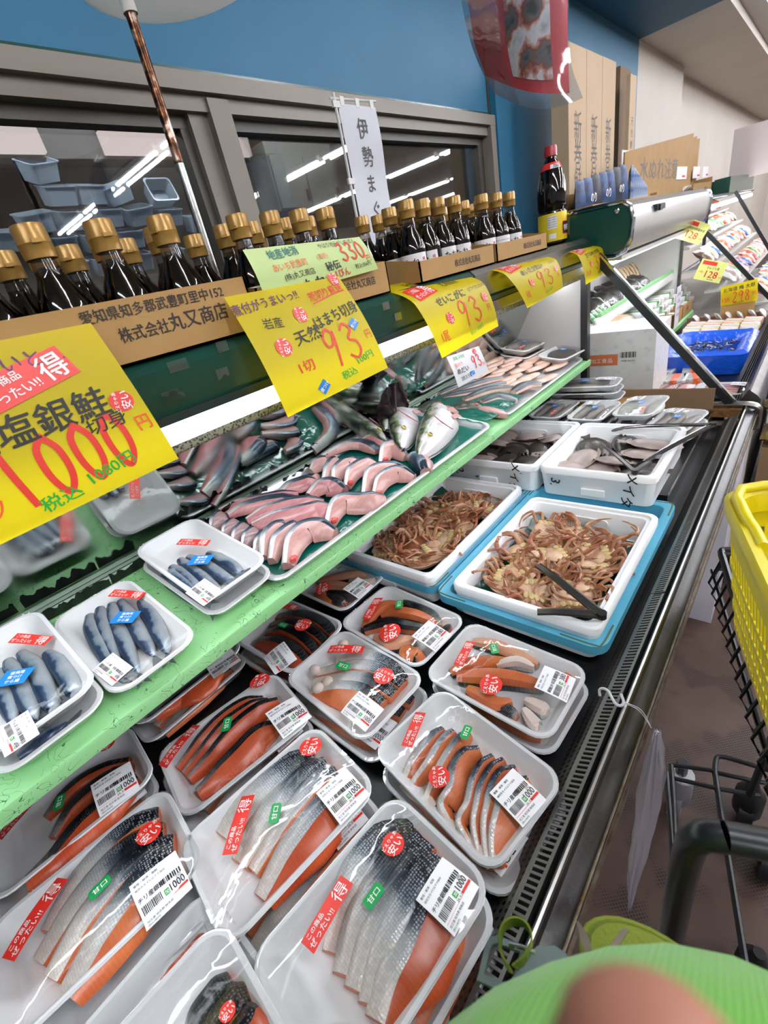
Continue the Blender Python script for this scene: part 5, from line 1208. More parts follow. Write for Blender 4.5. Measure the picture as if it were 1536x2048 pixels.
# ================================================================ hand-written cards
DIG = {'1': [(.3, 0), (.35, .5), (.45, 1)], '0': [(.55, .02), (.2, .25), (.15, .7), (.4, 1), (.75, .75), (.8, .3), (.5, .0)], '9': [(.75, .16), (.5, .0), (.18, .2), (.25, .45), (.55, .42), (.78, .1), (.68, .5), (.5, 1.05)],
       '3': [(.15, .14), (.45, -.02), (.72, .18), (.42, .42), (.75, .55), (.82, .8), (.5, 1.0), (.12, .85)], '8': [(.7, .1), (.35, .0), (.25, .28), (.7, .6), (.7, .92), (.35, 1.0), (.2, .75), (.6, .4), (.7, .1)], '2': [(.15, .2), (.45, .0), (.75, .2), (.5, .6), (.15, 1.0), (.85, .95)], '円': [(.15, 1.05), (.15, .1), (.8, .05), (.88, 1.0), (.6, .95)]}
class Card:
    """a sheet through four corners; u,v run in metres across and down it"""
    def __init__(s, name, label, cat, m, TL, TRt, BRt, BL, bow=.0, grp=None, curl=0.0, n=(12, 12)):
        s.c = [V(TL), V(TRt), V(BRt), V(BL)]; s.W = (s.c[1] - s.c[0]).length; s.H = (s.c[3] - s.c[0]).length; s.bow = bow; s.curl = curl
        s.nn = (s.c[3] - s.c[0]).cross(s.c[1] - s.c[0]).normalized()
        s.o = (s.c[0] + s.c[1] + s.c[2] + s.c[3]) / 4; s.t = thing(name, label, cat, mw=Matrix.Translation(s.o), group=grp)
        b = MB(); b.grid(lambda u, v: s.f(u * s.W, v * s.H, 0), *n); s.card = b.build('card', m, s.t, 80); s.b = MB()
    def f(s, u, v, h):
        a, c = u / s.W, v / s.H
        p = s.c[0] * (1 - a) * (1 - c) + s.c[1] * a * (1 - c) + s.c[2] * a * c + s.c[3] * (1 - a) * c
        k = s.bow * math.sin(PI * min(1, max(0, c))) + s.curl * (1 - min(1, c / .35)) ** 2 * -1 * (c < .35)
        return p + s.nn * (k + h) - s.o
    def tx(s, body, u, v, size, m, rot=0, bold=.0, sx=1, al='C', sh=0): s.b.text(body, lambda a, c, h: s.f(a, -c, h + .0004), u * s.W, -v * s.H, size * s.H, rot, m, .0006, bold, sx, al, sh)
    def num(s, body, u, v, w, h, m, th):
        n = len(body)
        for i, ch in enumerate(body): s.b.stroke([((u + w * (i + x * .92) / n) * s.W, (v + h * y) * s.H) for x, y in DIG[ch]], s.f, th * s.H, m, .001, 7)
    def line(s, pts, m, th): s.b.stroke([(a * s.W, c * s.H) for a, c in pts], s.f, th * s.H, m, .0009, 6)
    def rect(s, u0, u1, v0, v1, m, rot=0, h=.0011):
        cu, cv, du, dv = (u0 + u1) / 2 * s.W, (v0 + v1) / 2 * s.H, (u1 - u0) / 2 * s.W, (v1 - v0) / 2 * s.H; ca, sa = math.cos(rot), math.sin(rot)
        s.b.grid(lambda i, j: s.f(cu + (i * 2 - 1) * du * ca - (j * 2 - 1) * dv * sa, cv + (i * 2 - 1) * du * sa + (j * 2 - 1) * dv * ca, h), 4, 3, m)
    def disc(s, u, v, r, m, h=.0011): s.b.loft([[s.f(u * s.W + r * s.H * k * math.cos(2 * PI * i / 20), v * s.H + r * s.H * k * math.sin(2 * PI * i / 20), h) for i in range(20)] for k in (1, .5, .03)], m, cap0=False)
    def yasui(s, u, v, r, m=5): s.disc(u, v, r, m); s.b.text('安い', lambda a, c, h: s.f(a, -c, h + .001), u * s.W + r * .3 * s.H, -v * s.H, r * .85 * s.H, 1.35, 6, .0008, .04); s.b.text('どえりゃあ', lambda a, c, h: s.f(a, -c, h + .001), u * s.W - r * .5 * s.H, -v * s.H, r * .36 * s.H, 1.35, 6, .0008, .03)
    def toku(s, u, v, w, rot): 
        h = w * .36; s.rect(u - w / 2, u + w / 2, v - h * s.W / s.H / 2, v + h * s.W / s.H / 2, 5, rot); ca, sa = math.cos(-rot), math.sin(-rot); g = lambda a, c, hh: s.f(u * s.W + a * ca - c * sa, v * s.H - (a * sa + c * ca), hh + .001); q = w * s.W
        s.b.text('この商品', g, -q * .2, q * .08, q * .10, 0, 6, .0008, .03); s.b.text('ぜったい!!', g, -q * .18, -q * .07, q * .11, 0, 6, .0008, .03); s.b.text('得', g, q * .31, 0, q * .28, 0, 6, .0008, .06)
    def blue(s, u, v, w, rot=-.6): s.rect(u - w / 2, u + w / 2, v - w * .5, v + w * .5, 7, rot); s.b.text('煮つけ', lambda a, c, h: s.f(a, -c, h + .001), u * s.W, -v * s.H, w * .42 * s.H, .5, 6, .0008, .03)
    def done(s): s.b.build('lettering', ['ink', 'red_ink', 'orange_ink', 'green_ink', 'purple_ink', 'sticker_red', 'white_ink', 'sticker_blue', 'teal_ink'], s.card)
YC = 'yellow hand-written price cards along the canopy'
c = Card('price_card', 'largest yellow card, priced 1000, at the left below the near bottles', 'price card', 'yellow_card', (-.615, -.085, 1.425), (-.612, .202, 1.421), (-.575, .2155, 1.2505), (-.575, -.085, 1.240), .006, YC)
c.tx('旨みがないと…', .60, .13, .105, 4, .0, .02, .95, sh=.1); c.line([(.1, .12), (.2, -.0), (.42, .08), (.42, .28), (.24, .33), (.12, .25), (.1, .12)], 1, .012); c.tx('!!', .40, .31, .07, 4, 0, .02); c.line([(.30, .42), (.4, .34), (.5, .32)], 1, .018)
c.toku(.68, .235, .34, -.22); c.tx('定塩銀鮭', .62, .475, .185, 0, .03, .028, .98, sh=.12); c.tx('切身', .83, .60, .10, 0, .02, .03, 1.1, sh=.1)
c.num('1000', .44, .54, .46, .36, 1, .035); c.tx('円', .955, .68, .10, 2, 0, .02, .8); c.tx('1パック', .30, .83, .115, 2, 0, .03, .8); c.tx('税込', .56, .91, .09, 3, .05, .02, 1.1); c.tx('1080円', .76, .865, .085, 3, .12, .02, 1); c.yasui(.925, .51, .068); c.done()
c = Card('price_card', 'yellow card priced 93 for wild yellowtail slices, over the steel fish tray', 'price card', 'yellow_card', (-.612, .379, 1.4185), (-.61, .604, 1.4135), (-.572, .640, 1.249), (-.572, .393, 1.2415), .008, YC)
c.tx('煮付がうまいっ!!', .26, .10, .088, 4, .05, .02, .95, sh=.1); c.tx('荒切り直送', .78, .12, .085, 1, .10, .02, .95, sh=.1); c.line([(.62, .20), (.85, .15), (.96, .14)], 1, .01); c.yasui(.93, .02, .06)
c.tx('岩産', .22, .27, .09, 0, -.1, .01, 1); c.yasui(.46, .26, .068); c.tx('天然', .42, .44, .125, 0, .05, .028, 1.1, sh=.1); c.tx('はまち切身', .75, .34, .12, 0, .12, .024, .9, sh=.1)
c.yasui(.20, .475, .075); c.num('93', .50, .44, .36, .34, 1, .024); c.blue(.86, .47, .085); c.tx('円', .95, .60, .085, 1, 0, .01, .8); c.tx('1切', .30, .68, .10, 1, .0, .02, 1.1); c.blue(.36, .90, .09); c.tx('税込', .62, .88, .08, 3, .06, .02, 1.1); c.tx('100円', .82, .80, .075, 3, .1, .015, 1.1); c.done()
c = Card('price_card', 'pale green card priced 330 for sauce, above the 93-yen yellowtail card', 'price card', 'pale_green_card', (-.618, .437, 1.4715), (-.618, .684, 1.4665), (-.616, .716, 1.4115), (-.616, .449, 1.4025), .004)
c.tx('地産地消', .26, .15, .20, 8, .05, .02, 1); c.tx('やはり地元がいちばん', .74, .10, .13, 0, .03, 0, .9); c.tx('あいち武豊町', .27, .42, .17, 2, .03, .01, .9); c.tx('(直前)', .55, .36, .15, 2, .03, .01, .9); c.tx('(株)丸又商店', .31, .66, .17, 0, .03, .01, 1); c.tx('秘伝', .60, .62, .22, 0, .05, .02, 1); c.num('330', .70, .12, .26, .45, 1, .05); c.tx('円', .95, .62, .18, 1, 0, .01, .8); c.tx('たれ、', .42, .92, .28, 0, .03, .03, 1.1); c.tx('1びん', .66, .84, .2, 1, 0, .015, .9); c.tx('税込356円', .87, .77, .13, 0, .03, .0, .9); c.done()
def fold_card(label, ys, zt, zb, body, price, unit, sub, extra, x=-.596):
    c = Card('price_card', label, 'price card', 'yellow_card', (x - .012, ys[0], zt), (x - .012, ys[1], zt - .012), (x + .012, ys[2], zb - .0), (x + .012, ys[3], zb - .012), .012, YC, .075, (14, 22))
    c.tx(extra[0], .5, .07, .07, 0, .02, .01, 1); c.tx(extra[1], .62, .165, .085, 0, .05, .01, 1, sh=.1); c.toku(.22, .20, .30, -.15); c.tx(body, .44 if len(body) < 7 else .46, .36, .11, 0, .05, .02, 1.0, sh=.1); 
    if extra[2]: c.tx(extra[2], .86, .33, .07, 0, .05, .0, .8)
    c.num(price, .44, .44, .36 if len(price) < 3 else .46, .34, 1, .022); c.tx(unit, .15, .78, .13, 2, .0, .015, .8); c.tx('円', .91, .66, .10, 1, 0, .01, .8); c.tx(sub, .62, .88, .07, 3, .1, .012, 1)
    c.yasui(.30, .60, .075); c.yasui(.90, .50, .07); c.done(); return c
fold_card('yellow card priced 93 for female snow crab, bent over the canopy edge', (.748, 1.035, 1.093, .832), 1.392, 1.229, 'せいこがに', '93', '1尾', '税込100円', ('日本海の幸 うまいよ', '北海道産', '(ズワイガニのメス)'))
fold_card('yellow card priced 93 for flatfish, between the crab card and the squid card', (1.115, 1.475, 1.515, 1.262), 1.381, 1.252, 'めいたかれい', '93', '1尾', '税込100円', ('煮付に唐揚げに', '天然', '(つまみに)'))
fold_card('yellow card priced 399 for raw squid, last on the near canopy', (1.635, 1.925, 1.95, 1.715), 1.368, 1.243, '生するめいか2尾', '399', 'パック', '税込431円', ('お造り', '', ''))
c = Card('price_card', 'white card priced 93 stuck behind the grey fish on the second tray', 'price card', 'white_card', atx(893, 714, -.745), atx(957, 692, -.745), atx(977, 742, -.735), atx(917, 775, -.735), .002)
c.tx('愛媛 深海産', .3, .12, .12, 3, 0, .01, .9); c.tx('めだい', .28, .55, .18, 0, 0, .02, 1); c.tx('2枚おろし', .32, .80, .16, 0, 0, .01, .8); c.num('93', .6, .25, .3, .42, 1, .04); c.tx('円', .93, .66, .13, 1); c.yasui(.8, .12, .10); c.blue(.5, .78, .14, 0); c.tx('脂のり', .22, .34, .13, 2, 0, .01); c.done()
# transparent tape scraps on the canopy
for k, (y, z, w) in enumerate(((.268, 1.345, .028), (.33, 1.318, .02), (.345, 1.352, .018), (.245, 1.312, .03), (.71, 1.34, .02), (.74, 1.315, .022))):
    b = MB(); b.box(-.6175, -.6168, y, y + w, z, z + .014); tag(b.build('tape_scrap', 'film'), ['clear tape scrap beside the right edge of the 1000-yen card', 'small clear tape scrap midway between the two near yellow cards', 'clear tape scrap close to the left edge of the yellowtail card', 'clear tape scrap low on the canopy beside the 1000-yen card', 'clear tape scrap left of the snow crab card, upper', 'clear tape scrap left of the snow crab card, lower'][k], 'tape', 'tape scraps on the green canopy')

# ================================================================ red poster in a clear sleeve, hanging from the ceiling
t = thing('hanging_poster', 'red food poster in a clear sleeve hanging before the blue wall', 'poster', aty(1060, 0, 1.0))
def edge(pts): return catmull([V((a, c, 0)) for a, c in pts], 8)
def along(P, v): k = max(0, min(.9999, v)) * (len(P) - 1); i = int(k); return P[i].lerp(P[i + 1], k - i)
SL_, SR_ = edge([(880, -420), (895, -250), (910, -80), (932, 50), (958, 130), (990, 188)]), edge([(1165, -420), (1150, -250), (1138, -80), (1138, 50), (1143, 130), (1166, 196)])
RL_, RR_ = edge([(905, -400), (915, -250), (925, -80), (940, 30), (950, 90), (972, 152)]), edge([(1145, -400), (1140, -250), (1136, -80), (1135, 30), (1136, 100), (1139, 186)])
def sheet_f(Lp, Rp, sag, y0):
    def f(u, v, h=0):
        q = along(Lp, v).lerp(along(Rp, v), u); q.y += sag * math.sin(PI * u) * max(0, v - .45) / .55
        return aty(q.x, q.y, y0 - .035 * math.sin(PI * u) * (1 - .5 * v) - h)
    return f
sleeve_f, red_f = sheet_f(SL_, SR_, 26, 1.0), sheet_f(RL_, RR_, 14, .998)
W_R, H_R = .24, .55
def pf(u, v, h=0): return red_f(u / .24, 1 - v / .55, h)
PHOTO = NT('poster_photo'); co = PHOTO.coord('Object', (1, 1, 1)); n1 = PHOTO.noise(co, 26, 5); PHOTO.done(PHOTO.pr(PHOTO.ramp(n1, [(.34, '2b2623'), (.42, '6a6461'), (.48, '8e3f26'), (.53, 'd9907a'), (.58, 'efe2df'), (.68, 'b9b2b0')]), .3))
b = MB(); b.grid(lambda u, v: red_f(u, v, 0), 20, 30); wpart(b, 'sheet', mat('poster_red', 'd5343c', .3), t)
b = MB(); b.grid(lambda u, v: pf(.085 + u * .112, .035 + v * .48, .0015), 10, 24); wpart(b, 'photograph', 'poster_photo', t)
b = MB(); b.loft([[pf(.052 + .030 * k * math.cos(2 * PI * i / 20), .165 + .062 * k * math.sin(2 * PI * i / 20), .003) for i in range(20)] for k in (1, .5, .03)], 0, cap0=False)
for k, ch in enumerate('ブランド'): b.text(ch, lambda a, c, h: pf(a, c, h), .040, .205 - .022 * k, .012, 0, 1, .0045, .01)
for k, ch in enumerate('安心の健康'): b.text(ch, lambda a, c, h: pf(a, c, h), .064, .21 - .014 * k, .009, 0, 1, .0045, .01)
wpart(b, 'title', [mat('poster_rose', 'd8505a', .3), 'white_ink'], t)
b = MB(); b.grid(lambda u, v: sleeve_f(u, v, .010), 20, 30); b.grid(lambda u, v: sleeve_f(u, v, -.004), 20, 30)
clear('sleeve', col='e6ecf2', base=.035, grow=.35, rough=.06, tint=.95, milk=.05, wrinkle=(.35, 14, (1, 1, 1))); wpart(b, 'clear_sleeve', 'sleeve', t)
b = MB(); 
for u in (.1, .9): q = sleeve_f(u, 0); b.tube([q, V((q.x, q.y, 2.95))], .0008, 5)
wpart(b, 'hanging_cord', 'white_paint', t)

# ================================================================ against the blue wall, on the far canopy
def tall_box(label, x0, x1, y0, y1, z0, z1, m='kraft', txt=True):
    t = thing('tall_carton', label, 'carton', ((x0 + x1) / 2, (y0 + y1) / 2, z0)); b = MB(); b.box(x0, x1, y0, y1, z0, z1); wpart(b, 'box', m, t)
    if txt:
        b = MB(); f = lambda u, v, h: V((x1 + h, y0 + u, z0 + v)); w = y1 - y0
        for k, ch in enumerate('新巻鮭'): b.text(ch, f, w * .5, (z1 - z0) * (.60 - .155 * k), w * .52, 0, 0, .0008, -.0, .8)
        for k in range(4): b.stroke([(w * .08 + w * .8 * i / 8, .03 + .02 * k + .05 * abs(math.sin(i * .8 + k))) for i in range(9)], f, .004, 1, .0008)
        b.stroke([(w * .2, .10), (w * .35, .19), (w * .6, .2), (w * .5, .16), (w * .62, .14)], f, .005, 1, .0008); wpart(b, 'printing', ['ink_grey', 'ink_grey'], t)
    return t
SF = CT + .02
b = MB(); b.box(-1.262, -.60, 1.90, 4.62, SF - .0, SF + .001); tag(b.build('canopy_shelf', 'dull_steel'), 'steel top of the far display case carrying tall cartons', 'shelf')
tall_box('tall salmon carton with printed characters, leftmost of three against the blue wall', -1.08, -1.0, 2.70, 2.936, SF, 2.125)
tall_box('tall salmon carton with printed characters, middle one against the blue wall', -1.08, -1.0, 2.940, 3.165, SF, 2.126)
tall_box('tall salmon carton with printed characters, rightmost of three against the blue wall', -1.08, -1.0, 3.170, 3.385, SF, 2.127)
tall_box('tall plain brown carton between the salmon cartons and the cream wall', -1.24, -1.08, 3.74, 3.95, SF, 2.18, 'cardboard_dark', False)
t = thing('flat_carton', 'folded pale carton leaning at the start of the cream wall', 'carton', (-1.0, 3.75, SF)); b = MB(); b.box(-1.01, -.99, 3.62, 3.74, SF, 2.10); wpart(b, 'panel', 'kraft', t)
b = MB(); f = lambda u, v, h: V((-.99 + h, 3.62 + u, SF + v))
for k, ch in enumerate('天然鮮魚直送'): b.text(ch, f, .06, .50 - .055 * k, .04, 0, 0, .0008, 0)
wpart(b, 'printing', 'ink_grey', t)
t = thing('paper_strip', 'tall white paper strip taped upright beside the dark gap', 'paper', (-.97, 3.4, SF)); b = MB(); b.box(-.972, -.968, 3.43, 3.565, SF + .02, 1.74); wpart(b, 'strip', 'white_paint', t); b = MB(); b.text('鮮魚', lambda u, v, h: V((-.968 + h, 3.43 + u, v)), .065, 1.66, .05, 0, 0, .0008, .0, 1); wpart(b, 'writing', 'ink_grey', t)
t = thing('wet_warning_carton', 'wide brown carton with a keep-dry warning, flaps standing up', 'carton', (-.82, 3.3, SF))
X_ = -.75; pA, pB, pC, pD = atx(1246, 398, X_), atx(1380, 385, X_), atx(1388, 266, X_), atx(1250, 304, X_)
def quad_panel(pts, m, name, tt, th=.006):
    b = MB(); pts = [V(p) for p in pts]; n = (pts[1] - pts[0]).cross(pts[3] - pts[0]).normalized() * th; b.loft([pts, [p - n for p in pts]]); return wpart(b, name, m, tt)
quad_panel([V((X_, pA.y, SF)), V((X_, pB.y, SF)), pC, pD], 'cardboard', 'panel', t)
for k in (1, 2): quad_panel([V((X_ - .03 * k, pB.y + .0, SF)), V((X_ - .03 * k, pB.y + .26 * k, SF)), V((X_ - .03 * k, pC.y + .28 * k, 1.775 + .005 * k)), V((X_ - .03 * k, pC.y - .05, 1.74))], 'cardboard', 'flap', t)
b = MB(); f = lambda u, v, h: V((X_ + h, 2.70 + u, SF + v)); b.text('水ぬれ注意', f, .66, .205, .10, 0, 0, .001, .01, 1.55); b.text('です。', f, .62, .05, .03, 0, 0, .001, 0, 1.5); wpart(b, 'printing', 'ink_grey', t)
b = MB()
for y in (3.75, 4.23, 4.55): b.box(X_ + .001 - .001, X_ + .003, y, y + .28 - .06 * (y > 3.9), 1.535, 1.60)
for k, y in enumerate((3.78, 4.25, 4.57)): b.box(X_ + .003, X_ + .004, y + .12, y + .2, 1.545, 1.555, 1)
wpart(b, 'price_tag', ['white_label', 'red_ink'], t)
t = thing('display_carton', 'low brown display carton holding blue packets on the far canopy', 'carton', (-.66, 2.4, SF)); b = MB(); y0_, y1_ = 1.92, 2.80; b.box(-.64, -.632, y0_, y1_, SF, SF + .075); b.box(-.76, -.64, y0_, y0_ + .008, SF, SF + .075); b.box(-.76, -.64, y1_ - .3, y1_, SF, SF + .005); b.box(-.76, -.752, y0_, y1_, SF, SF + .13); b.box(-.66, -.632, y1_ - .008, y1_, SF, SF + .085); wpart(b, 'box', 'cardboard', t)
mat('packet_blue', '13233c', .6, vary=('24477a', 22, .1)); mat('packet_white', 'c3c9d2', .5, 0, vary=('3c5f96', 22, .1)); mat('packet_navy', '0f1422', .6)
def packet(label, x, y, w, h, d, m, grp, tilt=0, txt=None, z=SF + .005):
    t = thing('packet', label, 'packet', (x, y, z), 0, grp); b = MB(); b.loft([[V((dd * (1 - abs(u)) , u * w / 2, zz)) for u in (-1, -.6, 0, .6, 1)] + [V((-dd * (1 - abs(u)) - .001, u * w / 2, zz)) for u in (1, .6, 0, -.6, -1)] for zz, dd in ((0, d * .1), (h * .08, d * .5), (h * .5, d * .6), (h * .9, d * .4), (h, d * .05))]); b.build('bag', m, t)
    if txt: b = MB(); b.text(txt, lambda u, v, hh: V((d * .45 + hh + .003, u, v)), 0, h * .6, w * .35, 0, 0, .001, .02); b.build('printing', 'white_ink', t)
for k in range(7): packet('%s packet, %s from the left in the display carton' % ('navy' if k % 3 == 2 else 'blue', ORD[k]), -.70, 1.99 + .085 * k, .085, .155 + .008 * k, .04, 'packet_navy' if k % 3 == 2 else 'packet_blue', 'blue packets in the display carton', txt='のり' if k % 2 else None)
for k in range(7): packet('clear-topped packet, %s from the left at the right end of the display carton' % ORD[k], -.69, 2.60 + .035 * k, .03, .20 - .012 * k, .03, 'packet_white', 'clear packets in the display carton')
# ================================================================ far display case
A0, A1 = 1.90, 3.58
case2 = thing('pickle_display_case', 'second open display case beyond the glass end, with steel-fronted canopy', 'display case', (-.6, 2.7, 0))
b = MB(); b.box(-1.1, -.09, A0, A1, .1, .70); b.box(-1.1, -.14, A0, A1, 0, .1); wpart(b, 'body', 'case_body', case2)
b = MB(); b.box(-1.05, -.17, A0, A1, .70, .735); wpart(b, 'deck', 'black_metal', case2)
b = MB(); profile([(-.135, .66), (-.135, .765), (-.118, .80), (-.112, .802), (-.09, .785), (-.078, .77), (-.078, .66)], A0 + .02, A1, b); wpart(b, 'bumper', 'dull_steel', case2)
b = MB(); profile([(-.118, .800), (-.115, .806), (-.111, .806), (-.109, .80)], A0 + .02, A1, b); wpart(b, 'bumper_ridge', 'steel', case2)
b = MB()
for k in range(4): profile([(-.168 + .008 * k, .742 + .004 * k), (-.164 + .008 * k, .752 + .004 * k), (-.162 + .008 * k, .752 + .004 * k), (-.161 + .008 * k, .742 + .004 * k)], A0, A1, b)
wpart(b, 'air_grille', 'dark_steel', case2)
b = MB(); b.box(-1.06, -1.0, A0, A1, .735, 1.4); wpart(b, 'back_panel', 'white_paint', case2)
b = MB(); b.box(-.998, -.995, 2.35, 2.353, 1.02, 1.32); b.box(-.998, -.995, 2.95, 2.953, 1.02, 1.32); b.box(-.998, -.995, 3.4, 3.403, 1.02, 1.32); wpart(b, 'panel_seam', 'grey_frame', case2)
b = MB(); profile([(-1.0, .80), (-1.0, .83), (-.565, .805), (-.56, .78), (-.57, .775)], 2.08, A1, b); wpart(b, 'lower_shelf', 'white_paint', case2)
b = MB(); profile([(-1.0, .831), (-.565, .806), (-.559, .80), (-.559, .775), (-.561, .775), (-.562, .80)], 2.08, A1, b); wpart(b, 'shelf_liner', 'washi_green', case2)
b = MB(); profile([(-1.0, 1.0), (-1.0, 1.02), (-.71, 1.005), (-.70, .995), (-.71, .985)], 2.15, A1, b); wpart(b, 'upper_shelf', 'white_paint', case2)
b = MB(); profile([(-.70, .985), (-.685, 1.0), (-.685, 1.03), (-.692, 1.045), (-.70, 1.045), (-.694, 1.03), (-.694, 1.0)], 2.15, A1, b); wpart(b, 'price_rail', mat('rail_white', 'dfe0dc', .25), case2)
b = MB(); profile([(-.699, 1.043), (-.684, 1.046), (-.684, 1.058), (-.699, 1.058)], 2.2, A1, b); wpart(b, 'green_strip', 'washi_green', case2)
cp = [(-.71, 1.305), (-.55, 1.29), (-.515, 1.30), (-.50, 1.33), (-.495, 1.39), (-.505, 1.43), (-.53, 1.448), (-.71, 1.452)]
b = MB(); profile([(x, z) for x, z in cp], A0 + .004, 3.32, b); wpart(b, 'canopy', mat('bright_steel', 'c2c3c1', .26, .6), case2)
b = MB(); cc = (-.61, 1.376); profile([(cc[0] + (x - cc[0]) * .93, cc[1] + (z - cc[1]) * .9) for x, z in cp], A0 - .002, A0 + .004, b); wpart(b, 'end_cap', 'green_panel', case2)
b = MB(); P = [V((x, A0, z)) for x, z in cp]; b.tube(P, .007, 8, up=(0, 1, 0)); wpart(b, 'end_rim', 'chrome', case2)
b = MB(); b.lathe([(.008, 0), (.008, .004), (.005, .006), (0, .006)], 12, tf=TR(-.545, A0 - .002, 1.425, 0, 0, PI / 2)); wpart(b, 'end_screw', 'chrome', case2)
b = MB(); P = [V((x, 3.32, z)) for x, z in cp[1:7]]; b.tube(P, .009, 8, up=(0, 1, 0)); wpart(b, 'far_rim', 'chrome', case2)
b = MB(); b.box(-1.06, -.70, A0, A1, 1.36, 1.387); wpart(b, 'roof', 'dull_steel', case2)
b = MB(); b.box(-.504, -.488, 2.18, 2.30, 1.40, 1.42); b.box(-.49, -.482, 2.2, 2.23, 1.397, 1.417); wpart(b, 'clip', 'black_plastic', case2)
b = MB(); profile([(-.69, 1.285), (-.69, 1.30), (-.54, 1.285), (-.54, 1.27)], A0 + .05, 3.3, b); wpart(b, 'lamp_cover', mat('lamp_cover_white', 'e4e3de', .3), case2)
b = MB(); b.tube([V((-.60, A0 + .06, 1.265)), V((-.60, 3.3, 1.265))], .012, 8); wpart(b, 'lamp_tube', 'canopy_light', case2)
b = MB(); bar((-.60, A1, 1.30), (-.17, A1, .80), .022, .022, b); wpart(b, 'end_bar', 'black_plastic', case2)
b = MB(); b.add([V((-.62, A1 + .002, .80)), V((-.18, A1 + .002, .80)), V((-.60, A1 + .002, 1.28))], [(0, 1, 2)]); wpart(b, 'end_glass', 'pane', case2)
b = MB(); b.box(-.66, -.645, A1 - .02, A1, .8, 1.3); wpart(b, 'end_post', 'dull_steel', case2)
b = MB(); b.box(-1.0, -.66, A1 - .015, A1, .8, 1.38); wpart(b, 'end_panel', 'white_paint', case2)
# goods of the far case
def pouch(name, label, cat, mw, w, h, d, mats, grp=None, film=False, sd=0, band=None):
    """a pillow bag: two bulged faces joined at a flat seam"""
    t = thing(name, label, cat, mw=mw, group=grp); b = MB(); r2 = random.Random(sd)
    def f(u, v, s): k = max(0, math.sin(PI * min(1, max(0, u)))) ** .6 * max(0, math.sin(PI * v)) ** .5; return V(((u - .5) * w, (v - .5) * h, d / 2 + s * d / 2 * k + .12 * d * noise.noise(V((u * 5 + sd, v * 5, s)))))
    mf = (lambda i, j: 1 if band and band[0] <= j < band[1] else 0)
    b.grid(lambda u, v: f(u, v, 1), 10, 10, matf=mf); b.grid(lambda u, v: f(1 - u, v, -1), 10, 10, matf=mf); b.build('bag', mats, t, 60)
    if film: b = MB(); b.grid(lambda u, v: f(u, v, 1) + V((0, 0, .002)), 10, 10); b.build('film', 'film_crinkle', t)
    return t
clear('film_crinkle', base=.04, grow=.28, rough=.1, wrinkle=(.7, 45, (1, 1, 1)))
PAL = {'p_white': 'e6e4e0', 'p_red': 'c8352c', 'p_orange': 'e0662a', 'p_blue': '2d62a8', 'p_yellow': 'e6c63a', 'p_pink': 'e2a3a4', 'p_green': '4d8f4a', 'p_brown': '6f4a32', 'p_tan': 'd2b58c', 'p_black': '24211f', 'p_grey': 'a9a7a2'}
for k, v in PAL.items(): mat(k, v, .35, vary=('f4f2ee' if k not in ('p_white', 'p_black') else 'cfccc6', 35, .12, .66))
mat('konbu_dark', '1f1b1a', .4, vary=('3b3531', 25, .2))
for k in range(9):
    y = 2.42 + .19 * (k // 2) + .05 * (k % 2); x = -.80 - .09 * (k % 2)
    pouch('kelp_bag', 'crinkly clear bag of dark kelp, %s from the near end of the upper shelf' % ORD[k], 'bag', TR(x, y, 1.022, .3 * (k % 3 - 1), .55 + .15 * (k % 2)), .15, .17, .07, ['konbu_dark', 'p_white'], 'dark kelp bags on the far upper shelf', True, k, (7, 10) if k % 3 == 0 else None)
for k in range(4): pouch('pickle_packet', 'white and green packet, %s from the left at the near end of the upper shelf' % ORD[k], 'packet', TR(-.735, 2.22 + .055 * k, 1.03, .1, 1.0), .07, .05, .02, ['p_white', 'p_green'], 'white and green packets on the far shelf', True, 20 + k, (0, 4))
for k in range(6): pouch('snack_pack', 'tan packet, %s from the left behind the kelp bags' % ORD[k], 'packet', TR(-.9, 3.22 + .06 * k, 1.08, 0, 1.1), .12, .055, .03, ['p_tan', 'p_brown'], 'tan packets on the far upper shelf', False, 30 + k, (3, 5))
def brick(name, label, cat, mw, dx, dy, dz, mats, grp=None, bands=()):
    t = thing(name, label, cat, mw=mw, group=grp); b = MB(); b.loft([[V((x, y, z)) for x, y in rrect(dx - i, dy - i, .006, 2)] for i, z in ((.004, 0), (0, .003), (0, dz - .003), (.004, dz))], 0)
    b.build('pack', mats[0], t); b = MB()
    for k, (u0, u1, m) in enumerate(bands): b.box(-dx / 2 - .0006, dx / 2 + .0006, (u0 - .5) * dy, (u1 - .5) * dy, dz * .1, dz + .0008, m)
    if bands: b.build('print_band', mats[1:], t)
    return t
kk = 0
for col in range(4):
    for row in range(4):
        brick('soybean_pack', 'shallow white pack, %s up in the %s stack of the far carton row' % (ORD[row], ORD[col]), 'pack', TR(-.66 - .02 * row, 2.86 + .27 * col, .832 + .031 * row, .05 * ((row + col) % 3 - 1)), .13, .2, .029, ['p_white', 'p_green', 'p_brown'], 'white packs in the carton row', ((.1, .35, 0), (.55, .62, 1)))
for k, (ya, yb) in enumerate(((2.76, 3.02), (3.03, 3.29), (3.30, 3.56))):
    t = thing('shelf_carton', 'brown shelf carton, %s of the row on the far green shelf' % ORD[k], 'carton', (-.62, (ya + yb) / 2, .81), 0, 'cartons on the far green shelf'); b = MB(); b.box(-.575, -.57, ya, yb, .81, .875); b.box(-.76, -.57, ya, ya + .005, .81, .885); b.box(-.76, -.57, ya, yb, .808, .812); wpart(b, 'box', 'cardboard', t)
    b = MB(); b.text('冷蔵', lambda u, v, h: V((-.57 + h, ya + u, .81 + v)), .13, .034, .028, 0, 0, .0008, .01); wpart(b, 'printing', 'ink_soft', t)
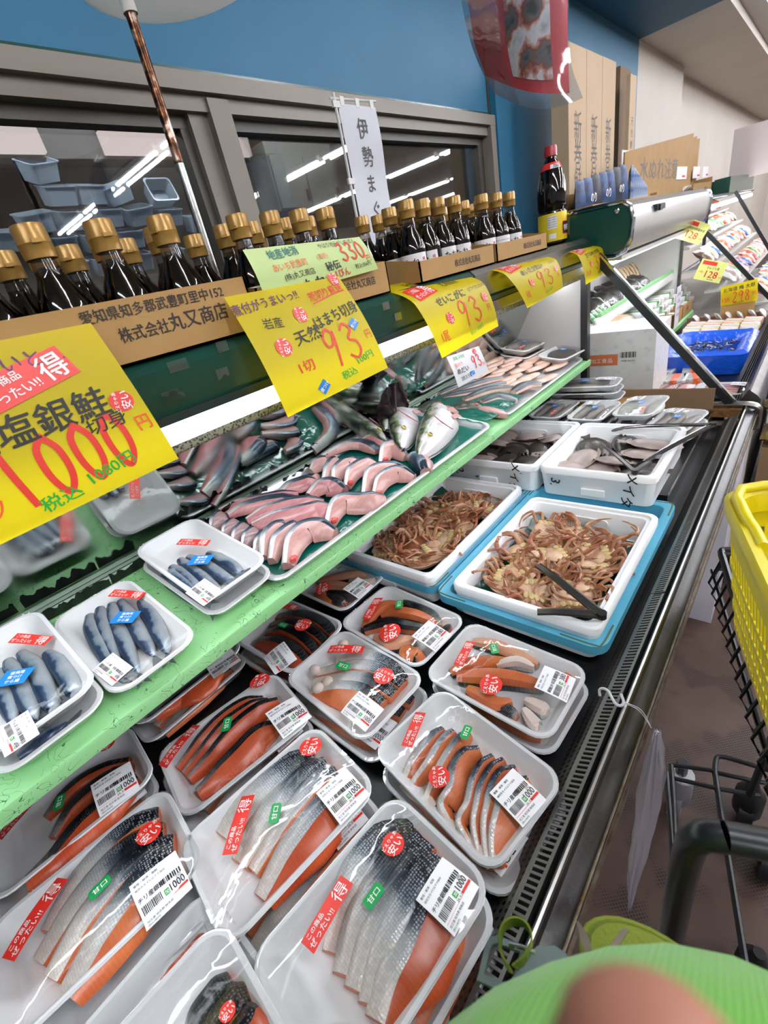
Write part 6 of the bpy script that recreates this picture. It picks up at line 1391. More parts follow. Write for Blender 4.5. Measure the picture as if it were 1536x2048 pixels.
for k, (y, x) in enumerate(((2.50, -.60), (3.02, -.555))):
    t = thing('price_board', ['tall pale price board standing before the tan trays', 'tall pale price board standing among the white packs'][k], 'price board', (x, y, .81)); b = MB(); b.box(x - .002, x + .002, y, y + .085, .81, 1.02); wpart(b, 'board', mat('board_pale', 'd9d3d8', .4), t)
    b = MB(); 
    for q in range(4): b.text('お買得品', lambda u, v, h: V((x + .002 + h, y + u, v)), .042, .98 - .035 * q, .017, 0, 0, .0008, .01)
    wpart(b, 'writing', 'blue_ink', t)
def wcard(label, TL, TRt, BRt, BL, head, body, price, m='pale_yellow_card'):
    c = Card('price_card', label, 'price card', m, TL, TRt, BRt, BL, .003); c.rect(.08, .62, .06, .24, 5); c.tx(head, .35, .15, .14, 6, 0, .012); c.tx(body, .55, .36, .13, 0, 0, .012, .85)
    c.tx(price, .58, .66, .32, 1, 0, .03, 1.0); c.tx('円', .93, .75, .11, 1, 0, .01); c.tx('(1個)', .16, .6, .12, 2, 0, .01); c.tx('税込価格', .6, .9, .07, 0); c.done(); return c
z5 = lambda a, c: (1136 + a / 3.84, 300 + c / 3.84)
def xq(x, *ps): return [atx(*z5(*p), x) for p in ps]
wcard('pale yellow printed card priced 128 under the far canopy', *[aty(*z5(*p), 3.0) for p in ((893, 508), (1098, 575), (1005, 730), (808, 672))], 'お買得品', '東海漬物特撰福神漬', '128')
wcard('pale yellow printed card reading 28, partly behind the price board', *[aty(*z5(*p), 3.1) for p in ((1035, 832), (1235, 868), (1160, 1026), (960, 988))], 'お買得品', 'きゅうり漬', '128')
z7 = lambda a, c: (1300 + a / 4.876, 480 + c / 4.876)
cq = [aty(*z7(*p), 3.28) for p in ((692, 462), (1052, 376), (1050, 592), (688, 645))]
c = Card('price_card', 'yellow hand-written card priced 298 on a cardboard board', 'price card', 'yellow_card', *cq, .002); c.tx('北海道 梅 太郎', .5, .22, .2, 0, .02, .015); c.num('298', .32, .38, .5, .5, 1, .035); c.tx('1袋', .15, .72, .24, 1, 0, .01); c.tx('円', .92, .62, .16, 1); c.tx('税込321円', .5, .93, .09, 0); c.done()
t = thing('sign_board', 'brown cardboard board holding up the 298-yen card', 'cardboard', (-.3, 3.30, .74)); b = MB(); b.box(-.385, -.235, 3.287, 3.293, .74, .93); wpart(b, 'board', 'cardboard', t)
t = thing('low_carton', 'low brown carton edge behind the rows of boxed packs', 'carton', (-.36, 3.36, .735)); b = MB(); b.box(-.55, -.18, 3.33, 3.345, .735, .80); wpart(b, 'board', 'cardboard_dark', t)
# boxed packs in rows
for j in range(4):
    for i in range(4):
        brick('boxed_pack', 'white boxed pack with red and yellow print, %s from the left in the %s row' % (ORD[i], ORD[j]), 'pack', TR(-.475 + .083 * i, 2.80 + .12 * j, .737 + .02 * (1 if j > 1 else 0), .04 * ((i * 3 + j) % 3 - 1), .1), .078, .105, .045, ['p_white', 'p_yellow', 'p_red', 'p_grey'], 'boxed packs behind the blue bag', ((.02, .14, 0), (.2, .26, 2), (.34, .4, 2), (.5, .56, 2), (.84, .97, 1)))
for k in range(7): pouch('red_packet', 'small clear packet with red top, %s from the left along the cardboard edge' % ORD[k], 'packet', TR(-.50 + .05 * k, 3.27 + .015 * (k % 2), .80, .2 * (k % 3), .9), .05, .07, .02, ['p_white', 'p_red'], 'clear packets with red tops', True, 50 + k, (6, 10))
# blue bag lined box of seaweed
t = NT('blue_bag'); tco = t.coord(); pr_ = t.pr('1553c9', .22, 0, .6); t.bump(pr_, t.noise(tco, 34, 3, 0, .8), .8, .006); t.done(pr_)
t = thing('blue_bag_box', 'box lined with a bright blue plastic bag, holding dark seaweed', 'box', (-.33, 2.56, .737))
b = MB(); rings = []
for i_, z_, wob in ((.0, .0, 0), (-.012, .05, .004), (-.018, .085, .008), (.005, .098, .010), (.035, .08, .008), (.05, .045, .006), (.055, .03, 0)):
    rings.append([V((x, y, z_ + wob * noise.noise(V((x * 22, y * 22, z_ * 40))))) * 1 + V((wob * .6 * noise.noise(V((x * 30, y * 25, 7))), wob * .6 * noise.noise(V((y * 30, x * 25, 3))), 0)) for x, y in rrect(.30 - 2 * i_, .42 - 2 * i_, .03, 9)])
b.loft(rings, 0, cap0=True); b.build('bag', 'blue_bag', t, 70)
b = MB(); r2 = random.Random(5)
for k in range(90):
    a = V((r2.uniform(-.09, .10), r2.uniform(-.13, .13), .048 + r2.uniform(0, .022))); d = V((r2.uniform(-.06, .06), r2.uniform(-.05, .05), 0)); b.tube([a, a + d * .5 + V((0, 0, r2.uniform(.0, .012))), a + d], .0035, 4, flat=.5)
s_ = b.build('seaweed', mat('seaweed_dark', '12190f', .25), t); s_['kind'] = 'stuff'
# clear packs beyond the glass
for k, (px, py) in enumerate(((40, 1300), (140, 1255), (250, 1330), (430, 1250), (450, 1310))):
    q = atz(*z7(px, py), .775); brick('tofu_pack', 'small clear pack with orange label, %s from the left beyond the glass' % ORD[k], 'pack', TR(q.x, q.y, .7365, 1.4 + .1 * k), .11, .085, .035, ['p_grey', 'p_orange', 'p_white'], 'orange-labelled packs beyond the glass', ((.35, .65, 0), (.0, .12, 1)))
for k, (px, py, m) in enumerate(((60, 1430, 'p_grey'), (170, 1440, 'p_pink'), (290, 1430, 'p_pink'))):
    q = atz(*z7(px, py), .76); pouch('clear_pack', 'glossy clear pack of pale shellfish, %s from the left just beyond the glass' % ORD[k], 'packed fish', TR(q.x, q.y, .737, 1.3), .13, .09, .03, [m, 'p_brown'], 'clear shellfish packs beyond the glass', True, 60 + k, (4, 6))
q = atz(*z7(660, 1440), .762); plain_pack('white tray of pink shrimp beyond the glass end, by the far grille', TR(q.x + .01, q.y, .7375, math.radians(-2)), mat('shrimp_pink', 'd6a49b', .35, vary=('c78a80', 40, .2)), .17, .15, 5, name='shrimp_pack', price='398')
# white carton with orange band
t = thing('food_carton', 'white carton with orange band and barcode below the shelf, behind the end post', 'carton', (-.55, 2.1, .737))
pa, pb = aty(1165, 738, 1.97), aty(1296, 742, 1.97); zt = aty(1230, 690, 1.97).z + .03
b = MB(); b.box(-.72, pb.x + .02, 1.97, 2.2, .737, zt + .02); wpart(b, 'box', 'p_white', t)
f = lambda u, v, h: V((u, 1.97 - h, v)); b = MB()
o0, o1 = aty(1172, 735, 1.97), aty(1236, 708, 1.97); b.add([f(o0.x, o0.z + .004, .0008), f(o1.x, o0.z + .004, .0008), f(o1.x, o1.z, .0008), f(o0.x, o1.z, .0008)], [(0, 1, 2, 3)], 0)
b.text('加工食品', f, (o0.x + o1.x) / 2, (o0.z + o1.z) / 2, .018, 0, 1, .0016, .01, 1.1); b0 = aty(1240, 716, 1.97)
for k in range(14): b.add([f(b0.x + .0042 * k, b0.z, .0008), f(b0.x + .0042 * k + .001 + .0012 * (k % 3), b0.z, .0008), f(b0.x + .0042 * k + .001 + .0012 * (k % 3), b0.z + .022, .0008), f(b0.x + .0042 * k, b0.z + .022, .0008)], [(0, 1, 2, 3)], 2)
b.text('内容量 10kg 冷凍', f, b0.x + .03, b0.z - .012, .007, 0, 2, .0016); wpart(b, 'printing', [mat('band_orange', 'e07a4a', .6), 'white_ink', 'ink'], t)
mat('dried_fish', 'c9a27e', .5, vary=('b08662', 30, .2))
for k in range(3):
    plain_pack('tan dried-fish pack, %s of the stack seen through the glass' % ('lowest', 'middle', 'topmost')[k], TR(-.60 + .01 * k, 2.36 - .02 * k, .83 + .03 * k, .2), 'dried_fish', .24, .17, 2, name='dried_fish_pack', blue=False, lab=False, grp='dried-fish packs seen through the glass')
t = thing('dried_fish_mound', 'large clear bag of tan fish flakes seen through the glass', 'bag', (-.70, 2.42, .93)); b = MB(); b.ball((0, 0, .035), (.09, .16, .04), 14); b.build('flakes', 'dried_fish', t); b = MB(); b.ball((0, 0, .036), (.096, .168, .046), 14); b.build('bag', 'film_crinkle', t)
# packs on the far end of the near shelf
GS = 'packs at the far end of the near shelf'
plain_pack('empty-looking foam tray stacked on another by the white end panel', shelf_mat(-.86, 1.80, 1.5, .03), 'squid', .20, .13, 2, grp=GS, red=True, lab=False)
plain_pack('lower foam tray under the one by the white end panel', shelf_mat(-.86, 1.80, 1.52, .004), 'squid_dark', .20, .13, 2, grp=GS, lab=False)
plain_pack('pack of black-skinned fish at the far corner of the green shelf', shelf_mat(-.70, 1.79, 1.45, .018), 'squid_dark', .20, .12, 1, grp=GS, lab=False)

# ================================================================ third case and goods at the far right
B0, B1 = 3.62, 6.0
case3 = thing('chilled_display_case', 'third display case at the right edge with dark green canopy and glass end', 'display case', (-.6, 4.6, 0))
b = MB(); b.box(-1.2, -.09, B0, B1, 0, .72); wpart(b, 'body', 'case_body', case3)
b = MB(); profile([(-.14, .7), (-.14, .78), (-.11, .80), (-.078, .77), (-.078, .7)], B0, B1, b); wpart(b, 'bumper', 'dull_steel', case3)
tiers = [(-.20, .80), (-.36, .90), (-.50, 1.03), (-.62, 1.16), (-.74, 1.28)]
for x, z in tiers:
    b = MB(); b.box(x - .16, x, B0, B1, z - .012, z); wpart(b, 'tier', 'white_paint', case3)
b = MB(); b.box(-1.2, -1.15, B0, B1, .7, 1.45); wpart(b, 'back_panel', 'white_paint', case3)
b = MB(); b.box(-1.2, -.68, 5.0, B1, 1.42, 1.50); b.box(-.68, -.585, 4.63, B1, 1.38, 1.50); wpart(b, 'canopy', 'green_panel', case3)
b = MB(); b.tube([V((-.60, 3.95, 1.39)), V((-.60, 3.95, .95))], .010, 8); b.tube([V((-.60, 3.95, 1.40)), V((-.58, 6, 1.38))], .010, 8); wpart(b, 'glass_frame', 'black_plastic', case3)
b = MB(); bar((-.52, 4.4, 1.40), (-.16, 4.4, .80), .02, .02, b); wpart(b, 'end_bar', 'black_plastic', case3)
b = MB(); b.tube([V((-.58, B0 + .1, 1.345)), V((-.58, B1 - .1, 1.345))], .012, 8); wpart(b, 'lamp_tube', 'canopy_light', case3)
pal = ['p_white', 'p_red', 'p_orange', 'p_blue', 'p_yellow', 'p_pink', 'p_green', 'p_brown', 'p_tan', 'p_white', 'p_orange']
pn = {'p_white': 'white', 'p_red': 'red', 'p_orange': 'orange', 'p_blue': 'blue', 'p_yellow': 'yellow', 'p_pink': 'pink', 'p_green': 'green', 'p_brown': 'brown', 'p_tan': 'tan'}
r2 = random.Random(21)
for ti, (x, z) in enumerate(tiers):
    for k in range(12):
        m = pal[r2.randrange(len(pal))]; m2 = pal[r2.randrange(len(pal))]
        pouch('snack_pouch', '%s pouch, %s from the near end on the %s tier of the third case' % (pn[m], ORD[k], ('lowest', 'second', 'middle', 'fourth', 'top')[ti]), 'pouch', TR(x - .07, B0 + .09 + .165 * k, z + .045, r2.uniform(-.2, .2), .55 + .12 * (k % 2)), .13, .14, .05, [m, m2], 'pouches in the third case', False, 100 + ti * 20 + k, (2, 5))
t = thing('top_carton', 'small open brown carton with packets on the green canopy of the third case', 'carton', (-.72, 4.1, SF)); b = MB(); b.box(-.70, -.69, 3.95, 4.6, SF, SF + .11); b.box(-.85, -.69, 3.95, 3.96, SF, SF + .08); b.box(-.85, -.69, 4.59, 4.6, SF, SF + .14); b.box(-.85, -.84, 3.95, 4.6, SF, SF + .12); wpart(b, 'box', 'cardboard', t)
b = MB(); b.box(-.85, -.69, 3.95, 4.6, SF, SF + .004); wpart(b, 'base', 'cardboard', t)
for k in range(4): pouch('top_packet', 'white packet with red stripe, %s from the left in the carton on the far canopy' % ORD[k], 'packet', TR(-.76, 3.99 + .07 * k, SF + .07, .6, -.5), .1, .06, .03, ['p_white', 'p_red'], 'packets in the carton on the far canopy', False, 300 + k, (3, 4))
q0, q1, q2 = aty(1475, 258, 5.6), aty(1536, 236, 5.6), aty(1460, 332, 5.6)
t = thing('white_partition', 'pinkish-white partition board above the third case', 'board', (q0.x, 5.6, 1.4)); b = MB(); b.box(q2.x, q2.x + .9, 5.6, 5.63, 1.48, q0.z); wpart(b, 'board', mat('board_rose', 'cdbfba', .6), t)
# goods standing in the aisle past the near case
for k, (x0, x1, ya, yb, z0, z1) in enumerate(((-.06, .30, 2.0, 2.42, 0, .30), (-.055, .30, 2.01, 2.43, .302, .56))):
    t = thing('floor_carton', ['brown carton on the floor past the rail corner, lower one', 'brown carton stacked on the lower one past the rail corner'][k], 'carton', ((x0 + x1) / 2, (ya + yb) / 2, z0)); b = MB(); b.box(x0, x1, ya, yb, z0, z1); wpart(b, 'box', 'cardboard_dark', t)
mat('syrup_brown', '6a5126', .2, vary=('8c7440', 30, .2))
for k, (x, y, z) in enumerate(((.0, 2.08, .562), (.015, 2.26, .562), (.005, 2.14, .64), (.09, 2.1, .562))): pouch('pickle_pouch', 'glossy clear pouch of brown pickles, %s of the heap on the aisle cartons' % ORD[k], 'pouch', TR(x, y, z, .3 * k), .13, .17, .07, ['syrup_brown', 'p_tan'], 'brown pickle pouches on the aisle cartons', True, 400 + k)
t = thing('aisle_bin', 'pale plastic-fronted bin past the rail corner', 'bin', (.05, 2.5, 0)); b = MB(); b.box(-.05, .35, 2.46, 3.3, 0, .78); wpart(b, 'bin', mat('bin_lilac', 'b9b6c6', .3), t)
for k in range(8): pouch('bin_pouch', '%s pouch, %s in the pale aisle bin' % (('red', 'white')[k % 2], ORD[k]), 'pouch', TR(.02 + .1 * (k % 2), 2.53 + .1 * (k // 2), .781, .2 * k), .11, .1, .04, [('p_red', 'p_white')[k % 2], 'p_tan'], 'pouches in the aisle bin', True, 500 + k, (3, 5))
# ================================================================ hook and bag on the rail
t = thing('s_hook', 'white S-shaped hook lying over the slotted grille with a string tied to it', 'hook', atz(1225, 1400, .772))
P = [atz(*q, z) for q, z in (((1200, 1392), .757), ((1199, 1380), .764), ((1207, 1377), .770), ((1217, 1383), .773), ((1225, 1398), .774), ((1233, 1409), .774), ((1243, 1411), .774), ((1247, 1403), .776), ((1242, 1388), .779))]
b = MB(); b.tube(catmull(P, 4), .0022, 8); wpart(b, 'hook', mat('hook_white', 'cfcfd4', .3), t)
b = MB(); a = atz(1245, 1405, .775); e = atx(1303, 1456, -.0745); b.tube(catmull([a, a * .5 + e * .5 + V((.002, 0, .012)), e], 5), .0006, 5); b.tube(catmull([a + V((0, .002, 0)), a * .5 + e * .5 + V((.004, .004, .010)), e], 5), .0006, 5); wpart(b, 'string', 'hook_white', t)
t = thing('plastic_bags', 'bunch of thin clear plastic bags hanging from a string down the case front', 'plastic bag', atx(1303, 1458, -.066))
clear('bag_film', base=.06, grow=.3, rough=.2, milk=.55, milkcol='c9c4d2', wrinkle=(.6, 30, (1, 1, .2)))
b = MB(); rings = []
top = atx(1304, 1458, -.066)
for k, (z, yc, wy, wx) in enumerate(((0, 0, .004, .003), (-.02, -.002, .012, .005), (-.07, .004, .030, .009), (-.15, .010, .055, .012), (-.20, .006, .060, .011), (-.235, -.02, .045, .010), (-.28, -.045, .030, .007), (-.33, -.055, .014, .004), (-.37, -.06, .004, .002))):
    rings.append([top + V((.006 + wx * math.cos(q) * (1 + .4 * math.sin(q * 7 + k)), yc + wy * math.sin(q) + .003 * math.sin(q * 9), z + .008 * math.sin(q * 5) * (k > 4))) for q in [2 * PI * j / 28 for j in range(28)]])
b.loft(rings, 0); wpart(b, 'bags', 'bag_film', t, 80)
# ================================================================ trolley with yellow basket
mat('basket_yellow', 'e2cf12', .38, 0, .5, vary=('d6c20e', 8, .2)); mat('cart_black', '1b1d20', .35, .2); mat('wheel_grey', '6e6a72', .5)
FW = V((-.30, .954, 0)).normalized(); RT = V((FW.y, -FW.x, 0)); c0 = V((-.062, .885, .945))
t = thing('shopping_basket', 'yellow plastic shopping basket sitting in the black trolley', 'basket', c0)
BL_, BW_ = .46, .33
def bk(u, v, z): return c0 + RT * u - FW * v + V((0, 0, z))
def ring(i, z, r=.05): return [bk(BW_ / 2 + x, BL_ / 2 + y, z) for x, y in rrect(BW_ - 2 * i, BL_ - 2 * i, r, 5)]
b = MB(); b.loft([ring(.004, -.035), ring(.0, -.030), ring(-.006, -.022), ring(-.008, .0), ring(-.004, .006), ring(.008, .006), ring(.012, .0), ring(.012, -.035)], 0, cap0=False, cap1=False); wpart(b, 'rim', 'basket_yellow', t)
b = MB(); P = ring(.004, .012); b.tube(P[:9][::-1] + [bk(.004, BL_ * .2, .012), bk(.004, BL_ * .33, .010), bk(.010, BL_ * .36, .004), bk(.010, BL_ * .42, .002)] if False else [bk(BW_ - .05, .006, .012), bk(.05, .006, .012), bk(.018, .018, .012), bk(.006, .05, .012), bk(.006, BL_ * .26, .011), bk(.012, BL_ * .30, .004), bk(.012, BL_ * .40, .004)], .0085, 10); wpart(b, 'carry_handle', 'basket_yellow', t)
b = MB(); b.loft([ring(.006, -.07), ring(.004, -.034)], 0, cap0=False, cap1=False); b.loft([ring(.030, -.25), ring(.028, -.235)], 0, cap1=False); wpart(b, 'band', 'basket_yellow', t)
b = MB()
def rib(s, i0, i1, z0, z1, w):
    A = rrect(BW_ - 2 * i0, BL_ - 2 * i0, .05, 5); B_ = rrect(BW_ - 2 * i1, BL_ - 2 * i1, .05, 5)
    def pt(R, s_):
        n = len(R); seg = [(V((R[k][0], R[k][1], 0)), V((R[(k + 1) % n][0], R[(k + 1) % n][1], 0))) for k in range(n)]; tot = sum((q - p).length for p, q in seg); d = s_ * tot
        for p, q in seg:
            l = (q - p).length
            if d <= l: return p + (q - p) * (d / max(l, 1e-9))
            d -= l
        return seg[-1][1]
    for dz, ds in ((0, 0),):
        p0, p1, q0, q1 = pt(A, s), pt(A, (s + w) % 1), pt(B_, s), pt(B_, (s + w) % 1); pts = [bk(BW_ / 2 + p.x, BL_ / 2 + p.y, z) for p, z in ((p0, z0), (p1, z0), (q1, z1), (q0, z1))]
        n = (pts[1] - pts[0]).cross(pts[3] - pts[0]).normalized() * .003; b.loft([pts, [p + n for p in pts]])
for k in range(84): rib(k / 84, .029, .006, -.238, -.068, .0052)
for z, i in ((-.115, .0125), (-.16, .019), (-.2, .0245)): b.loft([ring(i + .0015, z - .004), ring(i - .002, z - .004), ring(i - .002, z + .004), ring(i + .0015, z + .004)], 0, cap0=False, cap1=False)
wpart(b, 'lattice', 'basket_yellow', t, 30)
t = thing('shopping_trolley', 'black wire shopping trolley standing in the aisle beside the case rail', 'trolley', (.1, .6, 0))
def seg(name, pts, r, m='cart_black', n=8, smooth=0):
    b = MB(); pts = [V(p) for p in pts]; b.tube(catmull(pts, smooth) if smooth else pts, r, n); return wpart(b, name, m, t)
ra, rb = atz(1441, 1100, .66), atz(1536, 1420, .66); d = (rb - ra).normalized(); end = ra + d * .62; rr = V((-d.y, d.x, 0)) * 1.0
off = rr * .36 if rr.x > 0 else -rr * .36
seg('side_rail', [ra + off * .12, ra + off * .02 - d * .0, ra + d * .02, ra + d * .1, end], .008, smooth=3)
la, lb = atz(1428, 1150, .61), atz(1505, 1410, .61)
ld = (lb - la).normalized(); lend = la + ld * .60
seg('side_wire', [la + V((.01, .01, .03)), la, la + ld * .03, lend], .0045, smooth=3)
b = MB(); n_ = 13
for k in range(n_):
    a0 = ra + d * (.03 + .044 * k); a1 = ra + d * (.03 + .044 * (k + 1)); lo = la + ld * (.02 + .042 * k) + V((-.012, 0, -.012)); b.tube([a0, lo, lo + ld * .026 + V((.006, 0, 0)), a1], .0028, 6)
wpart(b, 'zigzag_wire', 'cart_black', t)
ra2 = ra + off; seg('side_rail', [ra2 - off * .1, ra2 + d * .02, ra2 + d * .1, ra2 + d * .62], .008, smooth=3)
seg('front_rail', [ra + d * .02, ra2 + d * .02], .007); seg('rear_rail', [end, ra2 + d * .62], .007)
b = MB()
for k in range(8): q = ra + off * ((k + .5) / 8) + V((0, 0, -.045)); b.tube([q + d * .01, q + d * .62], .003, 6)
b.tube([ra + d * .01 + V((0, 0, -.05)), ra2 + d * .01 + V((0, 0, -.05))], .004, 6); b.tube([end + V((0, 0, -.05)), ra2 + d * .62 + V((0, 0, -.05))], .004, 6); wpart(b, 'tray_wires', 'cart_black', t)
h0 = atz(1385, 1662, 1.0); hx = (atz(1536, 1690, 1.0) - h0).normalized(); h1 = h0 + hx * .44
seg('handle', [h0 + V((0, 0, -.72)), h0 + V((0, 0, -.2)), h0 + V((0, 0, -.04)), h0 + V((0, 0, -.008)) + hx * .004, h0 + hx * .018, h0 + hx * .06, h1 - hx * .06, h1 - hx * .02, h1 + V((0, 0, -.02)), h1 + V((0, 0, -.72))], .0105, smooth=6, n=12)
q = lambda x, y, z=.22: atz(x, y, z)
seg('base_wire', [q(1333, 1545), q(1345, 1700), q(1352, 1880)], .006); seg('base_wire', [q(1342, 1530), q(1347, 1600), q(1356, 1880)], .006)
seg('base_wire', [q(1342, 1530), q(1420, 1540), q(1432, 1545)], .005); seg('base_wire', [q(1345, 1556), q(1440, 1578), q(1520, 1592)], .005)
seg('base_wire', [q(1430, 1552), q(1431, 1526), q(1441, 1513), q(1498, 1528), q(1536, 1540)], .0055, smooth=4); seg('base_wire', [q(1430, 1545), q(1442, 1630), q(1452, 1690), q(1492, 1935)], .006)
seg('base_wire', [q(1436, 1546), q(1500, 1560), q(1540, 1568)], .005)
seg('leg', [q(1536, 1540), ra2 + d * .05], .008); seg('leg', [ra + d * .25 + off * .3, q(1500, 1590)], .008)
for k, (px, py, m) in enumerate(((1356, 1580, 'wheel_grey'), (1494, 1612, 'cart_black'), (1540, 1712, 'cart_black'), (1500, 1950, 'cart_black'))):
    p = atz(px, py, .07 if k else .085); b = MB(); rings = [[p + V((w_, .048 * math.cos(a), -.02 + .048 * math.sin(a) * 1.0)) for a in [2 * PI * j / 20 for j in range(20)]] for w_ in (-.014, .014)]
    b.loft([[V((v.x, v.y, max(.001, v.z - p.z + .052 + .02 - .002))) for v in r_] for r_ in rings]); wh = wpart(b, 'wheel', m, t)
    b = MB(); b.lathe([(.028, 0), (.030, .006), (.030, .07), (.018, .085), (.010, .12), (0, .12)], 14, tf=Matrix.Translation((p.x, p.y, .055))); wpart(b, 'caster_housing', m if k else 'wheel_grey', t)
    if k == 0:
        b = MB(); b.lathe([(.026, 0), (.026, .008), (0, .008)], 14, tf=Matrix.Translation((p.x + .004, p.y - .002, .155))); wpart(b, 'caster_cap', 'hook_white', t)
        b = MB(); b.lathe([(.013, 0), (.013, .04), (0, .04)], 6, tf=Matrix.Translation((p.x, p.y, .163))); wpart(b, 'caster_bolt', 'cart_black', t)
# ================================================================ the shopper holding the camera
mat('skin', 'b9806a', .5, 0, .4, vary=('a96f5c', 20, .3)); mat('hair_black', '15110f', .5); mat('trousers_grey', '3a3d42', .8); mat('shoe_dark', '1e1d1f', .5)
t = NT('shirt_green'); co = t.coord('Object', (1, 1, 1)); pr_ = t.pr('69a944', .85, 0, .2, Sheen_Weight=.2)
w_ = t.n('ShaderNodeTexWave', iScale=130.0); t.l(co, w_.inputs['Vector']); t.bump(pr_, w_.outputs['Fac'], .25, .001); t.done(pr_)
person = thing('person', 'person in a bright green T-shirt standing behind the trolley, only belly and fingertips in view', 'person', (.10, -.08, 0))
me = bpy.data.meshes.new('body'); J = {}; vs = []; es = []; rad = []
def jn(n, p, r, par=None):
    J[n] = len(vs); vs.append(tuple(V(p) - V((.10, -.08, 0)))); rad.append(r)
    if par: es.append((J[par], J[n]))
jn('pelvis', (.10, -.10, .93), (.09, .075)); jn('belly', (.08, -.065, 1.08), (.085, .085), 'pelvis'); jn('chest', (.11, -.19, 1.27), (.085, .055), 'belly'); jn('neck0', (.13, -.22, 1.40), (.045, .045), 'chest'); jn('neck', (.13, -.21, 1.46), (.05, .05), 'neck0'); jn('jaw', (.125, -.19, 1.53), (.065, .08), 'neck'); jn('skull', (.125, -.20, 1.62), (.075, .09), 'jaw'); jn('crown', (.125, -.20, 1.68), (.05, .06), 'skull')
for s_, n in ((-1, 'l'), (1, 'r')):
    jn('hip' + n, (.10 + .075 * s_, -.10, .84), (.065, .065), 'pelvis'); jn('knee' + n, (.10 + .09 * s_, -.07, .47), (.06, .06), 'hip' + n); jn('ankle' + n, (.10 + .09 * s_, -.10, .09), (.04, .04), 'knee' + n); jn('toe' + n, (.10 + .10 * s_, .04, .04), (.04, .03), 'ankle' + n)
    jn('sh' + n, (.13 + .17 * s_, -.22, 1.355), (.038, .038), 'neck0')
T1 = CAM + ray(1285, 2010).normalized() * .050; T2 = CAM + ray(628, 2110).normalized() * .085
ID, IR, IB = M[1].copy(), M[0].copy(), -M[2].copy()
palmc = CAM + ID * .105 + IR * .03 + IB * -.02
jn('elr', (.34, -.10, 1.12), (.038, .038), 'shr'); jn('wrr', palmc + ID * .06 + IR * .03, (.027, .022), 'elr'); jn('palm', palmc, (.034, .018), 'wrr')
k1 = T1 + ID * .040 + IR * .012; jn('i0', palmc + (k1 - palmc) * .55, (.012, .012), 'palm'); jn('i1', T1 + ID * .045 + IR * .010, (.0098, .0098), 'i0'); jn('i2', T1 + ID * .020 + IR * .003, (.0092, .0092), 'i1'); jn('i3', T1, (.0075, .0075), 'i2')
jn('t0', palmc - IR * .035 - ID * .01, (.014, .014), 'palm'); jn('t1', T2 + ID * .035 + IR * .012, (.0115, .0115), 't0'); jn('t2', T2, (.009, .009), 't1')
for k in range(3):
    o = IR * (.022 + .02 * k) - ID * (.0 - .012 * k); jn('f%da' % k, palmc + o * 1.0 - ID * .02, (.0105, .0105), 'palm'); jn('f%db' % k, palmc + o * 1.1 - ID * .038 - IB * .012, (.0092, .0092), 'f%da' % k); jn('f%dc' % k, palmc + o * 1.05 - ID * .032 - IB * .032, (.0075, .0075), 'f%db' % k)
jn('ell', (-.06, -.26, 1.10), (.038, .038), 'shl'); jn('wrl', (-.02, -.14, 1.22), (.027, .022), 'ell'); pl = V((-.01, -.10, 1.26)); jn('pall', pl, (.03, .018), 'wrl')
for k in range(4):
    o = V((-.03 + .018 * k, .03, .02)); jn('g%da' % k, pl + o, (.0100, .0100), 'pall'); jn('g%db' % k, pl + o + V((.004, .012, .022)), (.009, .009), 'g%da' % k); jn('g%dc' % k, pl + o + V((.010, .0, .034)), (.0075, .0075), 'g%db' % k)
jn('h0', pl + V((.035, .0, .01)), (.012, .012), 'pall'); jn('h1', pl + V((.045, .012, .04)), (.0095, .0095), 'h0')
me.from_pydata(vs, es, []); body = place('body', me, person); body.data.materials.append(MATS['skin'])
sm = body.modifiers.new('skin', 'SKIN'); sm.use_smooth_shade = True
sv = me.skin_vertices[0].data if me.skin_vertices else None
if sv is None:
    bm = bmesh.new(); bm.from_mesh(me); bm.verts.layers.skin.verify(); bm.to_mesh(me); bm.free(); sv = me.skin_vertices[0].data
for i, r in enumerate(rad): sv[i].radius = r; sv[i].use_root = (i == 0)
ss = body.modifiers.new('subsurf', 'SUBSURF'); ss.levels = 2; ss.render_levels = 2
b = MB(); rings = []
for z, cx, cy, rx, ry in ((.84, .085, -.09, .155, .125), (.90, .08, -.07, .158, .135), (.98, .072, -.048, .155, .145), (1.06, .072, -.030, .148, .152), (1.12, .070, -.026, .143, .154), (1.16, .074, -.042, .140, .142), (1.20, .08, -.085, .145, .125), (1.25, .10, -.145, .155, .115), (1.32, .12, -.20, .175, .11), (1.38, .13, -.22, .165, .095), (1.42, .13, -.222, .09, .075), (1.445, .13, -.22, .065, .065)):
    rings.append([V((cx + rx * math.cos(q) * (1 + .012 * math.sin(q * 7 + z * 40)), cy + ry * math.sin(q) * (1 + .012 * math.sin(q * 5 + z * 60)), z + .004 * math.sin(q * 3))) for q in [2 * PI * j / 36 for j in range(36)]])
b.loft(rings, 0, cap0=False, cap1=False)
for s_, el in ((1, (.34, -.10, 1.12)), (-1, (-.06, -.26, 1.10))):
    a = V((.13 + .15 * s_, -.22, 1.36)); e = V(el); b.tube([a, a * .6 + e * .4 + V((.01 * s_, 0, 0)), a * .3 + e * .7], lambda t: .068 - .008 * t, 14, cap=False)
sh = wpart(b, 'tshirt', 'shirt_green', person, 80)
b = MB()
for s_ in (-1, 1): b.tube([V((.10 + .075 * s_, -.10, .90)), V((.10 + .09 * s_, -.085, .70)), V((.10 + .092 * s_, -.07, .47)), V((.10 + .09 * s_, -.10, .10))], lambda t: .098 - .035 * t, 16)
wpart(b, 'trousers', 'trousers_grey', person)
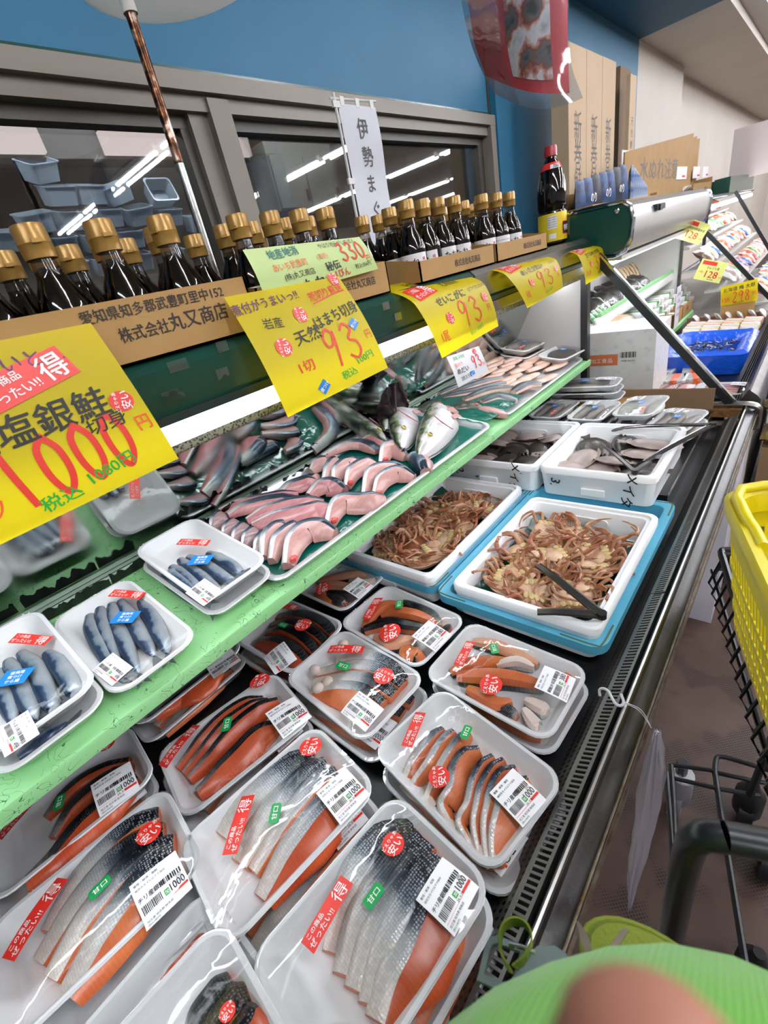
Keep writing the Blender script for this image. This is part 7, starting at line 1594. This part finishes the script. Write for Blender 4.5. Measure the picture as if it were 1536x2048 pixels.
for s_ in (-1, 1): b = MB(); b.ball((.10 + .098 * s_, .0, .045), (.05, .135, .045), 14); wpart(b, 'shoe', 'shoe_dark', person)
b = MB(); b.ball((.125, -.215, 1.655), (.088, .098, .085), 16); wpart(b, 'hair', 'hair_black', person)
for s_ in (-1, 1):
    b = MB(); b.ball((.125 + .033 * s_, -.105, 1.60), (.012, .008, .008), 10); wpart(b, 'eye', 'white_paint', person)
    b = MB(); b.ball((.125 + .083 * s_, -.19, 1.585), (.012, .02, .032), 10); wpart(b, 'ear', 'skin', person)
b = MB(); b.tube([V((.125, -.112, 1.605)), V((.125, -.088, 1.565)), V((.125, -.105, 1.558))], lambda t: .010 + .005 * t, 8); wpart(b, 'nose', 'skin', person)
b = MB(); b.ball((.125, -.103, 1.527), (.024, .008, .006), 10); wpart(b, 'mouth', mat('lip', '8e4a44', .5), person)
# pouch, strap loop, buckle and keys at the belt
mat('olive_cloth', '6f7a1e', .85, bump=(.3, 300)); mat('buckle_grey', '6f7d7c', .4, vary=('5f6c6b', 20, .2)); mat('key_metal', '9c9384', .3, 1)
t = thing('belt_pouch', 'olive cloth pouch with piped rim hanging in front of the green shirt', 'pouch', (-.0, .13, .85))
pq = atz(1330, 1990, .985); b = MB(); rings = []
for z, k in ((.80, .5), (.83, .85), (.90, 1), (.985, 1), (.992, .93), (.994, .6), (.993, .1)): rings.append([V((pq.x + .046 * k * math.cos(q), pq.y + .026 * k * math.sin(q), z)) for q in [2 * PI * j / 30 for j in range(30)]])
b.loft(rings); wpart(b, 'pouch', 'olive_cloth', t)
b = MB(); P = [V((pq.x + .047 * math.cos(q), pq.y + .027 * math.sin(q), .985)) for q in [2 * PI * j / 30 for j in range(31)]]; b.tube(P, .003, 8); wpart(b, 'piping', 'olive_cloth', t)
t = thing('key_buckle', 'grey plastic buckle frame with an olive strap loop beside the green shirt', 'buckle', atz(1040, 1930, 1.0))
zb = 1.02
def fr(pts, z, th, m, name, par):
    b = MB(); n = len(pts); o = [atz(*p, z) for p in pts]; c = sum(o, V()) / n; i_ = [c + (p - c) * .68 for p in o]
    b.loft([[p for p in o], [p + V((0, 0, th)) for p in o], [p + V((0, 0, th)) for p in i_], i_, o], 0, cap0=False, cap1=False); wpart(b, name, m, par)
fr([(955, 1965), (972, 1895), (980, 1880), (995, 1876), (1060, 1900), (1040, 1985), (1010, 1990)], zb, .004, 'buckle_grey', 'frame', t)
b = MB(); o = [atz(*p, zb) for p in ((1010, 1985), (1045, 1935), (1075, 1898), (1110, 1898), (1135, 1915), (1120, 1960), (1060, 2000))]; b.loft([o, [p + V((0, 0, .005)) for p in o]]); wpart(b, 'plate', 'buckle_grey', t)
b = MB(); P = [atz(*p, zb + .008 + .012 * k) for p, k in (((1022, 1945), 0), ((1003, 1905), .3), ((1005, 1862), .8), ((1025, 1843), 1.0), ((1050, 1850), 1.0), ((1062, 1880), .7), ((1050, 1915), .4), ((1030, 1935), .2))]
b.sweep(catmull(P, 5), lambda t, i: [(-.0005, -.006), (.0005, -.006), (.0005, .006), (-.0005, .006)]); wpart(b, 'strap', 'olive_cloth', t)
b = MB(); b.tube([atz(1018, 1890, zb + .01), atz(1045, 1895, zb + .012), atz(1070, 1905, zb + .01)], .0012, 6); wpart(b, 'wire', 'chrome', t)
for k, pts in enumerate((((1152, 1842), (1160, 1848), (1178, 1878), (1184, 1902), (1170, 1905), (1160, 1880)), ((1246, 1858), (1258, 1862), (1240, 1890), (1224, 1905), (1216, 1898)))):
    t = thing('key', ['flat metal key sticking up left of the olive pouch', 'flat metal key lying across the olive pouch rim'][k], 'key', atz(*pts[3], 1.03)); b = MB(); o = [atz(*p, 1.03) for p in pts]; b.loft([o, [p + V((0, 0, .002)) for p in o]]); wpart(b, 'blade', 'key_metal', t)
